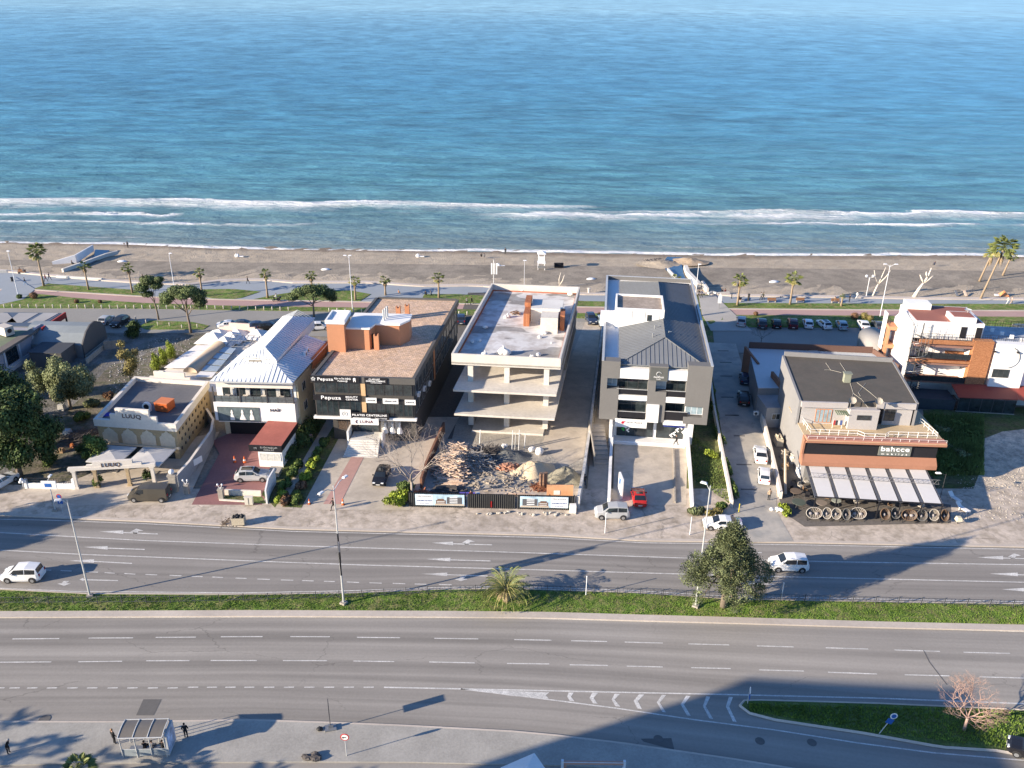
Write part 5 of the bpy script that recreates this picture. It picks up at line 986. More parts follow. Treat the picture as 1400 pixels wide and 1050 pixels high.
# ================= WHITE AND BRICK BUILDING (right edge) =================
def cornerhouse():
    z=zt(1160,400,5.833); zR=10.7; fr=FR(G(*z(385,560),0)[:2],6.5)
    a=fr.roof(1336,468,zR); yF=fr.roof(1351,467,zR)[1]
    t=T_('corner_house','white and orange brick terrace building with three balconies and a caged spiral stair','building',fr); R_=lambda a_,b,c,d,y=yF:rect(fr,z,a_,b,c,d,y)
    bk=M('orange_brick',(.48,.235,.12),.85,.15,2); brickify(bk,(.40,.2,.1),2.2,.5,.25,.03,rot=(pi/2,0,0))
    yB=fr.roof(1233,425,zR+1.1)[1]; xL=fr.front(*z(470,600),yF)[0]; xb0,_,zb0,zb1=R_(1010,400,1010,690); xb1=R_(1165,400,1100,720)[0]; xw0=R_(1190,400,1345,735)[0]; xw1=R_(1190,400,1360,735)[1]
    xs=xL
    # slabs & back wall of the balconies
    wl=MB(); wl.box(xL,xb0,yF+3,yB,0,10.2); wl.box(xb0,xw1+12,yF+1.2,yB,0,9.9); wl.box(xL,xL+.3,yF+1.4,yF+3,0,12.2); wl.profx([(yF+1.4,0),(yB,0),(yB,10.7),(yF+6,13.2),(yF+1.4,12.6)],xL-.32,xL-.02); wl.build('wall',m_whitew,t)
    pv=MB(); pv.box(xb0-.0,xb1,yF-.05,yF+1.2,2.9,zR); 
    for z0,z1 in ((9.85,10.5),(6.7,7.15)): pv.box(xL+1.0,xb0,yF-.02,yF+.3,z0,z1)
    pv.build('brick_facade',bk,t)
    sl=MB(); 
    for zz in (3.35,6.5,9.5): sl.box(xL+.5,xb0,yF+.3,yF+3,zz-.3,zz)
    sl.build('balcony_slab',M('brown_slab',(.27,.15,.12),.8,.08),t)
    for zz,gm in ((3.35,m_black),(7.3,m_black),(10.5,m_black)): railing(t,[(xL+1.0,yF+.15,zz),(xb0-.05,yF+.15,zz)],h=1.0,bars=2,mat=m_black,infill=.25,glass=M('dark_screen',(.03,.035,.04),.4,.2) if zz<9 else None)
    q=MB(); q.box(xL+6.3,xL+9.3,yF+2.9,yF+3,6.6,7.7); q.build('brick_chimney_breast',bk,t)
    wp=MB(); wp.box(xw0,xw1,yF-.35,yF+1.2,3.2,10.5); wp.build('white_panel',m_whitew,t); wp=MB(); wp.box(xw1+.01,xw1+12,yF+.3,yF+1.2,0,10.4); wp.build('right_wall',M('bluewhite_render',(.66,.67,.70),.8,.05),t)
    x0,x1,z0,z1=R_(1155,608,1270,680,yF-.35); window(t,x0,x1,z0,z1,yF-.36,3,1)
    arc=MB(); c=R_(1270,520,1270,520,yF-.4); arc.tube([(c[0]+1.75*cos(R(a_)),yF-.42,c[2]+1.75*sin(R(a_))) for a_ in range(-75,80,12)],.07,5); arc.build('ring_sign',m_metal,t)
    for pxx in ((1350,475),(1165,468)): c=R_(*pxx,*pxx,yF-.4); q=MB(); q.box(c[0]-.15,c[0]+.15,yF-.75,yF-.36,c[2]-.12,c[2]+.12); q.build('floodlight',m_black,t)
    # left timber/orange frame side : slanting frames toward the beach
    fm=MB(); mor=MATS['orange_render']; y0=yF+6; 
    for zz in (3.2,6.4,9.6): fm.box(xL-1.7,xL-.33,y0+1,yB+.5,zz-.35,zz+.25)
    for yy in (y0+1.2,(y0+yB)/2,yB): fm.box(xL-1.7,xL-1.35,yy,yy+.4,0,9.25)
    fm.build('side_gallery',mor,t); q=MB(); q.box(xL-1.5,xL-1.45,y0+1.7,yB-.1,.3,9.0); q.build('gallery_glazing',m_glass,t); q=MB(); q.box(xL-1.85,xL-1.72,yB-1.0,yB+.7,5.2,11.6); q.build('gallery_fin',m_whitew,t); railing(t,[(xL-1.6,y0+1.2,9.85),(xL-1.6,yB+.3,9.85)],h=1.3,bars=2,mat=m_black,infill=.25)
    # roof house
    rf=MB(); mrr=M('red_brown_roof',(.30,.12,.09),.8,.08,.8,big=.08); x1_=R_(1090,250,1090,250,yF+1.5)[0]
    ph=MB(); ph.box(xL+.2,x1_,yF+1.5,yF+9.5,10.2,13.0); xx0=R_(835,200,835,200,yF+1.45)[0]; ph.box(xx0,xx0+3.6,yF+1.45,yF+4.5,10.2,13.9); xx1=R_(540,150,540,150,yF+7)[0]; ph.box(xx1-1.5,xx1+2.2,yF+7,yF+9.4,13.0,14.0); ph.build('roof_house',m_whitew,t)
    rf.box(xL+.5,x1_-.3,yF+1.8,yF+9.2,13.0,13.05); rf.box(xx0+.3,xx0+3.3,yF+1.8,yF+4.2,13.9,13.95); rf.build('roof',mrr,t)
    for a_,b in ((885,345),(1008,345)): c=R_(a_,b,a_,b,yF+1.45); q=MB(); q.box(c[0],c[0]+.9,yF+1.38,yF+1.44,10.5,12.4); q.build('door',m_black,t)
    tr=MB(); tr.box(x1_,xw1+12,yF+1.3,yB-.4,9.9,9.96); tr.build('terrace_floor',M('terrace_tile',(.36,.38,.41),.7,.2,.4,big=.2,bscale=.15),t)
    railing(t,[(x1_,yF+1.3,10.4),(xw1+11,yF+.5,10.4)],h=.9,bars=2,mat=m_black,infill=.3); railing(t,[(x1_-3,yB-.3,9.9),(xw1+3,yB-.3,9.9),(xw1+9,yF+3,9.9)],h=1.1,bars=2,mat=m_black,infill=.4)
    for k in range(9): q=MB(); q.box(0,.5,0,.35,9.96,10.5); q.v=[(x+x1_+3.4+k*1.0,y+yB-3-k*1.35,zz) for x,y,zz in q.v]; q.build('parapet_block',m_whitew,t)
    dsh=MB(); dsh.lathe([(.05,0),(.4,.1),(.55,.25),(.42,.14)],10,(xx0+3.0,yF+4.0,14.2)); dsh.tube([(xx0+3.0,yF+4,13.9),(xx0+3.0,yF+4,14.3)],.05,5); dsh.build('satellite_dish',m_galv,t)
    # spiral stair
    ss=MB(); cx,cy=xL+1.3,yF+.6; r=1.35
    for i in range(66):
        a_=i*.42; zz=.3+i*.16; p=[(cx+.08*cos(a_),cy+.08*sin(a_)),(cx+r*cos(a_-.17),cy+r*sin(a_-.17)),(cx+r*cos(a_+.17),cy+r*sin(a_+.17))]; ss.prism(p,zz,zz+.05)
    ss.tube([(cx,cy,0),(cx,cy,13)],.09,7)
    ss=ss.build('spiral_stair',m_frame,t); cg=MB()
    for i in range(14):
        a_=2*pi*i/14; cg.tube([(cx+r*cos(a_),cy+r*sin(a_),8.0),(cx+r*cos(a_),cy+r*sin(a_),12.8)],.02,4)
    for zz in (10.2,11.5,12.8): cg.tube([(cx+r*cos(2*pi*k/14),cy+r*sin(2*pi*k/14),zz) for k in range(15)],.025,4)
    cg.tube([(cx+r*cos(i*.42),cy+r*sin(i*.42),1.2+i*.16) for i in range(56)],.03,4); cg.build('stair_cage',m_metal,ss)
    # red roofed glass annex
    rr=M('red_sheet_roof',(.24,.05,.04),.6,.06,.8,big=.08); an=T_('glass_annex','single storey glass dining annex under a dark red sloping roof','building',fr)
    p=[fr.roof(*z(*s_),h) for s_,h in (((880,835),2.6),((1355,855),2.6),((1320,735),3.4),((820,730),3.4))]
    q=MB(); hh=(2.6,2.6,3.4,3.4); v=[(p[i][0],p[i][1],hh[i]) for i in range(4)]; q.add(v+[(x,y,c-.1) for x,y,c in v],[(0,1,2,3),(7,6,5,4),(0,4,5,1),(1,5,6,2),(2,6,7,3),(3,7,4,0)]); 
    q.add([(v[1][0]+.02,v[1][1],2.6),(v[1][0]+7,v[1][1]-3,2.3),(v[2][0]+8,v[2][1],3.9),(v[2][0]+.02,v[2][1],3.4)],[(0,1,2,3)]); q.build('roof',rr,an)
    x0,x1=v[0][0]+.2,v[1][0]-.2; 
    for i in range(5): a_=lerp(x0,x1,i/5); window(an,a_,lerp(x0,x1,(i+1)/5)-.02,.2,2.5,v[0][1]+.2,1,1)
    q=MB(); q.box(x0-.1,x1+.1,v[0][1]+.1,v[0][1]+.4,0,.2); q.build('plinth',m_concd,an)
    q=MB(); q.box(x0-8.5,x0-.3,v[0][1]+.5,v[0][1]+4.5,0,1.8); tag(q.build('dark_shelter',M('dark_net',(.05,.06,.07),.8,.15),loc=(fr.o[0],fr.o[1],0),rz=-fr.a),'low dark netted shelter below the balconies of the corner house','shelter')
cornerhouse()
# ================= LEFT: warehouse, red-beam canopy, round-gabled shed =================
def westside():
    z=zt(0,415,8.75); wm=M('grey_sheet_wall',(.34,.33,.36),.7,.06,1)
    b0=G(*z(60,860),0); b1=G(*z(535,545),0); dx,dy=b1[0]-b0[0],b1[1]-b0[1]; L=hypot(dx,dy)
    fr=FR((b0[0],b0[1]),-math.degrees(atan2(dy,dx)))       # x runs along the long wall, inland
    t=T_('grey_warehouse','grey panelled warehouse with pale plinth and dark window bays','warehouse',fr); h=4.4
    q=MB(); q.box(-14,L,.0,14,0,h-.4); q.build('wall',wm,t); q=MB(); q.box(-14,L+.1,-.25,-.003,0,.7); q.box(-14,L+.1,-.14,-.003,.7,1.1); q.build('plinth',M('pale_plinth',(.55,.56,.58),.8,.06),t)
    q=MB(); q.box(-14,L+.3,-.6,.9,h-.4,h); q.build('eave',M('eave_brown',(.16,.14,.125),.8,.08),t); q=MB(); q.box(-14,L-2,.9,13.8,h-.39,h-.1); q.build('roof',M('green_roof',(.17,.20,.13),.85,.1),t)
    for x in (L*.43,L*.78,L*.08): q=MB(); q.box(x-.2,x+.2,-.12,-.002,1.1,h-.4); q.build('pilaster',MATS['pale_plinth'],t)
    window(t,L*.12,L*.38,1.2,3.8,-.003,2,1); q=MB(); q.box(L-2.0,L+.2,-.3,-.002,1.1,h+.4); q.build('end_pier',M('pier_grey',(.42,.41,.45),.8,.05),t)
    c=G(*z(75,370),h); tk=thing('roof_tank','white insulated box unit with a round port on the warehouse roof','roof unit',(c[0],c[1],h-.05),R(-30)); q=MB(); q.box(-1.3,1.3,-.8,.8,.15,1.7); q.build('body',M('offwhite_box',(.55,.50,.44),.7,.08),tk); q=MB(); q.disc((1.32,0,1.0),.4,'x',12,.05); q.build('port',m_black,tk); q=MB(); q.box(-1.2,1.2,-.7,.7,0,.15); q.build('skid',m_black,tk)
    # canopy with dark red beam
    cf=FR(G(*z(490,300),4.2)[:2],0); cn=thing('street_canopy','flat canopy with grey panels, dark blue joints and a red edge beam','canopy',(cf.o[0],cf.o[1],0)); rp=lambda a,b:cf.roof(*z(a,b),4.2)
    A,B=rp(495,270),rp(735,112); W_=rp(-200,270)[0]
    q=MB(); q.prism([(W_-6,A[1]),A,B,(W_,B[1])],4.05,4.2); q.build('roof',M('dark_blue_joint',(.09,.12,.17),.6,.05),cn)
    for a,b,c_,d in ((-120,200,-60,90),(75,265,225,465),(330,500,520,705)):
        p=[rp(a,228),rp(b,228),rp(d,115),rp(c_,115)]; q=MB(); q.prism(p,4.202,4.25); q.build('panel',M('canopy_grey',(.36,.35,.34),.7,.04),cn)
    q=MB(); A2,B2=rp(495,315),rp(780,125); q.add([(A2[0],A2[1],3.6),(B2[0],B2[1],3.6),(B2[0],B2[1],4.6),(A2[0],A2[1],4.6)],[(0,1,2,3)]); q.add([(A2[0]+.25,A2[1]-.1,3.6),(B2[0]+.25,B2[1]-.1,3.6),(B2[0]+.25,B2[1]-.1,4.6),(A2[0]+.25,A2[1]-.1,4.6)],[(3,2,1,0)]); q.f+=[(0,3,7,4),(1,5,6,2),(3,2,6,7),(0,4,5,1)]; q.m+=[0]*4; q.build('red_beam',M('red_beam',(.35,.03,.025),.6,.06),cn)
    for p in (A2,B2,(lerp(A2[0],B2[0],.5),lerp(A2[1],B2[1],.5))): q=MB(); q.box(p[0]-.12,p[0]+.12,p[1]-.1,p[1]+.14,0,3.6); q.build('post',m_black,cn)
    # round-gabled shed
    s0=G(*z(1025,650),0); s1=G(*z(1290,440),0); dx,dy=s1[0]-s0[0],s1[1]-s0[1]; L=hypot(dx,dy); sf=FR((s0[0],s0[1]),-math.degrees(atan2(dy,dx))); sh_=T_('round_gable_shed','dark shed with curved gable wall facing the rubble plot','shed',sf); dk=M('dark_sheet',(.105,.10,.10),.7,.06,1)
    pr=[(0,0),(L,0),(L,2.6),(L*.86,4.2),(L*.62,5.0),(L*.42,4.9),(L*.22,4.2),(L*.05,3.0),(0,2.6)]
    q=MB(); q.profy(pr,0,.25); q.build('gable_wall',dk,sh_); q=MB(); pr2=[(x*1.0,zz-.25 if zz>2 else zz) for x,zz in pr]; q.profy(pr2,.26,11); q.build('roof',M('blue_grey_sheet',(.22,.245,.26),.5,.06,.5),sh_)
    q=MB(); q.box(-4.6,-.1,1.5,7,0,2.7); q.build('side_shed',dk,sh_); q=MB(); q.box(-4.8,.0,1.3,7.2,2.7,2.85); q.build('side_roof',M('side_roof_dark',(.07,.075,.085),.7,.06),sh_); q=MB(); q.box(-.1,L+.1,-.35,-.003,0,.5); q.build('base_course',m_concd,sh_)
westside()
# ================= ROAD MARKINGS =================
def mk(name,segs,w=.13,z=.008,dz0=0):
    mb=MB()
    for s in segs:
        P=[G(a,b,z) for a,b in s]
        for a,b in zip(P,P[1:]):
            dx,dy=b[0]-a[0],b[1]-a[1]; L=hypot(dx,dy); nx,ny=-dy/L*w/2,dx/L*w/2
            mb.add([(a[0]-nx,a[1]-ny,z),(b[0]-nx,b[1]-ny,z),(b[0]+nx,b[1]+ny,z),(a[0]+nx,a[1]+ny,z)],[(0,1,2,3)])
    return mb.build(name,m_white,kind='structure')
def dashes(rows): return [[(a,ya),(b,yb)] for a,ya,b,yb in rows]
mk('lane_marking',dashes([(17,873.5,81,873),(121,872.3,182,872),(213,871.4,268,871),(302,870.5,359,870.3),(397,870.3,451,870.5),(488,871.3,547,871.8),(594,872.6,654,873.5),(703,874.4,754,875.3),(781,876,830,877),(854,877.8,906,879.1),(941,880.2,997,881.7),(1035,883,1085,884.4),(1129,885.6,1187,887.3),(1223,888.6,1285,890.5),(1317,891.7,1381,893.3),(1420,894.6,1480,896.2),(-80,874.2,-20,873.7)]))
mk('lane_marking',dashes([(0,905.3,70,904.9),(107,904.7,167,904),(200,903.4,259,903.1),(288,903,351,903),(387,903.1,447,903.2),(483,903.7,539,904.4),(587,905,649,906.2),(693,907,751,907.7),(779,908.8,831,909.8),(857,910.7,906,911.8),(945,912.8,999,914),(1038,915.8,1099,917.4),(1132,919,1199,921.4),(1237,922.5,1298,924),(1339,925.3,1400,927),(1440,928,1500,930)]))
mk('lane_marking',dashes([(x,940.6,x+14,940.3) for x in (-8,13,37,64,92,119,147,174,202,229)]+[(x,939.6,x+14,939.4) for x in (257,283,308,334,361,388,416,443,470,497)]))
mk('edge_line',[[(525,939.6),(700,943.2),(850,946.5),(1000,949.6),(1200,954.5),(1400,962),(1500,966)]],.16)
mk('edge_line',[[(630,941.8),(740,955),(845,968.5),(950,984),(1060,998),(1175,1016),(1275,1029),(1395,1039),(1480,1046)]],.14)
mk('edge_line',[[(-100,845.6),(0,844.6),(400,843.4),(700,844.8),(1000,852.5),(1400,863.5),(1480,866)]],.12)
mk('edge_line',[[(-100,803),(0,804),(100,808.5),(330,810.5),(480,807.6),(600,803),(700,801.8),(860,807),(1000,815.5),(1400,822.5)]],.12)
mk('edge_line',[[(-100,708),(60,711),(200,716),(400,726.5),(750,735),(880,742),(1100,745),(1400,751)]],.12)
mk('lane_line',[[(-100,725),(0,728),(105,734),(200,739),(400,746),(600,752),(700,755),(940,763),(1140,768),(1400,772),(1480,774)]],.15)
mk('lane_line',[[(-100,748),(0,752),(115,758),(400,769),(500,772.5),(700,778),(940,785),(1050,788),(1400,796),(1480,798)]],.15)
mk('lane_marking',dashes([(60,779,70,779.5),(83,780,98,780.7),(118,781.6,134,782.3),(143,782.9,157,783.6),(170,784,185,785),(199,785.3,215,786),(232,786.5,248,787.2),(262,787.8,277,788.3),(290,788.8,305,789.5),(322,790.3,337,790.8),(352,791.6,369,792.2),(384,792.8,401,793.3),(413,793.7,429,794.2),(443,794.7,458,795.1),(474,795.6,491,796.3),(505,796.7,522,797.3),(537,797.5,554,798),(567,798.4,583,798.8),(600,799.2,618,799.6)]))
def pmark(name,polys,z=.0095):
    mb=MB()
    for p in polys:
        q=[G(a,b,z) for a,b in p]
        if sum(a[0]*b[1]-b[0]*a[1] for a,b in zip(q,q[1:]+q[:1]))<0: q=q[::-1]
        mb.poly(q)
    return mb.build(name,m_white,kind='structure')
za=zt(0,680,3.5); zb_=zt(350,680,3.5); zc_=zt(1000,680,3.5)
def arrow(z,tip,head,tail,turn=0,tx=None):
    hx,hy=head; P=[[z(*tip),z(hx,hy-10),z(hx,hy+7)],[z(hx,hy-2.2),z(tail[0],tail[1]-2.2),z(tail[0],tail[1]+2.2),z(hx,hy+2.2)]]
    if turn>0: P.append([z(tx-28,tail[1]-9),z(tx+2,tail[1]-26),z(tx+36,tail[1]-16),z(tx+12,tail[1]-13),z(tx+6,tail[1]-2),z(tx-16,tail[1]-2),z(tx-8,tail[1]-11)])
    if turn<0: P.append([z(tx-36,tail[1]+15),z(tx-4,tail[1]+25),z(tx+30,tail[1]+14),z(tx+8,tail[1]+13),z(tx+22,tail[1]+2),z(tx-6,tail[1]+2),z(tx-14,tail[1]+12)])
    pmark('arrow_marking',P)
arrow(za,(475,163),(590,168),(755,175),1,650); arrow(za,(400,237),(515,243),(692,249)); arrow(za,(330,303),(450,306),(632,316)); arrow(za,(380,393),(400,394),(565,398),-1,310)
arrow(zb_,(840,217),(943,222),(1130,227),1,1012); arrow(zb_,(815,295),(930,299),(1122,304)); arrow(zb_,(793,366),(915,370),(1110,376),-1,985)
arrow(zc_,(1175,287),(1300,290),(1430,294),1,1350); arrow(zc_,(1235,365),(1370,370),(1500,374)); arrow(zc_,(1295,440),(1400,443),(1530,448)); arrow(zc_,(-80,262),(40,260),(145,265)); arrow(zc_,(20,413),(90,412),(205,416))
zg=zt(700,900,4)
pmark('gore_chevron',[[zg(*p) for p in q] for q in [
 [(310,187),(338,187),(322,210),(342,235),(316,233),(302,210)],[(440,187),(470,189),(446,217),(468,248),(443,246),(424,216)],[(562,193),(590,195),(560,226),(592,264),(566,262),(545,226)],
 [(695,196),(724,198),(688,234),(710,277),(686,274),(665,233)],[(820,199),(842,201),(808,243),(842,296),(822,293),(792,241)],[(952,204),(976,206),(940,253),(978,314),(957,312),(922,252)],[(1062,208),(1084,210),(1060,262),(1100,332),(1080,329),(1044,262)],[(1186,210),(1208,212),(1188,266),(1228,348),(1208,345),(1170,264)]]])
pmark('gore_wedge',[[(640,942.4),(700,944.6),(751,946.6),(746,950.5),(750,955),(700,951.5)]])
m_patch=M('asphalt_patch',(.13,.125,.12),.9,.08,1); 
for pp in ([(196,956),(221,956),(210,978),(186,978)],[(876,1010),(918,1009),(922,1025),(880,1014)],[(440,712),(450,714),(449,716),(438,714)]): patch('asphalt_patch',pp,m_patch,z=.012)
cr=MB(); 
for P in ([(1262,889),(1270,905),(1283,922),(1294,936)],):
    for a,b in zip(P,P[1:]): A,B=G(*a,.013),G(*b,.013); cr.add([A,B,(B[0]+.1,B[1],.013),(A[0]+.1,A[1],.013)],[(0,1,2,3)])
cr.build('asphalt_crack',m_patch,kind='structure')
for (a,b) in ((1039,1013),(1110,1015),(900,1010)):
    q=MB(); q.disc((0,0,0),.42,'z',16,.01); o=q.build('manhole_cover',m_patch,loc=G(a,b,.016)); tag(o,{1039:'dark round manhole cover left of the island sign',1110:'dark round manhole cover beside the long grass island',900:'dark round manhole cover below the gore chevrons'}[a],'manhole cover')
# traffic island
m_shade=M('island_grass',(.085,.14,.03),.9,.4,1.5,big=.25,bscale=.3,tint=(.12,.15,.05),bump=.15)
isl=[(1012,965),(1018,958),(1040,957.5),(1200,962),(1400,971),(1500,976),(1500,1050),(1362,1026),(1292,1021.5),(1275,1019),(1180,1002),(1060,984),(1025,975)]
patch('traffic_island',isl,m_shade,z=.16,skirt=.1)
kb=MB(); Pk=[G(a,b,.1) for a,b in isl+isl[:1]]
kb.tube([(p[0],p[1],.09) for p in Pk],.16,4); kb.build('kerb_island',m_curb,kind='structure')
# joints in the driveway, drain slots
jt=MB(); zq=zt(960,400,5.385)
for a,b in ((115,195),(130,215),(130,220),(140,230),(165,265)):
    pass
for y,x0,x1 in ((428,115,195),(513,130,217),(614,133,222),(769,140,232),(902,168,268)): A,B=G(*zq(x0,y),.15),G(*zq(x1,y+2),.15); jt.box(A[0],B[0],A[1]-.16,A[1]+.16,.136,.15)
zk_=zt(1000,560,5.833)
for y,x0,x1 in ((45,0,60),(208,20,105),(437,40,160),(635,75,200)): A,B=G(*zk_(x0,y),.15),G(*zk_(x1,y),.15); jt.box(A[0],B[0],A[1]-.16,A[1]+.16,.136,.15)
jt.build('drain_grate',m_patch,kind='structure')
# ================= GRASS TUFTS =================
def tufts(name,label,n,region,z,mat,h=.16,w=.05):
    mb=MB(); i=0
    while i<n:
        a=random.uniform(*region[0]); lo,hi=region[1](a); b=random.uniform(lo,hi); x,y,_=G(a,b,z); hh=h*random.uniform(.5,1.4)
        for k in range(2): an=random.uniform(0,6.28); dx,dy=cos(an)*w,sin(an)*w; mb.add([(x-dx,y-dy,z-.03),(x+dx,y+dy,z-.03),(x+random.uniform(-.08,.08),y+random.uniform(-.08,.08),z+hh)],[(0,1,2)])
        i+=1
    o=mb.build(name,mat,kind='stuff'); o['label']=label; o['category']='grass'; return o
m_blade=M('grass_blade',(.15,.235,.04),.8,.4,3,big=.3,bscale=.4)
m_bladed=M('weed_blade',(.15,.20,.06),.85,.5,3,big=.4,bscale=.3)
tufts('grass','short green grass growing along the road median',20000,((-20,1420),lambda a:(pl(MT,a)+1.5,pl(MBt,a)-.5)),.14,m_blade,.09)
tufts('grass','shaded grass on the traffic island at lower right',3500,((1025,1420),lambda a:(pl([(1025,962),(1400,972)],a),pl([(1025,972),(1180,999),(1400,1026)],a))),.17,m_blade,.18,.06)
tufts('weeds','rough weeds covering the empty plot right of the furniture shop',7000,((1262,1345),lambda a:(568,650)),.1,m_bladed,.5,.1)
tufts('weeds','wild grass in the shaded side garden of the grey office',2500,((942,998),lambda a:(pl([(942,590),(998,640)],a),pl([(942,650),(998,690)],a))),.1,m_bladed,.22,.06)
# ================= VEGETATION =================
def leafmb(clumps,n,size,droop=0,flat=.0,nm=3,aspect=.55):
    "clumps=(x,y,z,rx,ry,rz); leaf-sized faces near the surface of every clump"
    mb=MB(); tot=sum(c[3]*c[4]+c[4]*c[5]+c[3]*c[5] for c in clumps); V=mb.v; Fm=mb.f; Mi=mb.m
    for c in clumps:
        k=int(n*(c[3]*c[4]+c[4]*c[5]+c[3]*c[5])/tot); tone=random.random()
        for _ in range(k):
            u=random.uniform(-1,1); a=random.uniform(0,2*pi); r=random.random()**.35*random.uniform(.8,1.12); s=sqrt(1-u*u)
            x,y,z=c[0]+c[3]*s*cos(a)*r,c[1]+c[4]*s*sin(a)*r,c[2]+c[5]*u*r
            sz=size*random.uniform(.6,1.4); nx,ny,nz=s*cos(a)+random.uniform(-.7,.7),s*sin(a)+random.uniform(-.7,.7),u+random.uniform(-.5,.9)
            L=sqrt(nx*nx+ny*ny+nz*nz)+1e-6; nx/=L;ny/=L;nz/=L
            tx,ty,tz=(-ny,nx,0); l2=hypot(tx,ty)+1e-6; tx/=l2;ty/=l2
            bx,by,bz=ny*tz-nz*ty,nz*tx-nx*tz,nx*ty-ny*tx
            if droop: bx*=1-droop;by*=1-droop;bz=bz*(1-droop)-droop
            o=len(V); w_=sz*aspect
            V.append((x-tx*w_,y-ty*w_,z-tz*w_)); V.append((x+tx*w_,y+ty*w_,z)); V.append((x+bx*sz*1.6+tx*w_*.3,y+by*sz*1.6+ty*w_*.3,z+bz*sz*1.6))
            V.append((x+bx*sz*.8-tx*w_,y+by*sz*.8-ty*w_,z+bz*sz*.8))
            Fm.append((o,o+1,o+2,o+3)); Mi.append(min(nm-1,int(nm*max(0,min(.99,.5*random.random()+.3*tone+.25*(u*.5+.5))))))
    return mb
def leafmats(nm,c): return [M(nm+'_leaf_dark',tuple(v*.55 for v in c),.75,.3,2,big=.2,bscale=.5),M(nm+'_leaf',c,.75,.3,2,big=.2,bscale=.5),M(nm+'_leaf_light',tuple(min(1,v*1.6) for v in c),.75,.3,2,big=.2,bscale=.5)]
m_bark=M('bark',(.20,.16,.125),.95,.35,2,bump=.03); m_barkl=M('pale_bark',(.42,.36,.29),.9,.25,2,bump=.02)
def trunkmb(h,r,limbs,lean=(0,0),n=7,hb=.5):
    mb=MB(); pts=[(0,0,-.1),(lean[0]*.1+.04,lean[1]*.1,h*.25),(lean[0]*.3-.05,lean[1]*.3+.04,h*.55),(lean[0]*.6,lean[1]*.6,h*.85)]
    mb.tube(pts,[r*1.25,r,r*.75,r*.5],n)
    for (x,y,z,rr) in limbs:
        k=random.uniform(hb,.8); b=(lean[0]*k*.55,lean[1]*k*.55,h*k); m_=(lerp(b[0],x,.5)+random.uniform(-.2,.2),lerp(b[1],y,.5)+random.uniform(-.2,.2),lerp(b[2],z,.55)); mb.tube([b,m_,(x,y,z)],[r*.5,r*.3,r*.1],5)
    return mb
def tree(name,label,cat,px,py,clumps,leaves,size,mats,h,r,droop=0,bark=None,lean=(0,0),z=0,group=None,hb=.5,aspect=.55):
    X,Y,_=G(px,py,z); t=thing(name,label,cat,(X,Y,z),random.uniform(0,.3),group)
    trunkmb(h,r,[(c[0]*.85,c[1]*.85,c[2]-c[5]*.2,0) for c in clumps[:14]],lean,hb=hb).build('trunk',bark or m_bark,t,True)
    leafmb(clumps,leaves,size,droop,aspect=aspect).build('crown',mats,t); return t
def rc(n,R_,z0,z1,rr,flat=1.,hole=.0):
    out=[]
    for i in range(n):
        a=random.uniform(0,2*pi); q=sqrt(random.uniform(hole,1))*R_; z=random.uniform(z0,z1); k=1-.55*abs((z-(z0+z1)/2)/((z1-z0)/2+.01))**2
        s=rr*random.uniform(.65,1.25); out.append((q*cos(a)*k,q*sin(a)*k,z,s,s,s*flat))
    return out
g_dark=leafmats('evergreen',(.05,.078,.022)); g_olive=leafmats('olive',(.15,.17,.08)); g_pine=leafmats('pine',(.09,.12,.045)); g_cedar=leafmats('cedar',(.11,.13,.06)); g_yel=leafmats('yellow_tree',(.20,.17,.06)); g_lime=leafmats('lime_shrub',(.20,.25,.03)); g_shrub=leafmats('shrub',(.09,.13,.03)); g_red=leafmats('rust_shrub',(.16,.09,.05))
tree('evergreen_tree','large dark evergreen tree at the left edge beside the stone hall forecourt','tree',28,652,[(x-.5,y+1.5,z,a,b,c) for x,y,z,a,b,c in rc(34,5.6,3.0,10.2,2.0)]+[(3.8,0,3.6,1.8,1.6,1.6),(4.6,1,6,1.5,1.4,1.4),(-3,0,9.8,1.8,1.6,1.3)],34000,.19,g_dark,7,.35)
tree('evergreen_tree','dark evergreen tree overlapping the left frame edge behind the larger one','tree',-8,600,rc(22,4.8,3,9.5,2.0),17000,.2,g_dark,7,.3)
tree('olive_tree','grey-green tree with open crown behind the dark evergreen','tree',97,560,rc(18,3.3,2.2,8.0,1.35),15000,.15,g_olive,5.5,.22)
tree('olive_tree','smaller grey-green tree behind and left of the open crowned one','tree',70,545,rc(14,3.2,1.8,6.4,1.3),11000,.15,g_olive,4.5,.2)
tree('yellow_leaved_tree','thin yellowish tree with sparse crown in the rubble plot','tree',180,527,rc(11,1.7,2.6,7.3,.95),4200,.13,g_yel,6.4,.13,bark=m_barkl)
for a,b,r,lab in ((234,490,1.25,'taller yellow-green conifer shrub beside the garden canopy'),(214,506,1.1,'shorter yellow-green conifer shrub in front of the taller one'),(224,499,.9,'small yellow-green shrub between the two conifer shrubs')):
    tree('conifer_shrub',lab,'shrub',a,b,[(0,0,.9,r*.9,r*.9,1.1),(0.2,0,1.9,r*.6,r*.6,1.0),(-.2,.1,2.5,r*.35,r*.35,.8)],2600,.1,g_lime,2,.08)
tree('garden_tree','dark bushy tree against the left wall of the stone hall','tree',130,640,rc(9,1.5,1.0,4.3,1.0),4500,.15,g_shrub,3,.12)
tree('round_bush','dark round bush beside the cars parked by the shed','bush',180,462,rc(8,1.4,.7,2.6,1.0),2600,.16,g_dark,1.4,.1)
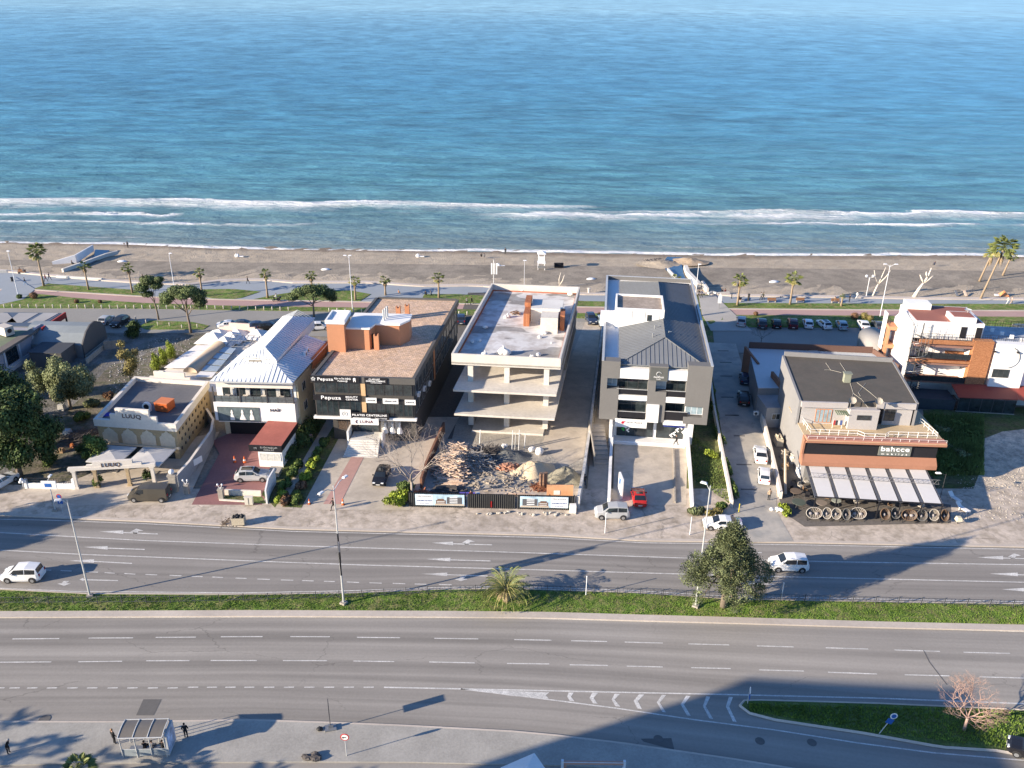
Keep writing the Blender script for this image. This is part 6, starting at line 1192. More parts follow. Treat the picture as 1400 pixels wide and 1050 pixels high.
tree('umbrella_pine','slender leaning pine with small dark tufts, leftmost of the three roadside pines','tree',217,437,[(-2.2,0,6.6,1.6,1.3,1.0),(-.8,.2,8.0,1.7,1.4,1.0),(.6,0,7.0,1.4,1.2,.8),(-1.3,0,5.2,1.2,1,.6),(1.3,0,8.2,1.0,1,.6)],7500,.14,g_pine,6.5,.16,lean=(-.8,0))
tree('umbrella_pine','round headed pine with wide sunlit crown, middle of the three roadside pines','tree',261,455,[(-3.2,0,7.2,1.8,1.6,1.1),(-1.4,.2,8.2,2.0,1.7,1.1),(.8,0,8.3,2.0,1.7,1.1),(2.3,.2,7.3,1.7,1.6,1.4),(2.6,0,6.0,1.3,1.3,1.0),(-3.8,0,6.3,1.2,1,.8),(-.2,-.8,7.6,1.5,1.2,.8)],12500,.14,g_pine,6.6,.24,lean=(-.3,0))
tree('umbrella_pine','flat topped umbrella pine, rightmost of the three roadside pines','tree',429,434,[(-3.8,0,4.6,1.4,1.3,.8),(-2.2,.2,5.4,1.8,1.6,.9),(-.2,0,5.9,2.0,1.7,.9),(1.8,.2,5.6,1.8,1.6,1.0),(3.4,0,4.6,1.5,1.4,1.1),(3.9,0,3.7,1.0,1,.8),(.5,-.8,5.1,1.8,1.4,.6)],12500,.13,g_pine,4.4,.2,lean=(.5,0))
# drooping cedar on the median
def cedar():
    cl=[]
    for i in range(64):
        z=3.2+6.9*(i/63)**.9; k=(z-2.0)/8.2; R_=4.6*(1-k)**.8+.35; a=i*2.4+random.uniform(-.3,.3); q=R_*random.uniform(.55,1.05); s_=random.uniform(.7,1.0)*(1.15-.45*k); cl.append((q*cos(a),q*sin(a)*.85,z-.22*q,s_*1.05,s_,s_*1.15))
    for i in range(14): z=random.uniform(3,8.6); cl.append((random.uniform(-.8,.8),random.uniform(-.8,.8),z,1.3,1.2,1.3))
    cl+=[(-4.4,0,4.9,1.1,1.0,1.5),(-3.7,0,6.2,1.1,1,1.2),(4.0,0,4.2,1.1,1,1.3),(4.6,0,3.7,.8,.8,.9),(-3.0,0,5.3,1.2,1.1,1.3),(-2.4,-.3,6.6,1.2,1,1.2),(-3.3,-.3,4.3,1.0,1,1.2),(2.6,-.3,5.4,1.2,1,1.2),(-.4,0,9.9,.7,.7,.9),(.3,.2,10.4,.4,.4,.7)]
    return tree('weeping_cedar','large drooping grey-green cedar tree standing on the road median','tree',989,829,cl,56000,.15,g_cedar,9,.34,droop=.6,z=.12,hb=.3,aspect=.4)
cedar()
# bare trees
def bare(name,label,px,py,h,spread,depth,mat,z=0,r=.12,n0=5,twig=.5,lean=(0,0),seed=3,cat='tree'):
    rnd=random.Random(seed); X,Y,_=G(px,py,z); t=thing(name,label,cat,(X,Y,z),0); mb=MB(); tw=MB()
    def grow(p,d,L,r_,k,tgt):
        q=tuple(p[i]+d[i]*L for i in range(3)); m_=tuple(p[i]+d[i]*L*.5+rnd.uniform(-.05,.05)*L for i in range(3)); tgt.tube([p,m_,q],[r_,r_*.85,r_*.65],5 if k>1 else 3,cap=False)
        if k<=0: return
        for i in range(rnd.choice((2,3,3))):
            e=[d[j]+rnd.uniform(-1,1)*spread for j in range(3)]; e[2]=abs(e[2])*.6+.25; l=sqrt(sum(v*v for v in e)); grow(q,[v/l for v in e],L*rnd.uniform(.6,.85),r_*.6,k-1,tgt if k>2 else tw)
    mb.tube([(0,0,-.1),(lean[0]*.5,lean[1]*.5,h*.2),(lean[0],lean[1],h*.36)],[r*1.3,r,r*.9],7)
    for i in range(n0):
        a=2*pi*i/n0+rnd.uniform(-.4,.4); e=[cos(a)*spread,sin(a)*spread,1]; l=sqrt(sum(v*v for v in e)); grow((lean[0],lean[1],h*.34),[v/l for v in e],h*.27,r*.55,depth,mb)
    mb.build('trunk',mat,t,True); tw.build('twigs',mat,t); return t
m_twig=M('grey_twig',(.33,.28,.24),.9,.2,2); m_twigr=M('reddish_twig',(.40,.27,.22),.9,.2,2); m_wood=M('bleached_wood',(.70,.63,.53),.85,.12,2)
bare('bare_tree','leafless grey tree at the corner of the clinic forecourt and building site','' or 564,688,9.2,.85,6,m_twig,z=.12,r=.17,n0=5,seed=5)
bare('bare_tree','leafless reddish tree on the traffic island near the right edge',1318,998,4.2,1.0,6,m_twigr,z=.16,r=.13,n0=6,seed=8)
bare('bare_tree','small leafless dark tree in front of the parked cars by the beach road',1040,472,3.6,.9,4,M('dark_twig',(.10,.09,.085),.9,.2),r=.06,n0=4,seed=12)
def deadtree(label,px,py,limbs,r):
    X,Y,_=G(px,py,.03); t=MB()
    for l in limbs: t.tube([(p[0],p[1]*.3,p[2]) for p in l],[r*(1-.28*i) for i in range(len(l))] if l[0][2]<1 else [r*.55,r*.4,r*.22][:len(l)],7)
    o=tag(t.build('dead_tree',m_wood,None,True,loc=(X,Y,0)),label,'tree'); o.scale=(.82,.82,.82)
deadtree('thick white painted dead trunk with cut limbs on the beach edge',1249,407,[[(0,0,0),(1.0,0,2.6),(1.9,0,4.3)],[(1.9,0,4.2),(1.2,0,5.0),(.4,0,6.3)],[(1.9,0,4.2),(2.9,0,5.0),(3.9,0,6.1)],[(1.9,0,4.2),(2.6,0,6.0),(3.0,0,8.2)],[(2.5,0,5.8),(2.0,0,6.5),(1.9,0,7.2)]],.55)
deadtree('slim dead trunk with forked bare limbs left of the white trunk',1193,405,[[(0,0,0),(.5,0,2.2),(.9,0,3.6)],[(.9,0,3.4),(-.2,0,5.2),(-.9,0,7.2)],[(.9,0,3.4),(1.4,0,5.4),(2.0,0,8.0)],[(.9,0,3.4),(2.4,0,5.2),(3.4,0,7.2)]],.3)
deadtree('pale forked dead branch standing in the sand behind the concrete frame',765,392,[[(0,0,0),(-.2,0,2.2),(.2,0,4.0)],[(0,0,.4),(.8,0,1.8),(1.2,0,3.4)]],.16)
# palms
g_palm=M('palm_leaf',(.19,.22,.07),.65,.25,2,big=.2,bscale=.6); g_palml=M('palm_leaf_yellow',(.36,.33,.13),.7,.25,2); g_dead=M('palm_skirt',(.27,.20,.12),.9,.3,2); m_ptrunk=M('palm_trunk',(.30,.23,.16),.95,.3,3,bump=.03)
def fanpalm(h,nf=26,L=1.5,seed=1,skirt=1.,lean=0):
    rnd=random.Random(seed); t=bpy.data.objects.new('fan_palm',None); COL.objects.link(t); tr=MB(); tr.tube([(0,0,-.1),(lean*.3,0,h*.3),(lean*.7,0,h*.7),(lean,0,h)],[.27,.2,.17,.19],8); tr.build('trunk',m_ptrunk,t,True)
    c=MB()
    for i in range(nf):
        a=2*pi*i*.382+rnd.uniform(-.2,.2); el=rnd.uniform(-.7,1.35); l=L*rnd.uniform(.8,1.1); pet=l*.5; ce,se=cos(el),sin(el); b=(lean+ce*cos(a)*pet,ce*sin(a)*pet,h+.1+se*pet)
        c.tube([(lean,0,h),b],.02,3,mi=0,cap=False); m_=9; mi=0 if el>-.2 or rnd.random()<.5 else 1
        for k in range(m_):
            f=(k/(m_-1)-.5)*2.5; ca=a+f*.75; le=l*.62*(1-.25*abs(f)/1.25); dr=-.35-.2*abs(f)
            tip=(b[0]+cos(ca)*ce*le*1.0,b[1]+sin(ca)*ce*le,b[2]+se*le*.7+dr*le*.6); mid=(lerp(b[0],tip[0],.5),lerp(b[1],tip[1],.5),lerp(b[2],tip[2],.5)+.1*le); w_=.075*l
            px_,py_=-sin(ca)*w_,cos(ca)*w_; c.add([b,(mid[0]+px_,mid[1]+py_,mid[2]-.02),tip,(mid[0]-px_,mid[1]-py_,mid[2]-.02)],[(0,1,2,3)],mi)
    c.build('crown',[g_palm,g_palml],t)
    if skirt:
        s=MB()
        for i in range(26):
            a=rnd.uniform(0,2*pi); z0=h-.1-rnd.random()*.3*skirt; s.add([(lean+.15*cos(a),.15*sin(a),z0),(lean+.42*cos(a+.2),.42*sin(a+.2),z0-.6*skirt),(lean+.3*cos(a),.3*sin(a),z0-1.1*skirt*rnd.uniform(.7,1.2)),(lean+.36*cos(a-.25),.36*sin(a-.25),z0-.6*skirt)],[(0,1,2,3)])
        s.build('dead_skirt',g_dead,t)
    return t
PV={}
def palm(px,py,topy,label,L=1.4,sd=1,skirt=1.,lean=0,nf=26,group=None,z=.1,name='fan_palm'):
    X,Y,_=G(px,py,z); h=max(1.0,top(X,Y,topy,z)-z-L*.75); t=fanpalm(h,nf,L,sd,skirt,lean); t.name=name; t.location=(X,Y,z); t.rotation_euler[2]=random.uniform(-.4,.4) if not lean else 0; tag(t,label,'palm tree',group or 'fan palms along the promenade'); return t
palm(60,391,333,'tallest full crowned fan palm on the lawn at far left',2.3,1,1.4,nf=46)
palm(121,396,358,'short fan palm second from the left beside the concrete channel',1.5,2)
palm(181,400,360,'fan palm third from the left beside the slender pine',1.5,3)
palm(277,405,366,'fan palm between the round headed pine and the umbrella pine',1.4,4)
palm(366,407,368,'fan palm left of the flat topped umbrella pine',1.4,5)
palm(427,398,371,'fan palm whose crown rises behind the flat topped umbrella pine',1.5,6)
palm(486,410,377,'fan palm beside the tall lamp post left of the clinic roof',1.4,7)
palm(527,403,377,'fan palm whose trunk is hidden behind the clinic roof',1.4,8)
palm(600,407,373,'fan palm between the clinic roof and the concrete frame',1.5,9)
palm(1008,417,375,'fan palm left of the two above the parked cars',1.9,10,1.2,nf=32)
palm(1080,416,372,'fan palm right of the two above the parked cars',1.9,11,1.2,nf=34)
palm(1150,418,402,'tiny young palm on the lawn beside a bench',.7,12,0)
palm(922,398,376,'low bushy palm behind the rear corner of the grey office',1.6,13,0)
palm(1340,409,323,'tall leaning palm with pale trunk and shaggy crown near the right edge',3.1,14,3.2,lean=2.4,nf=52)
palm(1339,384,336,'palm half hidden behind the shaggy crown of the leaning palm',2.0,15,2.4,lean=1.4)
palm(1371,376,343,'small palm on the sand right of the leaning palm',1.6,16,.8,lean=.9)
# off to the south: the street palms beside the camera, whose shadows cross the pavement
palm(114,1074,1039,'fan palm crown at the bottom edge below the bus shelter',1.4,17,.5,name='street_palm',group='palms of the south pavement',nf=34,z=.1)
def datepalm():
    X,Y,_=G(692,821,.12); t=thing('date_palm','date palm with arching feathery fronds on the road median','palm tree',(X,Y,.12)); rnd=random.Random(4); h=1.3
    tr=MB(); tr.lathe([(.36,-.1),(.4,.3),(.5,.9),(.52,1.3),(.35,1.6)],12); tr.build('trunk',m_ptrunk,t,True); c=MB(); n=52
    for i in range(n):
        a=2*pi*i*.382; el=lerp(1.4,-.1,(i/n)**.9); L=rnd.uniform(2.5,3.1); pts=[]; p=[.2*cos(a),.2*sin(a),h+.2]; e=el
        for k in range(9): pts.append(tuple(p)); s=L/8; p=[p[0]+cos(e)*cos(a)*s,p[1]+cos(e)*sin(a)*s,p[2]+sin(e)*s]; e-=.13+.03*k
        c.tube(pts,[.03]*5+[.02]*4,3,mi=1,cap=False)
        for k in range(1,9):
            for q in range(3):
                f=(q/3+k-1)/8; j=min(7,int(f*8)); b=tuple(lerp(pts[j][m_],pts[min(8,j+1)][m_],f*8-j) for m_ in range(3)); le=.55*(1-.55*abs(f-.45))
                for s in (-1,1):
                    dx,dy=-sin(a)*s,cos(a)*s; tip=(b[0]+(dx*.85+cos(a)*.45)*le,b[1]+(dy*.85+sin(a)*.45)*le,b[2]-.1*le-rnd.random()*.1); w_=.045
                    c.add([b,(lerp(b[0],tip[0],.4)+cos(a)*w_,lerp(b[1],tip[1],.4)+sin(a)*w_,lerp(b[2],tip[2],.4)+.04),tip],[(0,1,2)],0 if (i+k)%4 else 2)
    c.build('crown',[g_palm,g_palml,M('palm_leaf_pale',(.22,.26,.11),.65,.2,2)],t)
    d=MB()
    for i in range(16): a=rnd.uniform(0,6.28); d.add([(.4*cos(a),.4*sin(a),h),(.9*cos(a+.15),.9*sin(a+.15),h-.1),(1.3*cos(a),1.3*sin(a),h-.7),(.9*cos(a-.15),.9*sin(a-.15),h-.2)],[(0,1,2,3)])
    d.build('dead_fronds',g_dead,t)
datepalm()
# shrubs and hedges
def shrub(px,py,rx,ry,rz,label,mats=None,n=900,size=.13,z=.1,name='shrub',rot=0,group=None,k=5):
    X,Y,_=G(px,py,z); cl=[(random.uniform(-.7,.7)*rx,random.uniform(-.7,.7)*ry,rz*random.uniform(.35,.7),rx*.5+.1,ry*.5+.1,rz*.45) for _ in range(k)]
    o=leafmb(cl,n,size).build(name,mats or g_shrub,None,loc=(X,Y,z),rz=rot); tag(o,label,'shrub',group); return o
for i,(a,b,w_) in enumerate(((384,683,.8),(391,668,.7),(398,655,.8),(405,642,.6))): shrub(a,b,.7,1.3,1.0,['bright green bush at the street end of the white house planting','bush second from the street beside the white house planting','darker bush halfway along the kiosk planting','uppermost bush along the kiosk planting'][i],g_shrub if i else g_lime,1300)
for i,(a,b) in enumerate(((387,687),(400,684),(407,668),(415,652),(424,636),(433,621),(440,606))): shrub(a+5,b,.75,1.4,.9,['rusty dry bush at the street end of the narrow planting strip','brown and green bush in the narrow planting strip beside the path','reddish bush in the lower half of the narrow planting strip','lime green bush in the middle of the narrow planting strip','green bush above the lime one in the narrow strip','dark low bush near the top of the narrow strip','topmost low bush of the narrow strip by the clinic'][i],[g_red,g_shrub,g_red,g_lime,g_lime,g_shrub,g_shrub][i],1200)
for a,b,l in ((548,684,'green bush at the left end of the black site fence'),(556,672,'taller green bush behind the left end of the site fence'),(540,690,'low creeping bush spilling onto the pavement by the site fence')): shrub(a,b,1.3,1.0,1.3,l,g_shrub if 'taller' in l else g_lime,1700)
shrub(408,600,2.6,3.6,2.2,'dark hedge between the white house kiosk and the path',g_dark,4200,.14,name='hedge',k=9); shrub(396,622,1.3,3.0,1.6,'dark hedge behind the kiosk wall',g_dark,2400,.14,name='hedge',k=7)
for a,b,l in ((952,704,'spiky grey-green agave bush at the foot of the lamp post'),(975,704,'dry yellow bush beside the white kerb stone'),(990,697,'green bush beside the yellow pipe')): shrub(a,b,1.0,.7,.9,l,g_cedar if 'agave' in l else (g_yel if 'dry' in l else g_shrub),1300)
for a,b,l in ((1003,672,'ivy clump at the lower end of the driveway wall'),(994,640,'ivy clump on the driveway wall beside the drain grate'),(985,600,'ivy clump halfway up the driveway wall'),(978,566,'ivy clump at the upper part of the driveway wall'),(972,530,'topmost ivy clump of the driveway wall')): shrub(a-1,b,.35,2.4,1.0,l,g_shrub,1500,.11,name='ivy',k=8)
shrub(972,625,.9,.9,1.1,'round bush in the shaded side garden',g_lime,900); shrub(1073,700,.6,1.4,.5,'bright green weeds at the driveway corner of the furniture yard',g_lime,900,name='weeds')
for a,b,r,l,m_ in ((1168,436,.9,'left round clipped bush behind the parked cars',g_red),(1181,436,.9,'middle round clipped bush behind the parked cars',g_yel),(1189,438,.7,'right cubic clipped bush behind the parked cars',g_yel),(47,408,.9,'rusty round bush on the lawn at far left',g_red),(27,408,.6,'dark round bush at the foot of the left lamp post',g_dark),(105,414,.5,'small red bush on the left lawn strip',g_red),(137,414,.4,'tiny red bush on the left lawn strip',g_red),(1033,431,.5,'small brown bush above the dark parked hatchback',g_red),(822,436,1.0,'rusty bush between two cars parked behind the grey office',g_red)): 
    X,Y,_=G(a,b,.1); o=leafmb([(0,0,r*.7,r,r,r*.8)],1100,.1).build('clipped_bush',m_,None,loc=(X,Y,.1)); tag(o,l,'bush')
for i in range(7): a,b=((1288,590),(1310,580),(1330,596),(1296,612),(1320,622),(1282,636),(1308,642))[i]; shrub(a,b,1.4,1.2,.55,['weedy bush nearest the annex in the empty plot','light green weedy bush below the glass annex','weedy bush at the rubble edge of the empty plot','weedy bush in the middle of the empty plot','low weedy bush beside the dusty ground','weedy bush beside the furniture shop side wall','lowest weedy bush of the empty plot'][i],[g_olive,g_shrub,g_shrub,g_olive,g_olive,g_shrub,g_shrub][i],900,.13)

for i,(a,b,r) in enumerate(((62,612,1.6),(76,588,1.4),(110,575,1.2),(118,618,1.1),(70,636,1.3),(128,556,1.1),(40,575,1.8),(150,546,.9))):
    shrub(a,b,r,r,r*1.1,['dark undergrowth bush between the big tree and the clutter yard','bush below the smaller grey-green tree','low bush at the foot of the open crowned tree','bush beside the clutter near the stone hall corner','bush behind the low white wall','low bush behind the stone hall rear corner','tall undergrowth behind the dark evergreen','lone low bush at the edge of the rubble plot'][i],[g_dark,g_olive,g_shrub,g_dark,g_shrub,g_olive,g_dark,g_red][i],1500,.16,z=.06,name='undergrowth_bush')
# ================= CARS =================
m_tyre=M('tyre_rubber',(.025,.025,.027),.85,.1); m_rim=M('alloy_rim',(.45,.46,.47),.35,.08,metal=.7); m_cglass=M('car_glass',(.02,.025,.03),.06,.1,spec=.9); m_headl=M('headlamp',(.75,.78,.8),.15,.03,spec=.8); m_tail=M('tail_lamp',(.35,.02,.02),.3,.05); m_plate=M('number_plate',(.7,.7,.68),.5,.03); m_trim=M('black_trim',(.03,.03,.032),.6,.1)
def paint(n,c): return M('car_paint_'+n,c,.25,.03,.5,spec=.6,big=.05)
KIND={'hatch':(4.1,.87,.92,[(0,.62),(.04,.90),(.16,.98),(.62,1.42),(1.45,1.49),(2.35,1.43),(3.15,1.0),(3.85,.86),(4.1,.64)],(2,3),(5,6)),
'suv':(4.5,.92,1.08,[(0,.70),(.04,1.02),(.15,1.12),(.66,1.58),(1.6,1.67),(2.5,1.6),(3.3,1.16),(4.2,1.02),(4.5,.75)],(2,3),(5,6)),
'sedan':(4.65,.89,.94,[(0,.62),(.05,.98),(.62,1.03),(1.4,1.37),(2.0,1.44),(2.75,1.39),(3.6,1.0),(4.35,.86),(4.65,.64)],(2,3),(5,6)),
'minivan':(4.3,.90,1.10,[(0,.70),(.03,1.0),(.08,1.12),(.30,1.70),(1.5,1.80),(2.65,1.72),(3.35,1.2),(4.0,1.02),(4.3,.72)],(2,3),(5,6)),
'van':(5.1,.97,1.25,[(0,.75),(.03,1.1),(.06,1.3),(.14,1.92),(2.4,1.98),(3.6,1.92),(4.35,1.3),(4.9,1.1),(5.1,.78)],None,(5,6)),
'coupe':(4.2,.88,.88,[(0,.6),(.05,.88),(.45,.95),(1.35,1.24),(1.8,1.28),(2.3,1.25),(3.05,.92),(3.9,.76),(4.2,.56)],(2,3),(5,6))}
def car(kind,pm,label,px,py,deg,z=.0,group=None,name='car',cat='car',roofm=None,scale=1.):
    L,W,zb,S,rw,ws=KIND[kind]; X,Y,_=G(px,py,z); t=thing(name,label,cat,(X,Y,z),R(deg),group)
    if scale!=1: t.scale=(scale,)*3
    b=MB(); rings=[]
    for i,(x,zt_) in enumerate(S):
        e=min(x,L-x); w=W*(1-.16*max(0,1-e/.45)); cab=rw and S[rw[0]][0]<x<=S[ws[0]][0]+.01 or (not rw and x<=S[ws[0]][0]+.01 and x>.1)
        zbb=min(zb,zt_-.02) ; wt=w*.78 if cab else w*.90
        if kind=='van' and cab: wt=w*.88
        zl=.24 if .1<x<L-.1 else .34
        rings.append([(x-L/2,s*a,c) for s,a,c in ((1,w*.94,zl),(1,w,zl+.22),(1,w*.985,zbb),(1,wt,zt_-.015),(1,wt*.55,zt_+.012))]+[(x-L/2,-a,c) for a,c in ((wt*.55,zt_+.012),(wt,zt_-.015),(w*.985,zbb),(w,zl+.22),(w*.94,zl))])
    n=10; vs=[p for r in rings for p in r]; fs=[]; mi=[]
    for i in range(len(rings)-1):
        for k in range(n): fs.append((i*n+k,(i+1)*n+k,(i+1)*n+(k+1)%n,i*n+(k+1)%n))
    fs+=[tuple(range(n)),tuple(range(len(vs)-1,len(vs)-n-1,-1))]
    b.add(vs,fs); bo=b.build('body',pm,t)
    def off(q,d):
        a,b_,c=[Vector(v) for v in q[:3]]; nn=(b_-a).cross(c-a).normalized(); 
        ctr=sum((Vector(v) for v in q),Vector())/len(q); 
        if nn.dot(ctr-Vector((0,0,.8)))<0: nn=-nn
        return [tuple(Vector(v)+nn*d) for v in q]
    def pane(q,nm,mat=m_cglass,d=.012):
        m=MB(); m.poly(off(q,d)); m.build(nm,mat,t)
    def I(r1,k1,r2,k2,u): a,b_=rings[r1][k1],rings[r2][k2]; return tuple(lerp(a[j],b_[j],u) for j in range(3))
    def glassq(i,j,nm):      # across the car between station i and j
        A=[I(i,3,j,3,u) for u in (.06,.92)]; B=[I(i,6,j,6,u) for u in (.06,.92)]; A=[(p[0],p[1]*.92,p[2]) for p in A]; B=[(p[0],p[1]*.92,p[2]) for p in B]
        C=[I(i,4,j,4,u) for u in (.06,.92)];D=[I(i,5,j,5,u) for u in (.06,.92)]
        m=MB(); up=.02
        q=[A[0],C[0],D[0],B[0],A[1],C[1],D[1],B[1]]; q=[(x+(.012 if j>4 else -.012),y,zz+up) for x,y,zz in q]; m.add(q,[(0,1,5,4),(1,2,6,5),(2,3,7,6)]); m.build(nm,m_cglass,t)
    if rw: glassq(rw[1],rw[0],'rear_window')
    glassq(ws[0],ws[1],'windscreen')
    for s,(kb,kt) in ((1,(2,3)),(-1,(7,6))):
        m=MB(); lo_,hi=.08,.88
        st=[3,4,5] if rw else [4,5]
        if not rw: spans=[(lerp(S[4][0],S[5][0],.45),S[5][0])]
        else: spans=[(S[3][0]+.08,S[4][0]-.04),(S[4][0]+.04,S[5][0]-.02)]
        def at(x,k):
            for a in range(len(S)-1):
                if S[a][0]<=x<=S[a+1][0]: u=(x-S[a][0])/(S[a+1][0]-S[a][0]); return Vector(I(a,k,a+1,k,u))
        for x0,x1 in spans:
            q=[at(x0,kb).lerp(at(x0,kt),lo_),at(x1,kb).lerp(at(x1,kt),lo_),at(x1,kb).lerp(at(x1,kt),hi),at(x0,kb).lerp(at(x0,kt),hi)]; 
            if x1>S[5][0]-.1: q.insert(2,Vector((at(min(S[6][0]-.25,x1+.55),kb).x,at(x1,kb).y*.99,at(x1,kb).z+.05)))
            m.poly([(v.x,v.y+s*.014,v.z+.004) for v in q])
        m.build('side_window',m_cglass,t)
        q=MB(); x=S[6][0]-L/2-.55; q.box(x-.08,x+.08,s*W if s>0 else -W-.17,W+.17 if s>0 else -W,zb+.02,zb+.16); q.build('mirror',pm,t)
        q=MB(); q.box(L/2-.34,L/2-.03,s*W*.62-.17,s*W*.62+.17,.62*zb/.92,.76*zb/.92); q.build('headlight',m_headl,t)
        q=MB(); q.box(-L/2-.01,-L/2+.12,s*W*.70-.11,s*W*.70+.11,zb*.72,zb*.98); q.build('tail_light',m_tail,t)
        for xw in (-L/2+.80,L/2-.82):
            r=.31 if kind in('hatch','sedan','coupe') else .34
            q=MB(); q.disc((xw,s*(W-.09),r),r,'y',14,.2); w_=q.build('wheel',m_tyre,t); q=MB(); q.disc((xw,s*(W+.013),r),r*.62,'y',10,.02); q.build('rim',m_rim,w_)
            q=MB(); q.disc((xw,s*(W-.03),r+.03),r*1.18,'y',14,.07); q.v=[(a,b_,max(c,.25)) for a,b_,c in q.v]; q.build('wheel_arch',m_trim,t)
    for x,nm in ((L/2+.004,'number_plate'),(-L/2-.012,'number_plate')): q=MB(); q.box(x-.01,x+.01,-.26,.26,.45,.56); q.build(nm,m_plate,t)
    q=MB(); q.box(L/2-.05,L/2+.006,-W*.5,W*.5,.36,.6*zb); q.build('grille',m_trim,t)
    if roofm:
        q=MB(); a=S[3][0]+.25-L/2; b_=S[5][0]-.15-L/2; q.box(a,b_,-W*.45,W*.45,S[4][1]+.0,S[4][1]+.025); q.build('sunroof',roofm,t)
    return t
pw,pb,ps,pn,pm_,pr,pg,pd,psb=paint('white',(.78,.78,.78)),paint('black',(.015,.015,.018)),paint('silver',(.42,.43,.44)),paint('navy',(.03,.045,.09)),paint('maroon',(.10,.02,.03)),paint('red',(.50,.025,.018)),paint('graphite',(.06,.065,.075)),paint('dark_bronze',(.075,.068,.055)),paint('pale_blue',(.33,.40,.44))
car('minivan',pw,'white minivan driving left beside the grassy median at the left edge','' or 33,791,181.5)
car('minivan',pw,'white minivan driving left on the upper carriageway right of the cedar',1077,777,178.5)
car('van',pd,'dark bronze panel van parked before the stone gate','' or 206,682,180,.12)
car('suv',ps,'silver estate car with sunroof parked in the red paved court',346,655,4,.13,roofm=m_cglass)
car('sedan',pb,'shiny black sedan parked on the clinic forecourt',522,655,-94,.13,roofm=m_cglass)
car('coupe',pr,'bright red sports coupe parked before the grey office',873,684,88,.13,roofm=m_cglass)
car('minivan',ps,'silver high roofed minivan parked on the pavement beside the site fence',836,706,180,.12)
car('sedan',pw,'white sedan parked behind the cedar near the scooter',987,721,176,.12)
car('sedan',pw,'white sedan with black rear window parked on the driveway',1039,626,79,.135)
car('minivan',pw,'small white box van parked below the white sedan on the driveway',1044,655,76,.135,scale=.9)
car('suv',pb,'black off-roader parked on the driveway beside the low workshop',1016,549,80,.135)
car('hatch',pn,'dark blue car parked ahead of the black off-roader',1018,521,80,.135)
row=[('suv',ps,1013,443,76,'silver car with black rear window, first of the row on the left'),('suv',pg,1041,446,80,'dark grey off-roader second from the left in the row'),('hatch',pb,1061,446,79,'black hatchback third from the left in the row'),('suv',pm_,1083,446,79,'maroon off-roader in the row of parked cars'),('hatch',pw,1104,446,80,'white hatchback right of the maroon off-roader'),('hatch',pw,1126,447,98,'white hatchback with black roof panel in the row','R'),('hatch',psb,1150,448,84,'pale blue-grey hatchback in the row of parked cars'),('sedan',pw,1180,448,82,'white sedan second from the right in the row'),('sedan',pg,1200,449,84,'graphite sedan at the right end of the row beside the corner house')]
for r in row: car(r[0],r[1],r[5],r[2],r[3],r[4],.035,'cars parked along the beach road',roofm=m_cglass if len(r)>6 else None)
car('suv',pn,'dark blue car parked facing the camera behind the grey office',808,440,-83,.06); car('hatch',psb,'pale blue car half hidden behind the grey office wall',823,443,-83,.06)
car('hatch',ps,'silver car parked behind the round gabled shed',146,441,85,.06); car('suv',pb,'black off-roader parked right of the silver car by the shed',165,444,-100,.06)
car('sedan',pw,'white car parked behind the tent tops, first from the left',314,448,10,.06); car('sedan',pg,'graphite car parked behind the tent tops beside the white one',332,447,8,.06); car('sedan',pn,'dark blue car parked behind the tent tops near the white roof',352,449,10,.06); car('hatch',pb,'black car tucked behind the white seamed roof',368,450,10,.06); car('hatch',pw,'white car parked between the white roof and the orange tower',437,450,12,.06)
car('sedan',pw,'white car cut by the left frame edge under the dark tree',2,664,70,.12); car('suv',pg,'dark car behind the terrace of the corner house at the right edge',1398,454,100,.06); car('sedan',pb,'black car cut by the lower right frame corner',1416,1036,150,.02); car('suv',pn,'dark car parked beside the concrete frame on the beach road',630,440,95,.06)
# ================= PEOPLE =================
def skinmesh(J,E,Rd,face=0):
    me=bpy.data.meshes.new('p'); me.from_pydata([J[k] for k in J],[(list(J).index(a),list(J).index(b)) for a,b in E],[]); o=bpy.data.objects.new('p',me); COL.objects.link(o)
    o.modifiers.new('s','SKIN')
    if not me.skin_vertices: return None
    for i,k in enumerate(J): r=Rd[k]; me.skin_vertices[0].data[i].radius=(r,r) if not isinstance(r,tuple) else r
    me.skin_vertices[0].data[0].use_root=True; sb=o.modifiers.new('u','SUBSURF'); sb.levels=1; sb.render_levels=1
    bpy.context.view_layer.update(); out=bpy.data.meshes.new_from_object(o.evaluated_get(bpy.context.evaluated_depsgraph_get())); bpy.data.objects.remove(o); return out
RAD=dict(pelvis=(.15,.12),waist=(.13,.10),chest=(.17,.115),neck=.055,jaw=.075,head=.098,crown=.075,shL=.068,elL=.05,wrL=.036,haL=.034,fiL=.012,shR=.068,elR=.05,wrR=.036,haR=.034,fiR=.012,hipL=.10,knL=.07,anL=.045,toL=.04,hipR=.10,knR=.07,anR=.045,toR=.04)
ED=[('pelvis','waist'),('waist','chest'),('chest','neck'),('neck','jaw'),('jaw','head'),('head','crown')]+[(a+s,b+s) if a!='chest' else ('chest','sh'+s) for s in 'LR' for a,b in (('chest','sh'),('sh','el'),('el','wr'),('wr','ha'),('ha','fi'))]+[('pelvis','hip'+s) for s in 'LR']+[(a+s,b+s) for s in 'LR' for a,b in (('hip','kn'),('kn','an'),('an','to'))]
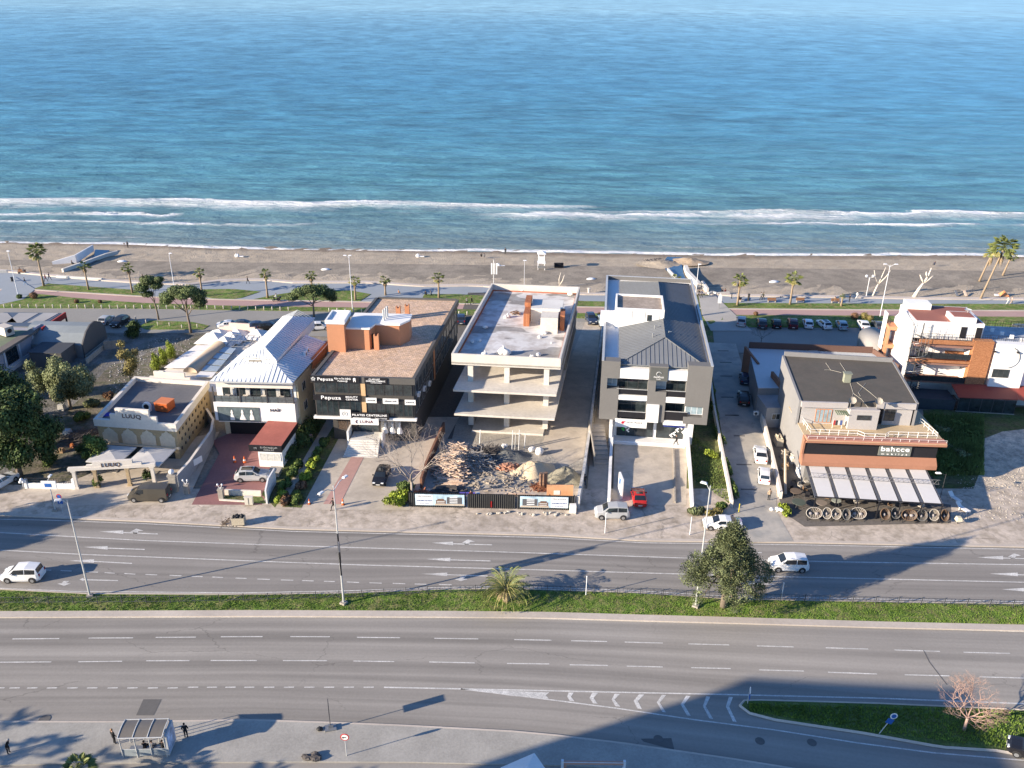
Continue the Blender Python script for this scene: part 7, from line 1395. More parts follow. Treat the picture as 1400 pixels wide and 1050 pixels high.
def pose(kind):
    J=dict(pelvis=(0,0,.95),waist=(0,0,1.1),chest=(0,0,1.33),neck=(.01,0,1.47),jaw=(.03,0,1.55),head=(.02,0,1.63),crown=(.0,0,1.70))
    for s,d in (('L',1),('R',-1)):
        q=d*.22 if kind=='walk' else .02*d
        J.update({'sh'+s:(0,d*.19,1.40),'el'+s:(-q*.7,d*.25,1.13),'wr'+s:(-q*1.0+.10,d*.24,.92),'ha'+s:(-q*1.1+.13,d*.23,.85),'fi'+s:(-q*1.1+.15,d*.225,.78)})
        J.update({'hip'+s:(0,d*.09,.88),'kn'+s:(q*.9+.05,d*.10,.50),'an'+s:(q*1.5-.02 if kind=='walk' else 0,d*.11,.08),'to'+s:(q*1.5+.14 if kind=='walk' else .15,d*.12,.035)})
    if kind=='sit':
        dz=-.47
        J={k:((v[0]-.02,v[1],v[2]+dz) if k[:2] not in('kn','an','to') else v) for k,v in J.items()}
        for s,d in (('L',1),('R',-1)): J.update({'hip'+s:(0,d*.09,.45),'kn'+s:(.42,d*.12,.47),'an'+s:(.45,d*.12,.08),'to'+s:(.60,d*.12,.035),'el'+s:(.08,d*.24,.72),'wr'+s:(.28,d*.16,.60),'ha'+s:(.36,d*.13,.58),'fi'+s:(.42,d*.12,.57)})
    if kind=='bend':
        for k in ('waist','chest','neck','jaw','head','crown','shL','shR','elL','elR'): v=J[k]; J[k]=(v[0]+(v[2]-.95)*.45,v[1],v[2]-(v[2]-.95)*.12)
    return J
PM={}
m_skin=M('skin',(.45,.27,.19),.6,.05); 
def person(label,px,py,deg,top_c,leg_c,kind='walk',z=.12,hair=(.03,.022,.018),s=1.,hz=0,long=0,group=None):
    if kind not in PM:
        PM[kind]=skinmesh(pose(kind),ED,RAD)
    me=PM[kind].copy(); X,Y,_=G(px,py,z); me.materials.clear()
    cn=lambda c:M('cloth_%02x%02x%02x'%tuple(int(v*255) for v in c),c,.9,.12,3)
    for m in (cn(top_c),cn(leg_c),m_skin,m_trim): me.materials.append(m)
    dz=-.47 if kind=='sit' else 0
    for p in me.polygons:
        c=p.center; zz=c.z-dz
        if kind=='sit': mi=2 if c.z>1.0 else (3 if c.z<.1 else (1 if (c.x>.12 and c.z<.53) or c.z<.42 else 0))
        else: mi=2 if zz>1.47 else (3 if zz<.09 else (2 if (abs(c.y)>.18 and zz<.88) else (0 if zz>(.55 if long else .90) or abs(c.y)>.19 else 1)))
        p.material_index=mi; p.use_smooth=True
    o=bpy.data.objects.new('person',me); COL.objects.link(o); o.location=(X,Y,z+hz); o.rotation_euler=(0,0,R(deg)); o.scale=(s,s,s); tag(o,label,'person',group)
    J=pose(kind)['head']; h=MB(); h.blob((J[0]-.03,0,J[2]+.05),(.105,.095,.105),n=8,m=6,jit=.03); h.build('hair',M('hair_%d'%int(hair[0]*1000),hair,.8,.1),o,True); return o
BK,NV,GY,WH,RD,TN=(.02,.02,.022),(.03,.04,.08),(.2,.2,.21),(.7,.7,.68),(.35,.04,.04),(.5,.36,.24)
person('elderly stooping person in a black coat on the south pavement at far left',12,1030,0,BK,BK,'bend',.13,(.3,.3,.3))
person('light haired person in a dark coat standing left of the bus shelter',157,1017,60,BK,BK,'stand',.13,(.35,.2,.1))
person('person in black standing to the right of the bus shelter',255,1009,100,BK,BK,'stand',.13)
person('person in black walking past the lamp post carrying a red bag',456,697,200,BK,BK,'walk',.12)
person('person in a pink top on the narrow path beside the clinic',426,606,80,(.6,.28,.25),NV,'stand',.14)
person('person in dark clothes striding before the grey office entrance',924,609,170,BK,BK,'walk',.3)
person('person in black jacket standing in the passage beside the site wall',799,664,95,BK,NV,'stand',.12)
person('person in a tan top and black trousers behind the white box van',1051,684,95,TN,BK,'stand',.14)
person('worker in a dark red top standing behind the site gate',644,686,-90,(.12,.03,.03),NV,'stand',.06)
person('person in a pale shirt standing by the right wall of the stone hall',256,611,-90,(.6,.62,.63),BK,'stand',.13)
person('person in navy sitting on the promenade edge beside the channel, left one',28,373,120,NV,BK,'sit',.03); person('person in grey sitting on the promenade edge beside the channel, right one',33,374,120,GY,BK,'sit',.03)
person('lone person in dark jacket and pale blue trousers on the left promenade',35,390,20,BK,(.2,.3,.45),'walk',.05)
person('person in maroon walking beside the tallest left palm',63,385,0,(.2,.04,.05),BK,'walk',.05); person('person in navy walking right of the one in maroon',68,383,0,NV,BK,'walk',.05)
person('person in black standing at the water edge above the slender pine',175,339,90,BK,BK,'stand',-.4); person('person in black at the water edge behind the concrete frame',691,348,90,BK,BK,'stand',-.4)
person('person sitting near the channel mouth on the left promenade',99,363,60,BK,BK,'sit',.05)
for a,b,c,l in ((196,385,BK,'person in black beside the promenade kerb, first right of the slender pine'),(210,389,NV,'person in navy leading the pair above the round headed pine'),(217,389,GY,'person in grey following the navy one above the round headed pine')): person(l,a,b,180,c,BK,'walk',.05)
person('person in black walking alone on the middle of the promenade',339,388,0,BK,BK,'walk',.05)
person('person in a white top riding a scooter on the cycle path',378,411,180,WH,BK,'sit',.1,hz=.35)
person('person in black sitting on the kerb beyond the clinic roof, left of the pair',582,405,80,BK,BK,'sit',.05); person('person in grey-blue sitting on the kerb beyond the clinic roof, right of the pair',589,405,80,(.1,.13,.17),BK,'sit',.05)
person('child in orange lying back on the lawn behind the clinic roof',512+33,402,30,(.6,.25,.1),TN,'sit',.1,s=.8)
person('person in grey walking between the clinic and the concrete frame, left one',638,417,0,GY,BK,'walk',.05); person('person in black walking between the clinic and the concrete frame, right one',645,416,0,BK,BK,'walk',.05)
person('sunbather in dark clothes sitting on the sand behind the antenna mast, left one',658,353,90,BK,TN,'sit',-.2); person('sunbather in grey sitting on the sand behind the antenna mast, right one',662,353,90,GY,BK,'sit',-.2)
person('person in black at the head of the steps by the stream, left one',955,406,200,BK,BK,'walk',.13); person('person in navy at the head of the steps by the stream, right one',959,407,200,NV,BK,'walk',.13)
person('person in black sitting on the sea wall right of the steps, left one',987,402,100,BK,BK,'sit',.0); person('person in dark red sitting on the sea wall right of the steps, right one',991,402,100,(.12,.03,.04),BK,'sit',.0)
person('person in grey strolling between the two promenade palms, left one',1040,410,0,GY,BK,'walk',.05); person('person in olive strolling between the two promenade palms, right one',1043,410,0,(.1,.1,.06),BK,'walk',.05)
person('person in pale clothes sitting on the bench beside the tiny palm',1141,413,-90,TN,GY,'sit',.05); person('person in a long black robe right of the tiny palm',1161,413,180,BK,BK,'stand',.05,long=1); person('person all in white walking on the promenade toward the slim dead trunk',1171,409,0,WH,WH,'walk',.05)
person('person in navy sitting alone on the sand above the corner house',1277,364,90,NV,BK,'sit',-.1); person('person in a cream coat at the far right promenade, left one',1377,416,0,(.6,.5,.42),WH,'walk',.05); person('person in a peach coat at the far right promenade, right one',1382,416,0,(.6,.42,.36),TN,'walk',.05)
# ================= STREET LAMPS, SIGNS =================
m_lampw=M('lamp_white',(.75,.76,.78),.4,.04)
def lamp(px,py,topy,label,heads=((1,2.0),),z=.14,r=.11,name='street_lamp',mat=None,deg=0,base=True,dx=0,group=None,tilt=0):
    X,Y,_=G(px,py,z); h=top(X,Y,topy,z)-z; t=thing(name,label,'street lamp',(X,Y,z),R(deg),group); q=MB(); q.tube([(0,0,0),(dx*.5,0,h*.5),(dx,0,h)],[r,r*.75,r*.5],8); q.build('pole',mat or m_galv,t)
    for s,l in heads:
        q=MB(); q.tube([(dx,0,h*.96),(dx+s*l*.5,0,h*1.0),(dx+s*l,0,h+.15)],r*.4,5); q.build('arm',mat or m_galv,t); q=MB(); q.box(dx+s*l-.35,dx+s*l+.35,-.16,.16,h+.08,h+.22,tx=.1,ty=.05); q.build('lamp_head',m_lampw,t)
    if base: q=MB(); q.box(-.35,.35,-.35,.35,-.1,.22,tx=.05,ty=.05); q.build('base',m_concd,t)
    return t
lamp(123,815,683,'tall grey lamp post on the median near the left white minivan',((1,.8),),deg=200)
lb=lamp(470,825,664,'tall lamp post on the median hung with narrow black and white banner panels',((1,1.8),(-1,1.8)),deg=60)
for z0,z1,d in ((4.0,4.9,.1),(5.0,7.0,.5),(7.1,8.2,.45),(8.3,9.0,.15)): q=MB(); q.box(-.08,.08,-.45-d*.6,-.12,z0,z1); q.build('banner_panel',m_black if d!=.45 else M('grey_banner',(.2,.2,.22),.6,.1),lb,rz=R(-60+14))
q=MB(); q.box(-.12,.12,.1,.45,5.2,7.6); q.build('banner_panel',m_black,lb,rz=R(-60+14))
lamp(951,829,664,'tall lamp post on the median left of the drooping cedar',((1,.7),),deg=150)
lamp(76,698,655,'short lamp post with white box sign beside the blue parking sign',((1,.6),),z=.12,r=.09,deg=90)
sgn=thing('box_sign','white box sign with small pictogram on the short lamp post near the stone gate','sign',(*G(76,698,.12)[:2],.12)); q=MB(); q.box(-.9,.9,-.14,.02,3.2,4.3); q.build('panel',m_whitew,sgn); q=MB(); q.box(-.5,.3,-.17,-.145,3.5,4.0); q.build('pictogram',M('sign_blue',(.03,.12,.40),.5,.05),sgn); q=MB(); q.tube([(0,0,3),(0,0,4.4)],.05,6); q.build('bracket',m_galv,sgn)
def sign(px,py,h,label,kind,z=.13,deg=0,lean=0,name='traffic_sign'):
    X,Y,_=G(px,py,z); t=thing(name,label,'sign',(X,Y,z),R(deg)); t.rotation_euler[1]=R(lean); q=MB(); q.tube([(0,0,-.1),(0,0,h)],.04,6); q.build('post',m_galv,t); bl=M('sign_blue',(.03,.12,.40),.5,.05); rd=M('sign_red',(.55,.03,.03),.5,.05)
    if kind=='ban': 
        q=MB(); q.disc((0,-.06,h-.3),.38,'y',18,.03); d=q.build('disc',rd,t); q=MB(); q.disc((0,-.08,h-.3),.29,'y',18,.02); q.build('disc_face',m_whitew,d); q=MB(); q.box(-.18,.1,-.105,-.092,h-.36,h-.28); q.add([(-.26,-.105,h-.32),(-.13,-.105,h-.44),(-.13,-.105,h-.20)],[(0,1,2)]); q.build('arrow_symbol',m_black,d)
    if kind=='park':
        q=MB(); q.disc((0,-.06,h-.3),.33,'y',18,.03); d=q.build('disc',rd,t); q=MB(); q.disc((0,-.08,h-.3),.24,'y',18,.02); q.build('disc_face',bl,d); q=MB(); q.box(-.32,.32,-.08,-.04,h-1.35,h-.68); p=q.build('plate',bl,t); text('P',.5,m_whitew,p,(0,-.09,h-1.02))
    if kind=='dir':
        q=MB(); q.disc((0,-.06,h-.28),.33,'y',18,.03); d=q.build('disc',m_whitew,t); q=MB(); q.disc((0,-.08,h-.28),.22,'y',18,.02); q.build('disc_face',bl,d); q=MB(); q.box(-.3,.3,-.08,-.04,h-1.2,h-.65); q.build('plate',bl,t)
    return t
sign(474,1033,2.5,'round white no turn sign with red rim on the south pavement','ban')
sign(86,700,2.6,'blue parking plate under a round red and blue no stopping sign','park',z=.12)
sign(1202,1003,2.6,'leaning blue keep right sign on the traffic island','dir',z=.16,lean=22); sign(1022,962,1.9,'thin dark sign seen edge on at the nose of the traffic island','dir',z=.16,deg=80)
# tall banner sign seen edge-on on the south pavement
X,Y,_=G(452,996,.13); t=thing('banner_sign','slim dark advertising sign seen edge on beside the south kerb','sign',(X,Y,.13),R(15)); q=MB(); q.tube([(0,0,0),(0,0,3.0)],.04,6); q.build('post',m_frame,t); q=MB(); q.disc((0,0,2.55),.5,'x',16,.06,r2=.9) if 0 else q.box(-.03,.03,-.42,.42,1.9,3.1); q.build('panel',m_frame,t); q=MB(); q.box(-.5,.5,-.35,.35,0,.15); q.box(-.2,.25,-.1,.1,.15,.45); q.build('foot',m_metal,t)
X,Y,_=G(437,998,.13); q=MB(); q.blob((0,0,.12),(.3,.25,.18)); tag(q.build('rubbish_bag',m_trim,None,True,loc=(X,Y,.13)),'small dark bag lying beside the slim sign on the south pavement','bag')
def post(px,py,topy,label,r=.05,mat=None,z=.12,top_h=None,name='post',cat='post',group=None):
    X,Y,_=G(px,py,z); h=top(X,Y,topy,z)-z; q=MB(); q.tube([(0,0,0),(0,0,h)],r,6); q.lathe([(r*1.4,h-.05),(r*1.4,h),(.01,h+.06)],6) ; o=q.build(name,mat or m_lampw,None,False,loc=(X,Y,z)); return tag(o,label,cat,group)
post(827,729,701,'thin white post on the pavement before the silver minivan'); post(943,731,707,'thin white post on the pavement left of the white sedan'); post(801,814,788,'white marker post on the median between palm and cedar'); post(1068,819,797,'white marker post on the median right of the cedar')
for px,py,ty,l,hd in ((25,404,344,'lamp post with white plate on the far left lawn',((1,.1),)),(238,391,347,'slim promenade lamp post above the round headed pine',((1,.3),)),(482,422,350,'tall lamp post left of the clinic roof',((-1,.8),(1,.2))),(1203,433,362,'tall white lamp post with two arms beside the corner house',((-1,1.0),(1,1.2))),(951,404,362,'slim lamp post at the stream steps',((1,.2),))): lamp(px,py,ty,l,hd,z=.1,r=.1,mat=m_lampw,name='promenade_lamp',base=False)
lamp(716,428,357,'slim pole behind the concrete frame roof',((1,.05),),z=.1,r=.06,mat=m_lampw,name='promenade_lamp',base=False)
X,Y,_=G(1184,406,.05); t=thing('globe_lamp','short lamp with two white globes beside the slim dead trunk','street lamp',(X,Y,.05)); q=MB(); q.tube([(0,0,0),(0,0,4.4)],.07,6); q.tube([(-.7,0,4.5),(0,0,4.2),(.7,0,4.5)],.04,5); q.build('pole',m_lampw,t)
for s in (-.7,.7): q=MB(); q.blob((s,0,4.7),.3,jit=0,n=10,m=7); q.build('globe',m_lampw,t,True)
# driveway lamp with bent pole (grey office)
X,Y,_=G(964,705,.12)
# ================= MEDIAN FENCE =================
FL=[(-40,826),(0,826),(250,824.5),(400,820),(480,818),(600,811),(700,809),(860,813),(1000,820.5),(1150,824),(1400,831),(1440,832)]
P=[G(a,b,.14) for a,b in FL]; t=thing('median_fence','long dark steel railing with crossed panels running along the whole median','fence',P[0]); o0=P[0]; rl=MB(); seg=0; acc=[]
for a,b in zip(P,P[1:]):
    L=hypot(b[0]-a[0],b[1]-a[1]); n=max(1,round(L/1.25))
    for i in range(n): acc.append((lerp(a[0],b[0],i/n)-o0[0],lerp(a[1],b[1],i/n)-o0[1]))
mf=M('fence_steel',(.06,.065,.075),.5,.1)
for i,(x,y) in enumerate(acc[:-1]):
    x2,y2=acc[i+1]
    if i%2==0: q=MB(); q.box(x-.035,x+.035,y-.035,y+.035,0,1.02); (q.build('post',mf,t) if i//2<98 else None)
    for zz in (.25,.9): rl.tube([(x,y,zz),(x2,y2,zz)],.022,4)
    mx_,my=(x+x2)/2,(y+y2)/2
    for k in range(3): u=(k+.5)/3; rl.tube([(lerp(x,x2,u),lerp(y,y2,u),.25),(lerp(x,x2,u),lerp(y,y2,u),.9)],.016,3)
    if i%4==1: rl.tube([(x,y,.25),(x2,y2,.9)],.02,3); rl.tube([(x,y,.9),(x2,y2,.25)],.02,3)
rl.build('rails',mf,t)
# bollards along the beach road
b0=None
for i in range(62):
    a=6+i*11.1
    if 395<a<445: continue
    b=pl([(0,420.5),(300,422.5),(420,425),(700,432)],a) if a<690 else None
    if b is None: continue
    X,Y,_=G(a,b,.09)
    if b0 is None: q=MB(); q.lathe([(.11,0),(.11,.62),(.09,.72),(.03,.78)],8); b0=tag(q.build('bollard',m_concw,None,True,loc=(X,Y,.09)),'short pale bollard between the beach road and the lawn strip','bollard','bollards along the beach road')
    else: c=b0.copy(); c.location=(X,Y,.09); COL.objects.link(c)
for i,(a,b) in enumerate(((186,437),(200,442),(216,445),(232,446),(249,449),(270,448))):
    c=b0.copy(); c.location=G(a,b,.06); COL.objects.link(c); c['group']='bollards around the small pine lawn'; c['label']='short pale bollard around the small lawn under the roadside pines'
patch('lawn_bed',[(190,446),(205,438),(262,440),(286,445),(278,450),(200,450)],m_grass,z=.11,skirt=.1)
# ================= WALLS =================
mw2=M('grey_blue_wall',(.27,.29,.32),.8,.08,1); 
wallrun('boundary_wall','grey-blue wall between the stone hall and the red paved court','wall',[(244,668),(262,648),(291,606),(294,590),(285,575)],2.0,.25,mw2,.1,m_cream)
q=MB(); a=G(270,640,.1); q.box(-.75,.75,-.04,.04,.5,1.4); tag(q.build('wall_poster',m_whitew,loc=(a[0]+.2,a[1],.3),rz=R(62)),'white poster with faint writing on the grey-blue wall','poster')
q=MB(); q.box(-.45,.45,-.35,.35,0,2.4); q.box(-.55,.55,-.45,.45,2.4,2.6); t=q.build('gate_pillar',m_concd,loc=G(239,672,.1)); tag(t,'stone pillar with a white globe right of the dark van','pillar'); q=MB(); q.blob((0,0,2.95),.36,jit=0,n=10,m=7); q.build('globe',m_lampw,t,True)
for px_,py_,l in ((256,675,'low stone post with twin lamps beside the dark van'),(303,681,'low stone post with twin lamps at the planter wall')):
    t=thing('lamp_pillar',l,'pillar',G(px_,py_,.12)); q=MB(); q.box(-.3,.3,-.3,.3,0,1.3); q.box(-.36,.36,-.36,.36,1.3,1.4); q.build('pillar',m_concd,t)
    for s in (-.28,.28): q=MB(); q.tube([(0,0,1.4),(s,0,1.9)],.03,5); q.blob((s,0,2.0),(.13,.13,.16),jit=0,n=8,m=5); q.build('lantern',m_lampw,t)
wallrun('planter_wall','low pale wall closing the street end of the red paved court','wall',[(308,676),(357,678)],.75,.3,m_concw,.12); wallrun('planter_wall','low pale wall below the first, around the bare planting bed','wall',[(300,684),(335,686.5)],.2,.2,m_concw,.12)
patch('planting_bed',[(300,683),(307,677),(358,679),(364,688),(340,688)],m_dgrass,z=.15)
wallrun('sculpted_wall','white panel wall with curved top at the corner of the red paved court','wall',[(365,689),(369,676),(377,660)],[2.0,2.4,2.2],.2,m_whitew,.12)
t=thing('utility_cabinet','pale grey utility cabinet on the pavement below the planter wall','cabinet',G(341,690,.12)); q=MB(); q.box(-.5,.5,-.2,.2,.1,1.15); q.build('body',M('cabinet_grey',(.55,.52,.45),.6,.08),t); q=MB(); q.box(-.03,.03,-.22,-.201,.15,1.1); q.build('door_gap',m_trim,t); q=MB(); q.box(-.55,.55,-.25,.25,1.15,1.22); q.build('lid',m_concw,t)
t=thing('skip_bin','open beige rubbish container with dark bags beside the kerb','skip',G(327,717,.12),R(4)); bm_=M('beige_metal',(.50,.43,.32),.7,.2,2); q=MB(); q.box(-.75,.75,-.5,-.45,.25,1.15); q.box(-.75,.75,.45,.5,.25,1.15); q.box(-.75,-.7,-.45,.45,.25,1.15); q.box(.7,.75,-.45,.45,.25,1.15); q.box(-.75,.75,-.5,.5,.2,.25); q.build('body',bm_,t)
for sx in(-.6,.6):
    for sy in (-.4,.4): q=MB(); q.disc((sx,sy,.1),.1,'y',8,.06); q.build('wheel',m_tyre,t)
q=MB()
for k in range(12): q.blob((random.uniform(-.6,.6),random.uniform(-.35,.35),random.uniform(.9,1.25)),random.uniform(.15,.28),jit=.3)
q.build('rubbish',m_trim,t,True)
q=MB()
for k in range(26): q.cbox((random.uniform(-1.6,-.8),random.uniform(-.6,.7),random.uniform(.05,.5)),(.7,.04,.04),0,random.uniform(0,3),0,random.uniform(-.8,.8))
tag(q.build('branch_heap',M('dry_branch',(.13,.10,.08),.9,.3),loc=G(322,716,.12)),'heap of dry branches dumped left of the rubbish container','branches')
mrust=M('rust_wall',(.22,.11,.07),.85,.15,1); wallrun('site_wall','rust brown wall between clinic forecourt and building site','wall',[(576,668),(583,645),(607,590)],1.6,.3,mrust,.1)
wallrun('site_wall','long pale concrete wall between the building site and the passage','wall',[(790,697),(797,660),(806,600),(811,555),(819,490),(824,455)],[2.0,2.0,1.9,1.8,1.8,1.8],.35,M('stained_wall',(.58,.56,.53),.9,.25,2,big=.3,bscale=.6),.08)
wallrun('passage_wall','white wall between the passage and the grey office forecourt','wall',[(832,690),(834,640),(837,588)],[1.0,1.1,1.6],.4,m_whitew,.1)
wallrun('passage_wall','thin dark-stained kerb wall inside the passage','wall',[(806,610),(814,560),(819,500)],1.0,.3,m_concd,.1)
wallrun('forecourt_wall','white low wall right of the grey office forecourt','wall',[(946,695),(943,650),(938,592)],[.8,1.1,1.5],.35,m_whitew,.12)
wallrun('driveway_wall','cream wall with white posts along the left side of the east driveway','wall',[(1000,694),(995,665),(985,615),(975,560),(966,480)],[1.1,1.1,1.1,1.1,1.1],.3,m_cream,.1)
wallrun('driveway_wall','cream and brown wall along the right side of the east driveway','wall',[(1067,682),(1060,652),(1047,600),(1036,560)],[1.0,1.2,1.4,1.5],.35,MATS['cream_render'],.13)
wallrun('kerb_block','white kerb block lying beside the agave bush','kerb block',[(970,710),(993,711)],.3,.35,m_whitew,.12)
wallrun('rear_wall','pale low wall behind the rubble plot','wall',[(143,478),(168,475)],1.6,.3,m_concd,.03); wallrun('rubble_plot_wall','broken grey wall between rubble plot and dark shed','wall',[(119,497),(150,470)],.9,.3,m_concd,.03)
post(1010,700,689,'short yellow pipe leaning at the driveway entrance',.06,M('yellow_paint',(.6,.5,.03),.5,.05),name='yellow_pipe',cat='pipe')
# steps in the passage, ramp kerbs in the grey forecourt
t=thing('stair_flight','broad pale steps rising in the passage beside the grey office','stairs',G(823,640,.1)); q=MB()
for i in range(9): q.box(-1.0,1.15,1.0+i*1.05,2.05+i*1.05,0,.16*(i+1))
q.build('steps',m_fore,t); q=MB(); q.box(-1.15,-1.01,.4,10.5,0,2.2); q.build('side_wall',m_concd,t)
wallrun('ramp_kerb','dark ramp kerb line in the grey office forecourt','kerb',[(923,688),(921,615)],.25,.2,m_concd,.13)
t=thing('totem_sign','tall white totem sign with blue band beside the red coupe','sign',G(846,672,.13),R(-85)); q=MB(); q.box(-.15,1.9,-.12,.12,0,2.9); q.build('panel',m_whitew,t); q=MB(); q.box(.3,1.3,-.14,.14,1.5,2.6); q.build('blue_band',MATS['sign_blue'],t)
# ================= CONSTRUCTION SITE =================
zm=zt(540,530,5.385); a=G(559.5,692.5,.12); b=G(785,697.5,.12); ff=FR((a[0],a[1]),-math.degrees(atan2(b[1]-a[1],b[0]-a[0])),.12); Lf=hypot(b[0]-a[0],b[1]-a[1])
t=thing('site_fence','black corrugated steel site fence with a gate in the middle','fence',(ff.o[0],ff.o[1],.12),-ff.a); mcf=M('corrugated_black',(.045,.047,.05),.5,.1,metal=.3); hF=2.05
g0,g1=ff.front(638,691)[0],ff.front(706,692)[0]
def corr(x0,x1,nm,par):
    q=MB(); n=int((x1-x0)/.13); pts=[]
    for i in range(n+1): pts.append((x0+(x1-x0)*i/n,-.05 if i%2 else .05))
    q.add([(x,y,0) for x,y in pts]+[(x,y,hF) for x,y in pts],[(i,i+1,n+2+i,n+1+i) for i in range(n)]); return q.build(nm,mcf,par)
corr(0,g0-.25,'fence_panel',t); corr(g0+.1,g1-.1,'gate_leaf',t); corr(g1+.1,Lf,'fence_panel',t)
for x in (0,g0-.15,g1,Lf-.05,Lf*.12,Lf*.85): q=MB(); q.box(x-.06,x+.06,.06,.2,0,hF+.1); q.build('post',m_black,t)
q=MB(); q.box(-.06,Lf,.06,.12,hF-.12,hF); q.build('top_rail',m_black,t); q=MB(); q.box((g0+g1)/2-.1,(g0+g1)/2+.05,-.1,-.06,.2,1.1); q.build('gate_latch',M('red_latch',(.3,.02,.02),.5,.05),t)
q=MB(); q.add([(0,0,0),(-.4,2.6,0),(-.4,2.6,2.4),(0,0,hF)],[(0,1,2,3)]); q.build('fence_return',mcf,t)
def billboard(x0,x1,label,flip):
    o=thing('billboard',label,'billboard',(ff.o[0],ff.o[1],.12),-ff.a); y=-.14; z0,z1=.35,1.95; w=x1-x0; q=MB(); q.box(x0,x1,y,y+.05,z0,z1); q.build('board',M('banner_sky',(.45,.62,.75),.6,.25,.5,big=.25,bscale=.6),o)
    X=lambda u:x0+w*(1-u if flip else u)
    def bxx(u0,u1,v0,v1,m,nm,d=.012): q=MB(); a_,b_=sorted((X(u0),X(u1))); q.box(a_,b_,y-d,y-.002,lerp(z0,z1,v0),lerp(z0,z1,v1)); return q.build(nm,m,o)
    wb=M('banner_white',(.75,.78,.80),.6,.05); bxx(.01,.36,.03,.97,wb,'text_panel'); bxx(.40,.99,.02,.16,M('banner_tan',(.50,.42,.33),.7,.1),'picture_ground')
    br_=M('banner_brown',(.17,.11,.08),.7,.2,3); bxx(.42,.62,.16,.50,br_,'picture_house',.02); bxx(.45,.58,.50,.62,br_,'picture_house',.02); bxx(.64,.95,.18,.78,M('banner_dark',(.10,.10,.11),.7,.2,3),'picture_block',.02)
    for v in (.25,.42,.58,.74): bxx(.70,.86,v,v+.07,wb,'picture_balcony',.03)
    for v in (.22,.36): bxx(.44,.6,v,v+.04,wb,'picture_balcony',.03)
    bl=M('banner_blue',(.04,.10,.30),.6,.05); cx=(X(.01)+X(.36))/2; text('FRA-KOZZA',.24,m_frame,o,(cx,y-.02,lerp(z0,z1,.82)),width=w*.27,ext=.005); text('SATIŞLARIMIZ BAŞLAMIŞTIR',.22,bl,o,(cx,y-.02,lerp(z0,z1,.42)),width=w*.32,ext=.005,bold=.008); text('0532 000 00 00' if 0 else 'SATIŞ OFİSİ',.14,bl,o,(cx,y-.02,lerp(z0,z1,.15)),width=w*.18,ext=.005)
x0=ff.front(568,684)[0]; x1=ff.front(635,684)[0]; billboard(x0,x1,'left sky blue billboard with a picture of new houses on the site fence',False)
x0=ff.front(711,684)[0]; x1=ff.front(777,684)[0]; billboard(x0,x1,'right sky blue billboard with a picture of new houses on the site fence',True)
t=q=MB(); q.box(-.4,.4,-.3,.3,0,1.1); tag(q.build('white_box',m_whitew,loc=G(783,700,.12)),'white cube shaped meter box at the right end of the site fence','box')
m_plank=M('raw_timber',(.58,.47,.38),.85,.25,1.5,big=.15,bscale=.5,tint=(.50,.36,.27)); m_plank2=M('grey_timber',(.33,.31,.29),.9,.3,1.5); m_dtim=M('dark_timber',(.10,.09,.085),.9,.3,1.5)
def heap(name,label,cat,px,py,n,sx,sy,h,L,sec,mat,ang,da,tilt=.15,z=.06):
    q=MB()
    for i in range(n):
        a_=random.uniform(0,2*pi); r=random.random()**.6; zz=h*(1-r)*random.uniform(.3,1)+.06; l=L*random.uniform(.55,1.1); q.cbox((cos(a_)*sx*r,sin(a_)*sy*r,zz),(l,sec*random.uniform(.7,1.6),sec*.5),0,R(ang+random.uniform(-da,da)),0,random.uniform(-tilt,tilt))
    return tag(q.build(name,mat,loc=G(px,py,z)),label,cat)
heap('timber_pile','big jumbled pile of fresh pinkish planks behind the left billboard','timber',618,642,420,2.5,3.2,2.9,2.5,.15,m_plank,-8,42,.4)
heap('timber_pile','upper loose fan of pale boards beside the first concrete column','timber',628,622,120,1.9,2.3,1.9,2.8,.15,m_plank,-25,45,.35)
heap('board_stack','neat stack of long tan boards below the big plank pile','timber',617,660,44,.7,.7,.7,3.6,.2,m_plank,-4,5,.03)
heap('prop_pile','tangled heap of grey steel props and scaffold bars','scaffold bars',648,634,230,3.4,3.0,1.9,3.0,.07,m_plank2,-30,70,.35); heap('prop_pile','smaller heap of dark scaffold bars in front of the concrete frame','scaffold bars',668,622,120,2.4,2.0,1.4,2.4,.07,m_dtim,10,90,.5)
heap('formwork_stack','dark low stack of formwork panels just behind the left billboard','formwork',612,672,26,1.8,.9,.8,2.4,.5,m_dtim,-5,12,.05); heap('scrap_heap','rusty red scrap and netting at the left end of the site fence','scrap',576,680,110,1.1,1.4,1.3,1.2,.1,M('rusty_scrap',(.40,.15,.08),.9,.3,2),20,90,.6)
heap('rubble_heap','bright scattered rubble and broken boards before the middle column','rubble',694,640,60,1.6,.8,.9,1.0,.3,M('red_scrap',(.42,.22,.15),.9,.35,2),10,80,.3)
heap('scrap_heap','rust brown reinforcement scrap beside the drums','scrap',738,668,110,1.2,1.0,.8,1.2,.06,M('rust_dark',(.27,.11,.06),.9,.3,2),20,90,.6); heap('plank_row','few long planks lying on the gravel near the right billboard','timber',716,678,7,1.4,.3,.2,3.0,.14,m_plank,-12,8,.05)
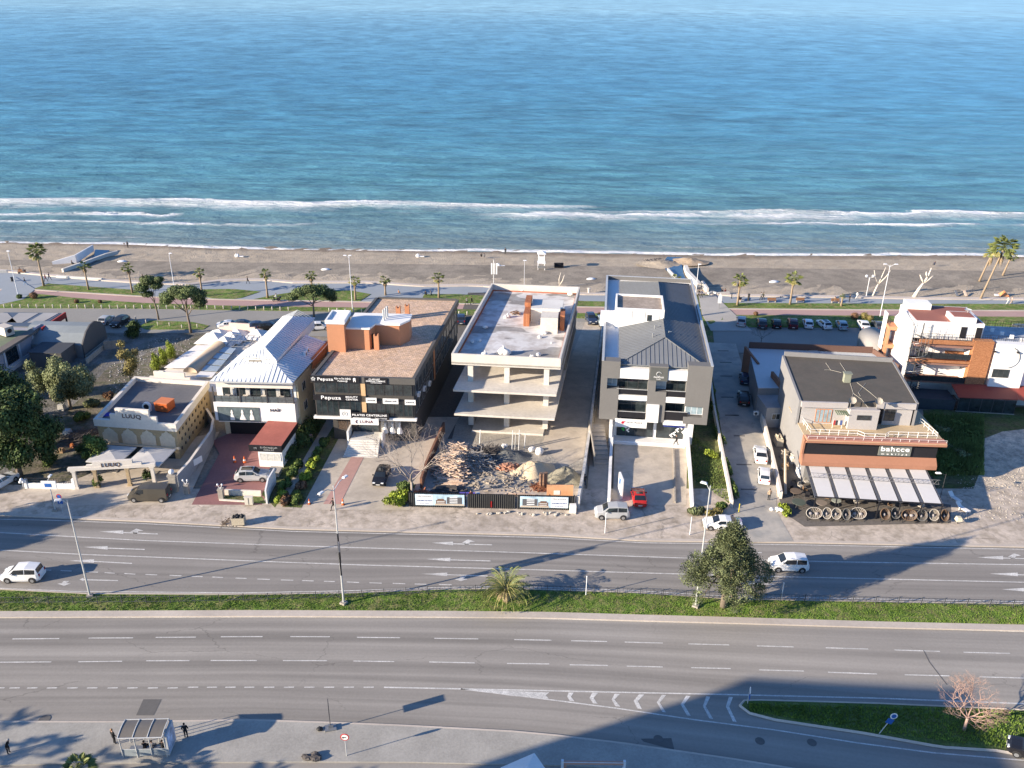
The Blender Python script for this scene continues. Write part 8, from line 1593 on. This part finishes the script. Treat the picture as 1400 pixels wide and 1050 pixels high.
def mound(label,px,py,r,h,mat,cat='heap',name='sand_heap',seed=1):
    rnd=random.Random(seed); q=MB(); n=26;m=10; vs=[(0,0,h)];
    ph=[rnd.uniform(0,6.28) for _ in range(4)]
    for j in range(1,m+1):
        for k in range(n):
            a_=2*pi*k/n; u=j/m; rr=r*u*(1+.12*sin(2*a_+ph[0])+.08*sin(3*a_+ph[1])); vs.append((rr*cos(a_)*1.25,rr*sin(a_),h*(cos(pi*u)*.5+.5)*(1+.15*sin(3*a_+ph[2])*u)+rnd.uniform(-.13,.13)*(.4+h*.4)+.22*sin(5*a_+ph[3]+u*4)*u*(1-u)*h if j<m else -.05))
    fs=[(0,1+k,1+(k+1)%n) for k in range(n)]
    for j in range(m-1):
        for k in range(n): fs.append((1+j*n+k,1+(j+1)*n+k,1+(j+1)*n+(k+1)%n,1+j*n+(k+1)%n))
    q.add(vs,fs); return tag(q.build(name,mat,None,True,loc=G(px,py,.05)),label,cat)
mound('pale yellow sand heap in front of the concrete frame',729,645,2.7,1.5,M('yellow_sand',(.62,.50,.34),.95,.10,2,bump=.05),seed=2); mound('grey-green gravel heap beside the pale site wall',772,655,2.4,1.8,M('green_gravel',(.27,.25,.19),.95,.3,2,bump=.1),name='gravel_heap',seed=3); mound('low dark gravel heap behind the yellow sand',694,625,2.6,.9,M('dark_gravel',(.15,.155,.15),.95,.3,2,bump=.1),name='gravel_heap',seed=4)
for a_,b_,s_,l in ((736,621,1.0,'big bright white sack behind the sand heap'),(727,617,.7,'pinkish white sack left of the big sack'),(690,612,.6,'flat white sack at the foot of the middle column'),(671,632,.5,'small white sack among the scaffold bars')):
    q=MB(); [q.blob((random.uniform(-.3,.3)*s_,random.uniform(-.3,.3)*s_,.5*s_),(s_*.6,s_*.5,s_*.6),jit=.2) for _ in range(3)]; tag(q.build('big_sack',MATS['white_sack'],None,True,loc=G(a_,b_,.06)),l,'sack')
for i,(a_,b_) in enumerate(((739,668),(743,668),(746,667))): q=MB(); q.lathe([(.22,0),(.22,2.3),(.2,2.35)],8); tag(q.build('tube_form',M('brown_tube',(.30,.18,.12),.85,.15),loc=G(a_,b_,.06)),['leftmost tall brown tube among the rusty scrap','middle tall brown tube among the rusty scrap','rightmost tall brown tube among the rusty scrap'][i],'tube')
a_=G(747,687,.1); b_=G(783,688,.1); q=MB(); q.box(0,b_[0]-a_[0],0,.12,0,2.6); t=q.build('orange_hoarding',M('peach_board',(.72,.38,.20),.8,.08),loc=a_); tag(t,'peach orange wooden hoarding behind the right billboard','hoarding'); q=MB(); q.box(.9,1.7,-.03,-.002,1.2,1.8); q.build('notice',m_whitew,t)
t=thing('loading_table','small work trestle with blue and white sheeting behind the site gate','trestle',G(640,684,.1)); q=MB(); q.box(-1.1,.9,-.3,.4,.9,.98); q.build('top',MATS['sign_blue'] if 0 else M('purple_sheet',(.12,.10,.45),.7,.1),t); 
for s in (-.9,.7): q=MB(); q.tube([(s,0,0),(s,0,.9)],.04,5); q.build('leg',m_metal,t)
q=MB(); q.box(.95,1.6,-.2,.5,.5,1.0,tx=.1,ty=.1); q.build('sheet',M('blue_sheet',(.35,.45,.6),.7,.1),t)
# scaffold boards against the first slab
for i,(a_,b_,h_,l) in enumerate(((700,612,2.8,'left grey prop leaning at the front slab'),(704,612,2.4,'second grey prop at the front slab'),(709,613,3.0,'white prop at the front slab'),(717,611,2.2,'right thin prop at the front slab'),(656,604,2.0,'short blue-grey prop at the left front column'))): q=MB(); q.tube([(0,-.6,0),(.1,0,h_)],.07,6); tag(q.build('steel_prop',m_galv if i!=1 else m_metal,loc=G(a_,b_,.06)),l,'prop')
# rubble stones in front of the fence
for i in range(26):
    a_=random.uniform(640,792); q=MB(); r=random.uniform(.12,.3); q.blob((0,0,r*.3),(r,r*.8,r*.6),jit=.35); o=tag(q.build('broken_stone',m_dust if 0 else M('broken_concrete',(.46,.43,.38),.95,.25,2),loc=G(a_,pl([(560,695),(800,701)],a_)+random.uniform(1,6),.12)),'pale broken concrete lump along the foot of the black site fence','stone','broken concrete lumps along the site fence')
heap('site_debris','wide scatter of broken boards and rubble over the gravel of the building site','debris',690,655,260,7.5,4.0,.25,.7,.16,M('mixed_debris',(.40,.34,.27),.95,.5,2),0,90,.3)
# two traffic cones + chain posts at clinic entrance, parking cones in court
def cone(px,py,label,s=1.,group=None,z=.13):
    t=thing('traffic_cone',label,'traffic cone',G(px,py,z),0,group); q=MB(); q.lathe([(.17*s,.03),(.04*s,.75*s)],10); q.build('body',M('cone_orange',(.70,.14,.03),.6,.05),t); q=MB(); q.lathe([(.13*s,.26*s),(.10*s,.42*s)],10); q.build('reflective_band',m_whitew,t); q=MB(); q.box(-.2,.2,-.2,.2,0,.03); q.build('base',m_trim,t)
cone(423,689,'orange cone at the left of the clinic entrance'); cone(469,690,'orange cone at the right of the clinic entrance beside the walking person',1.2); cone(321,632,'left red and white cone in the red paved court',1.3); cone(334.5,632.5,'right red and white cone in the red paved court',1.3)
# ================= FURNITURE YARD =================
fp=fr_=None
def basket(px,py,w,label,mat,frame=None):
    t=thing('basket_chair',label,'chair',G(px,py,.14),R(random.uniform(-6,6))); q=MB(); n=22; h=.78
    def rim(s,y,z,k): return [(w*s*cos(2*pi*i/n),y+.34*s*sin(2*pi*i/n),z+.62*s*sin(2*pi*i/n)) for i in range(n+1)]
    q.tube(rim(1,-.25,1.0,2.2),.035,5); [q.tube([(w*c*.98,-.25-.34*sqrt(1-c*c),1.0-.62*sqrt(1-c*c)),(w*c*.7,.22,.9),(w*c*.98,-.25+.34*sqrt(1-c*c),1.0+.62*sqrt(1-c*c))],.022,4) for c in (-.75,-.5,-.25,0,.25,.5,.75)]; c=q.build('rim',mat,t); q=MB()
    R1=rim(.97,-.25,1.0,2.2); R2=rim(.72,.25,.85,1); R3=rim(.3,.42,.8,1); vs=R1[:-1]+R2[:-1]+R3[:-1]; q.add(vs,[(i,(i+1)%n,n+(i+1)%n,n+i) for i in range(n)]+[(n+i,n+(i+1)%n,2*n+(i+1)%n,2*n+i) for i in range(n)]+[tuple(range(2*n,3*n))]); q.build('woven_shell',frame or M('dark_wicker',(.13,.11,.10),.9,.45,4),t)
    q=MB(); [q.blob((dx,-.02,.78),(w*.28,.22,.22),jit=.05) for dx in ((-w*.4,w*.4) if w>.75 else (0,))]; q.build('cushion',M('grey_cushion',(.30,.28,.28),.9,.2,3),t,True); 
    q=MB(); [q.tube([(s*w*.7,.2,.7),(s*w*.75,-.1,.35),(s*w*.8,-.55,0)],.035,5) for s in (-1,1)]; q.tube([(-w*.75,.5,0),(0,.7,0),(w*.75,.5,0)],.03,5); q.build('leg_frame',m_black,t)
wk=M('white_wicker',(.52,.48,.42),.85,.2,4); bw=M('brown_wicker',(.20,.125,.075),.85,.3,4); dwk=M('grey_wicker',(.17,.17,.165),.85,.3,4); zp=zt(1080,620,5.833)
for a_,b_,w,l,m_ in ((180,520,.98,'wide white wicker basket seat at the left end of the row',wk),(283,522,.55,'round white wicker chair right of the wide left one',wk),(357,525,.58,'second round white wicker chair from the left',wk),(435,530,.5,'dark wicker chair between the white ones',dwk),(530,522,.98,'wide white wicker basket seat near the middle of the row',wk),(742,528,.62,'round brown wicker chair left of the wide brown one',bw),(826,520,.6,'dark green-black wicker chair among the brown ones',dwk),(935,535,.95,'wide brown wicker basket seat',bw),(1035,538,.66,'round grey wicker chair right of the wide brown one',dwk),(1132,535,.6,'round white wicker chair near the right end of the row',wk),(1216,538,.5,'small brown wicker chair at the right end of the row',bw)):
    x,y=zp(a_,b_); basket(x,y,w,l,m_)
def table(px,py,r,label,mat,h=.74,z=.14):
    t=thing('garden_table',label,'table',G(px,py,z)); q=MB(); q.disc((0,0,h),r,'z',20,.05); q.build('table_top',mat,t)
    for i in range(4): a_=pi/4+i*pi/2; q=MB(); q.tube([(r*.5*cos(a_),r*.5*sin(a_),h-.03),(r*.8*cos(a_),r*.8*sin(a_),0)],.03,5); q.build('leg',m_frame,t)
gt=M('dark_green_table',(.09,.11,.09),.5,.1); table(1091,693,.85,'dark green round table at the pavement edge of the yard',gt); table(1087,678,.75,'brown round table above the dark green one',M('brown_table',(.16,.12,.09),.6,.1)); table(1122,694,.7,'round table with folded parasol shade behind the wide white seat',M('taupe_table',(.25,.21,.18),.6,.1)); table(1142,691,.6,'pale oval table under the front edge of the pergola',M('pale_green_table',(.35,.38,.34),.5,.1))
def chair(px,py,deg,label,mat,z=.14,group=None):
    t=thing('garden_chair',label,'chair',G(px,py,z),R(deg),group); q=MB(); q.box(-.28,.28,-.28,.28,.4,.48); q.build('seat',mat,t); q=MB(); q.box(-.28,.28,.24,.3,.48,.95); q.build('backrest',mat,t)
    for sx in(-.25,.25):
        for sy in (-.25,.25): q=MB(); q.box(sx-.02,sx+.02,sy-.02,sy+.02,0,.4); q.build('leg',m_frame,t)
i=0; NM=['left of the brown table','behind the brown table','at the corner of the pergola','between the two left tables','near the slanting pole','beside the white cushions','under the first pergola bay','at the second pergola post','under the third pergola bay','under the fourth pergola bay','under the fifth pergola bay','behind the wide brown seat','under the sixth pergola bay','beside the last pergola post']
CM=[m_black,wk,m_black,bw]
for a_,b_ in ((1079,671),(1094,668),(1103,682),(1100,673),(1085,660),(1102,662),(1110,675),(1130,684),(1152,686),(1170,690),(1200,692),(1216,694),(1236,694),(1258,696)):
    chair(a_,b_,random.uniform(-180,180),'%s garden chair %s'%(['black','white','black','brown'][i%4],NM[i]),CM[i%4]); i+=1
# stacked furniture along the side of the shop
tm=M('teak',(.40,.26,.15),.85,.2,2)
for a_,b_,w,d,h,m_,l in ((1064,607,1.0,1.6,1.5,M('beige_cover',(.50,.44,.34),.9,.15),'beige covered stack of furniture at the top of the side yard'),(1072,625,1.0,1.0,1.0,M('grey_beige_cover',(.38,.33,.27),.9,.15),'grey-beige bundle below the covered stack'),(1073,640,.9,.9,.8,tm,'brown box seat in the middle of the side yard'),(1066,648,.7,.7,.9,M('dark_bundle',(.20,.17,.14),.9,.2),'dark bundle beside the driveway wall'),(1084,632,.8,1.2,1.2,wk,'white woven bundle against the shop side wall'),(1093,650,.7,1.6,1.3,m_whitew,'heap of white cushions at the shop corner')):
    q=MB(); q.box(-w/2,w/2,-d/2,d/2,0,h*.7,tx=.05,ty=.05); [q.cbox((random.uniform(-w/2,w/2),random.uniform(-d/2,d/2),h*random.uniform(.6,1)),(w*.7,.12,.2),0,random.uniform(0,3),random.uniform(-.4,.4)) for _ in range(8)]; tag(q.build('furniture_stack',m_,loc=G(a_,b_,.14)),l,'furniture stack')
A_=G(1074,676,.14); q=MB(); q.tube([(0,0,0),(.7,3.4,1.6),(1.3,6.4,3.2)],[.2,.18,.15],7); tag(q.build('slanting_pole',M('cream_pole',(.58,.46,.33),.8,.1),loc=A_),'long cream pole leaning from the yard floor toward the shop','pole')
A_=G(1061,697,.14); q=MB(); [q.blob((random.uniform(-.6,.6),random.uniform(-.6,.6),.2),(.35,.3,.22),jit=.3) for _ in range(6)]; tag(q.build('white_bags',m_whitew,None,True,loc=A_),'heap of white bags beside the weeds at the driveway corner','bags')
# loungers, planter right of the pergola
def lounger(px,py,deg,label):
    t=thing('sun_lounger',label,'sun lounger',G(px,py,.12),R(deg)); q=MB(); q.box(-.33,.33,-.9,.4,.3,.38); q.build('seat',m_whitew,t); q=MB(); q.add([(-.33,.4,.34),(.33,.4,.34),(.33,1.0,.85),(-.33,1.0,.85),(-.33,.43,.28),(.33,.43,.28),(.33,1.03,.8),(-.33,1.03,.8)],[(0,1,2,3),(7,6,5,4),(0,4,5,1),(1,5,6,2),(2,6,7,3),(3,7,4,0)]); q.build('backrest',m_whitew,t)
    for sx in(-.3,.3):
        for sy in(-.8,.3): q=MB(); q.box(sx-.03,sx+.03,sy-.03,sy+.03,0,.3); q.build('leg',m_whitew,t)
lounger(1305,684,20,'white sun lounger with raised back, upper of the two right of the pergola'); lounger(1316,698,25,'white sun lounger with raised back, lower of the two right of the pergola')
t=thing('pedestal_lamp','yellowish paper lantern on a small stand by the lower sun lounger','lantern',G(1309,716,.12)); q=MB(); q.box(-.35,.35,-.35,.35,.5,1.0,tx=.1,ty=.1); q.build('shade',M('paper_yellow',(.6,.56,.42),.8,.1),t); q=MB(); q.tube([(0,0,0),(0,0,.5)],.05,5); q.build('stand',m_frame,t)
lamp(1283,690,648,'thin dark lamp with a short arm behind the pergola corner',((-1,1.0),),z=.12,r=.05,mat=m_frame,base=False,name='yard_lamp')
# scooter
def scooter(px,py,deg,label,z,mat):
    t=thing('scooter',label,'scooter',G(px,py,z),R(deg)); 
    for x in (-.6,.62): q=MB(); q.disc((x,0,.24),.24,'y',14,.1); w_=q.build('wheel',m_tyre,t); q=MB(); q.disc((x,0,.24),.12,'y',10,.12); q.build('rim',m_rim,w_)
    q=MB(); q.profy([(-.75,.35),(-.2,.25),(.3,.25),(.5,.5),(.55,.95),(.45,.95),(.32,.42),(-.05,.42),(-.15,.72),(-.8,.72)],-.15,.15); q.build('body',mat,t); q=MB(); q.box(-.75,-.12,-.14,.14,.72,.82,tx=.04); q.build('seat',m_trim,t); q=MB(); q.tube([(.5,0,.9),(.46,0,1.05)],.03,5); q.tube([(.42,-.33,1.08),(.46,0,1.05),(.42,.33,1.08)],.025,5); q.build('handlebar',m_trim,t); q=MB(); q.box(-1.05,-.72,-.18,.18,.72,1.05); q.build('top_box',mat,t)
scooter(1004,716,120,'purple and white scooter parked at the tail of the white sedan',.12,M('purple_white',(.30,.26,.38),.4,.3,3)); scooter(378,412,180,'dark scooter ridden along the cycle path left of the umbrella pine',.1,pb)
# ================= BUS SHELTER =================
a_=G(169,1036,.13); b_=G(229,1034.5,.13); sf=FR((a_[0],a_[1]),-math.degrees(atan2(b_[1]-a_[1],b_[0]-a_[0])),.13); Ls=hypot(b_[0]-a_[0],b_[1]-a_[1]); t=thing('bus_shelter','bus shelter with curved brown roof, steel posts and an advertising panel at its right end','bus shelter',(sf.o[0],sf.o[1],.13),-sf.a)
Dp=1.65; prf=[(-.25+ (Dp+.25)*i/8, 2.25+.45*sin(pi*(.18+.5*i/8))) for i in range(9)]
for k in range(3):
    q=MB(); x0,x1=Ls*k/3+.03,Ls*(k+1)/3-.03; q.add([(x0,y,zz) for y,zz in prf]+[(x1,y,zz) for y,zz in prf],[(i,i+1,10+i,9+i) for i in range(8)]); q.v+= [(x,y,zz-.03) for x,y,zz in q.v]; q.f+=[(18+i,27+i,28+i,19+i) for i in range(8)]; q.m+=[0]*8; q.build('roof_panel',M('brown_polycarbonate',(.17,.155,.135),.25,.08,spec=.5),t,True)
for k in range(4):
    x=Ls*k/3; q=MB(); q.tube([(x,0,0),(x,-.05,2.2)],.05,6); q.build('post',m_galv,t); q=MB(); q.tube([(x,y,zz+.02) for y,zz in prf],.035,5); q.build('roof_rib',m_galv,t); q=MB(); q.tube([(x,Dp,0),(x,Dp,2.65)],.04,6); q.build('post',m_galv,t)
q=MB(); q.tube([(0,prf[0][0],prf[0][1]),(Ls,prf[0][0],prf[0][1])],.05,6); q.tube([(0,prf[-1][0],prf[-1][1]),(Ls,prf[-1][0],prf[-1][1])],.05,6); q.tube([(0,0,.95),(Ls,0,.95)],.025,5); q.build('frame_rail',m_galv,t)
q=MB(); q.box(.05,Ls-.05,0,.02,.15,.9); q.build('back_glass',M('shelter_glass',(.30,.34,.36),.1,.1,spec=.6),t)
q=MB(); q.box(Ls+.05,Ls+.25,-.05,Dp+.05,.2,2.45); ap=q.build('advert_box',m_galv,t); q=MB(); q.box(Ls+.25,Ls+.27,.05,Dp-.05,.35,2.3); q.box(Ls+.03,Ls+.05,.05,Dp-.05,.35,2.3); q.build('poster',M('poster_blue_white',(.45,.50,.62),.4,.35,.8,big=.3,bscale=1.2),ap)
q=MB(); q.box(.4,Ls-.4,.45,.85,.42,.48); q.build('bench_seat',m_metal,t)
for k in range(3): q=MB(); q.tube([(.6+k*(Ls-1.2)/2,.65,0),(.6+k*(Ls-1.2)/2,.65,.42)],.04,5); q.build('bench_leg',m_metal,t)
for fx,c,l in ((.45,BK,'person in black sitting in the bus shelter, leftmost of three'),(.62,GY,'person in grey sitting in the middle of the bus shelter'),(.86,BK,'person with a large dark bag sitting at the right end of the bus shelter')):
    w_=sf.wld(Ls*fx,.62); p_=proj(w_[0],w_[1],.13); person(l,p_[0],p_[1],90,c,BK,'sit',.13)
# billboard frame and tent top at the bottom edge
A_=G(768,1063,.13); B_=G(852,1064,.13); t=thing('sign_gantry','orange and white square frame sign standing at the bottom edge','sign',A_); Lg=B_[0]-A_[0]; om=M('salmon_paint',(.55,.30,.22),.6,.08)
for x in (0,Lg): q=MB(); q.box(x-.1,x+.1,-.1,.1,0,2.0); q.build('post',m_lampw,t); q=MB(); q.box(x-.03,x+.13 if x else x+.35,.1,.2,0,1.7); q.build('leaf',om,t)
q=MB(); q.box(.1,Lg-.1,-.12,.1,1.62,1.85); q.build('beam',om,t); q=MB(); q.box(.1,Lg-.1,-.13,-.1,1.85,1.9); q.build('beam_edge',m_lampw,t)
A_=G(720,1084,.13); t=thing('market_tent','white pyramid tent top just above the bottom frame edge','tent',A_,.5); q=MB(); q.add([(-1.6,-1.6,2.1),(1.6,-1.6,2.1),(1.6,1.6,2.1),(-1.6,1.6,2.1),(0,0,2.9)],[(0,1,4),(1,2,4),(2,3,4),(3,0,4)]); q.build('canopy',m_whitew,t)
for sx in(-1.5,1.5):
    for sy in(-1.5,1.5): q=MB(); q.tube([(sx,sy,0),(sx,sy,2.1)],.04,5); q.build('leg',m_metal,t)
q=MB(); [q.blob((random.uniform(-.7,.7),random.uniform(-.3,.3),.15),(.4,.3,.2),jit=.3) for _ in range(7)]; tag(q.build('debris_heap',m_dtim,None,False,loc=G(428,1037,.13)),'small heap of dark debris on the south pavement edge','debris'); q=MB(); q.disc((0,0,0),.5,'z',14,.02); tag(q.build('manhole_cover',m_patch,loc=G(61,983,.02)),'dark square drain beside the south kerb','drain')
# ================= BEACH THINGS =================
t=thing('lifeguard_tower','white lifeguard tower standing on the sand','tower',G(740,368,-.1)); wm=m_lampw
for sx in(-.8,.8):
    for sy in(-.8,.8): q=MB(); q.tube([(sx,sy,0),(sx*.8,sy*.8,3.9)],.07,5); q.build('leg',wm,t)
q=MB(); q.box(-.95,.95,-.95,.95,1.6,1.75); q.build('platform',wm,t); q=MB(); q.box(-.7,.7,.5,.65,1.75,2.9); q.build('backboard',wm,t); q=MB(); q.box(-1,1,-1,1,3.8,3.95); q.add([(-1,-1,3.96),(1,-1,3.96),(1,1,3.96),(-1,1,3.96),(0,0,4.5)],[(0,1,4),(1,2,4),(2,3,4),(3,0,4)]); q.build('roof',wm,t); q=MB(); q.box(-.85,.85,-.9,-.84,.5,1.1); q.build('ladder_board',m_metal,t)
q=MB(); q.box(-1.1,1.1,-.4,.4,.1,.55); q.box(-1.1,1.1,.25,.5,.55,1.1); tag(q.build('sofa',m_black,loc=G(764,366,-.1)),'abandoned black sofa on the sand right of the lifeguard tower','sofa')
for a_,b_,r,l in ((445,369,.9,'small overturned white boat hull on the sand above the lamp post'),(808,382,.9,'small overturned white boat hull behind the grey office'),(167,358,.9,'small overturned white boat hull right of the concrete channel'),(1058,386,1.0,'small overturned white boat hull left of the right promenade palm')):
    q=MB(); q.lathe([(.01,.45),(.35,.4),(.6,.2),(.62,0)],12); q.v=[(x*1.9*r,y*r,zz*r) for x,y,zz in q.v]; tag(q.build('upturned_boat',m_lampw,None,True,loc=G(a_,b_,-.1),rz=random.uniform(-.3,.3)),l,'boat')
for a_,b_,l in ((324,351,'small white bundle on the sand near the left surf'),(571,351,'small white bundle on the sand near the middle surf'),(681,364,'pale pair of loungers on the sand right of the antenna mast')): q=MB(); q.blob((0,0,.3),(.5,.4,.5),jit=.2); q.box(.4,1.6,-.2,.2,0,.2); tag(q.build('beach_bundle',m_lampw,loc=G(a_,b_,-.2)),l,'bundle')
def bench(px,py,label,deg=0,z=.05):
    t=thing('park_bench',label,'bench',G(px,py,z),R(deg)); bm2=M('bench_wood',(.25,.13,.07),.8,.15,2); q=MB(); q.box(-.9,.9,-.25,.25,.4,.47); q.build('seat',bm2,t); q=MB(); q.box(-.9,.9,.22,.28,.5,.9); q.build('backrest',bm2,t)
    for s in(-.75,.75): q=MB(); q.box(s-.05,s+.05,-.22,.25,0,.4); q.build('leg',m_concd,t)
bench(1055,413,'brown bench right of the left promenade palm'); bench(1094,413,'thin legged bench right of the taller promenade palm'); bench(1142,414,'brown bench beside the tiny young palm'); bench(30,374,'bench carrying the seated pair at far left'); bench(1012,411,'dark bench left of the strolling pair',70) 
post(1023,411,402,'dark litter bin post on the promenade',.22,m_trim,z=.05,name='litter_bin',cat='litter bin'); post(17,385,379,'dark litter bin on the far left promenade',.25,m_trim,z=.05,name='litter_bin',cat='litter bin'); post(805,401,394,'pale stone post standing at the sea wall',.3,m_concw,z=.05,name='stone_post'); post(1000,408,402,'small dark post beside the sea wall',.1,m_trim,z=.05)
t=thing('small_kiosk_sign','white narrow shrine-like sign post at the path corner','sign',G(983,422,.12)); q=MB(); q.box(-.35,.35,-.1,.1,1.2,2.7,tx=0); q.add([(-.35,-.1,2.7),(.35,-.1,2.7),(.35,.1,2.7),(-.35,.1,2.7),(0,0,3.4)],[(0,1,4),(1,2,4),(2,3,4),(3,0,4)]); q.build('panel',m_lampw,t); q=MB(); q.tube([(0,0,0),(0,0,1.2)],.06,5); q.build('post',m_metal,t)
t=thing('beach_tent','small orange beach tent at the right edge of the sand','tent',G(1372,404,.0)); q=MB(); q.add([(-1,-.7,0),(1,-.7,0),(1,.7,0),(-1,.7,0),(-.2,-.1,1.2)],[(0,1,4),(1,2,4),(2,3,4),(3,0,4)]); q.build('fabric',M('tent_orange',(.70,.28,.12),.8,.1),t); q=MB(); q.box(-1.9,-1.1,-.3,.3,0,.25); q.build('groundsheet',m_lampw,t)
for a_,b_,l in ((1307,404,'dark wooden board leaning on the sea wall'),(1319,404,'pale wooden board leaning on the sea wall')): q=MB(); q.cbox((0,0,.5),(.5,1.6,.12),0,0,.5); tag(q.build('leaning_board',m_metal if 'dark' in l else m_plank,loc=G(a_,b_,.0)),l,'board')
# two channels with concrete walls
m_stream=M('stream_water',(.05,.10,.16),.12,.2,.5,spec=.6)
def flat(name,pts,z,mat): patch(name,pts,mat,z=z)
flat('channel_water',[(912,351),(905,362),(912,371),(922,384),(932,399),(948,399),(938,384),(934,372),(932,358),(945,352)],.10,m_stream); flat('channel_water',[(130,341),(128,349),(108,362),(122,362),(140,352),(150,342)],.14,m_stream)
cwm=M('channel_wall',(.60,.57,.52),.85,.1,1)
wallrun('channel_wall','thick white wall right of the stream running to the steps','wall',[(937,368),(940,376),(956,393)],1.0,.9,cwm,.0); wallrun('channel_wall','short white wall stub right of the steps','wall',[(960,391),(967,401)],1.2,.5,cwm,.0); wallrun('channel_wall','thin pale wall left of the stream','wall',[(913,370),(928,386)],.6,.35,cwm,.0)
wallrun('channel_wall','tall concrete wall left of the small channel','wall',[(72,361),(105,359),(128,343)],[.6,1.9,1.5],.3,MATS['bluewhite_render'],.0); wallrun('channel_wall','low curved concrete wall right of the small channel','wall',[(86,372),(118,361),(145,351),(161,347)],.8,.5,cwm,.0)
wallrun('sea_bench_wall','low wavy white seat wall right of the stream steps','wall',[(968,403),(974,401),(980,403),(997,402)],.5,.5,cwm,.05); wallrun('sea_bench_wall','low white seat wall beside the far left promenade','wall',[(-10,373),(10,372)],.5,.5,cwm,.05); wallrun('sea_bench_wall','low white seat wall left of the slender pine','wall',[(78,379),(140,383)],.45,.5,cwm,.05)
mound('stony sand bank right of the stream mouth',942,358,3.4,1.0,M('stony_sand',(.40,.31,.22),.95,.3,1.5,bump=.1),'bank','sand_bank',7); mound('driftwood covered sand bank left of the stream mouth',903,361,4.0,.7,m_sand,'bank','sand_bank',8)
heap('driftwood','scatter of dark driftwood left of the stream mouth','driftwood',902,358,60,4.2,2.2,.8,1.2,.14,m_dtim,10,90,.3,z=.0)
# rubble stones on the west plot
rb=MB()
for i in range(900):
    a_,b_=random.uniform(150,260),random.uniform(462,560)
    if b_<470+ (200-a_)*.5 or (a_>205 and b_>500): continue
    x,y,_=G(a_,b_,.05); r=random.uniform(.05,.16); rb.blob((x,y,.06),(r,r,r*.6),n=5,m=3,jit=.3)
tag(rb.build('rubble_stones',M('pale_rubble',(.42,.41,.40),.95,.3,2),kind='stuff'),'loose pale rubble strewn over the plot behind the stone hall','rubble')
rb=MB()
for i in range(700):
    a_,b_=random.uniform(1310,1410),random.uniform(595,712); x,y,_=G(a_,b_,.1); r=random.uniform(.04,.13); rb.blob((x,y,.12),(r,r,r*.6),n=5,m=3,jit=.3)
tag(rb.build('gravel_stones',M('pale_gravel_stone',(.46,.42,.36),.95,.3,2),kind='stuff'),'loose stones strewn over the dusty ground at the right edge','gravel')
# clutter in the hall's side yard
for a_,b_,w,h,c,l in ((92,592,1.0,.5,(.5,.52,.55),'pale blue plastic sheet among the clutter left of the stone hall'),(85,560,1.0,.9,(.45,.44,.42),'upturned pale tub behind the dark evergreen'),(99,612,.5,.6,(.45,.15,.05),'orange pot in the clutter yard left of the stone hall'),(84,618,.8,.5,(.3,.2,.12),'brown crate in the clutter yard left of the stone hall')):
    q=MB(); q.box(-w/2,w/2,-w/2,w/2,0,h,tx=.08,ty=.08); q.box(-w/2+.1,w/2-.1,-w/2+.1,w/2-.1,h,h+.06); tag(q.build('yard_clutter',M('clutter_%d'%a_ if 0 else ['pale_sheet','pale_tub','orange_pot','brown_crate'][(92,85,99,84).index(a_)],c,.8,.15),loc=G(a_,b_,.06)),l,'clutter')
heap('branch_heap','dark heap of branches and boards left of the stone hall','branches',108,600,120,2.6,3.2,1.0,2.0,.08,m_dtim,40,50,.3,z=.06)
for a_,b_,c,l in ((133,664,g_shrub,'potted green bush left of the first gate pillar'),(205,655,g_dark,'dark potted plants right of the parasols')): shrub(a_,b_,.6,.6,1.4,l,c,700,.12,z=.12,name='potted_bush',k=4)
# ================= SOUTH SIDE, OUTSIDE THE FRAME BUT CASTING ITS SHADOWS =================
t=thing('apartment_block','ten storey apartment block on the south side of the highway','building',(-69.7,10,0),R(-3)); q=MB(); q.box(0,20.5,0,16.4,0,30); q.build('wall',m_cream,t)
for zz in range(10):
    for k in range(5): window(t,1.2+k*3.9,3.6+k*3.9,zz*3+.9,zz*3+2.4,0,2,1,f=lambda x,y,z:(x,16.42-y,z))
q=MB(); q.box(-.3,20.8,-.3,16.7,30,30.3); q.build('roof',m_flatroof,t)
for i,(x,y,s_) in enumerate(((-66,44,8),(-59,43,7.5),(-52,42.5,7.5),(-46,41.5,7.5),(-38,41,7.5),(-30,41,7.5),(-23,41.5,7),(-71,46.5,8))):
    l=['palm on the south pavement, outermost to the west','second palm of the south pavement from the west','third palm of the south pavement from the west','fourth palm of the south pavement from the west','fifth palm of the south pavement from the west','sixth palm of the south pavement from the west','palm of the south pavement nearest the drone','palm set back west of the south pavement'][i]
    p=fanpalm(s_,30,1.9,30+i,1.2,0); p.name='street_palm'; p.location=(x,y,.1); tag(p,l,'palm tree','palms of the south pavement')
for x,y,l,rr in ((-84,75,'broad roadside tree west of the frame',3.6),(-80,81,'second broad roadside tree west of the frame',3.0)):
    t=thing('roadside_tree',l,'tree',(x,y,.1)); cl=rc(14,rr,3,8.5,1.7); trunkmb(6,.3,[(c[0],c[1],c[2],0) for c in cl[:6]]).build('trunk',m_bark,t); leafmb(cl,7000,.3).build('crown',g_dark,t)
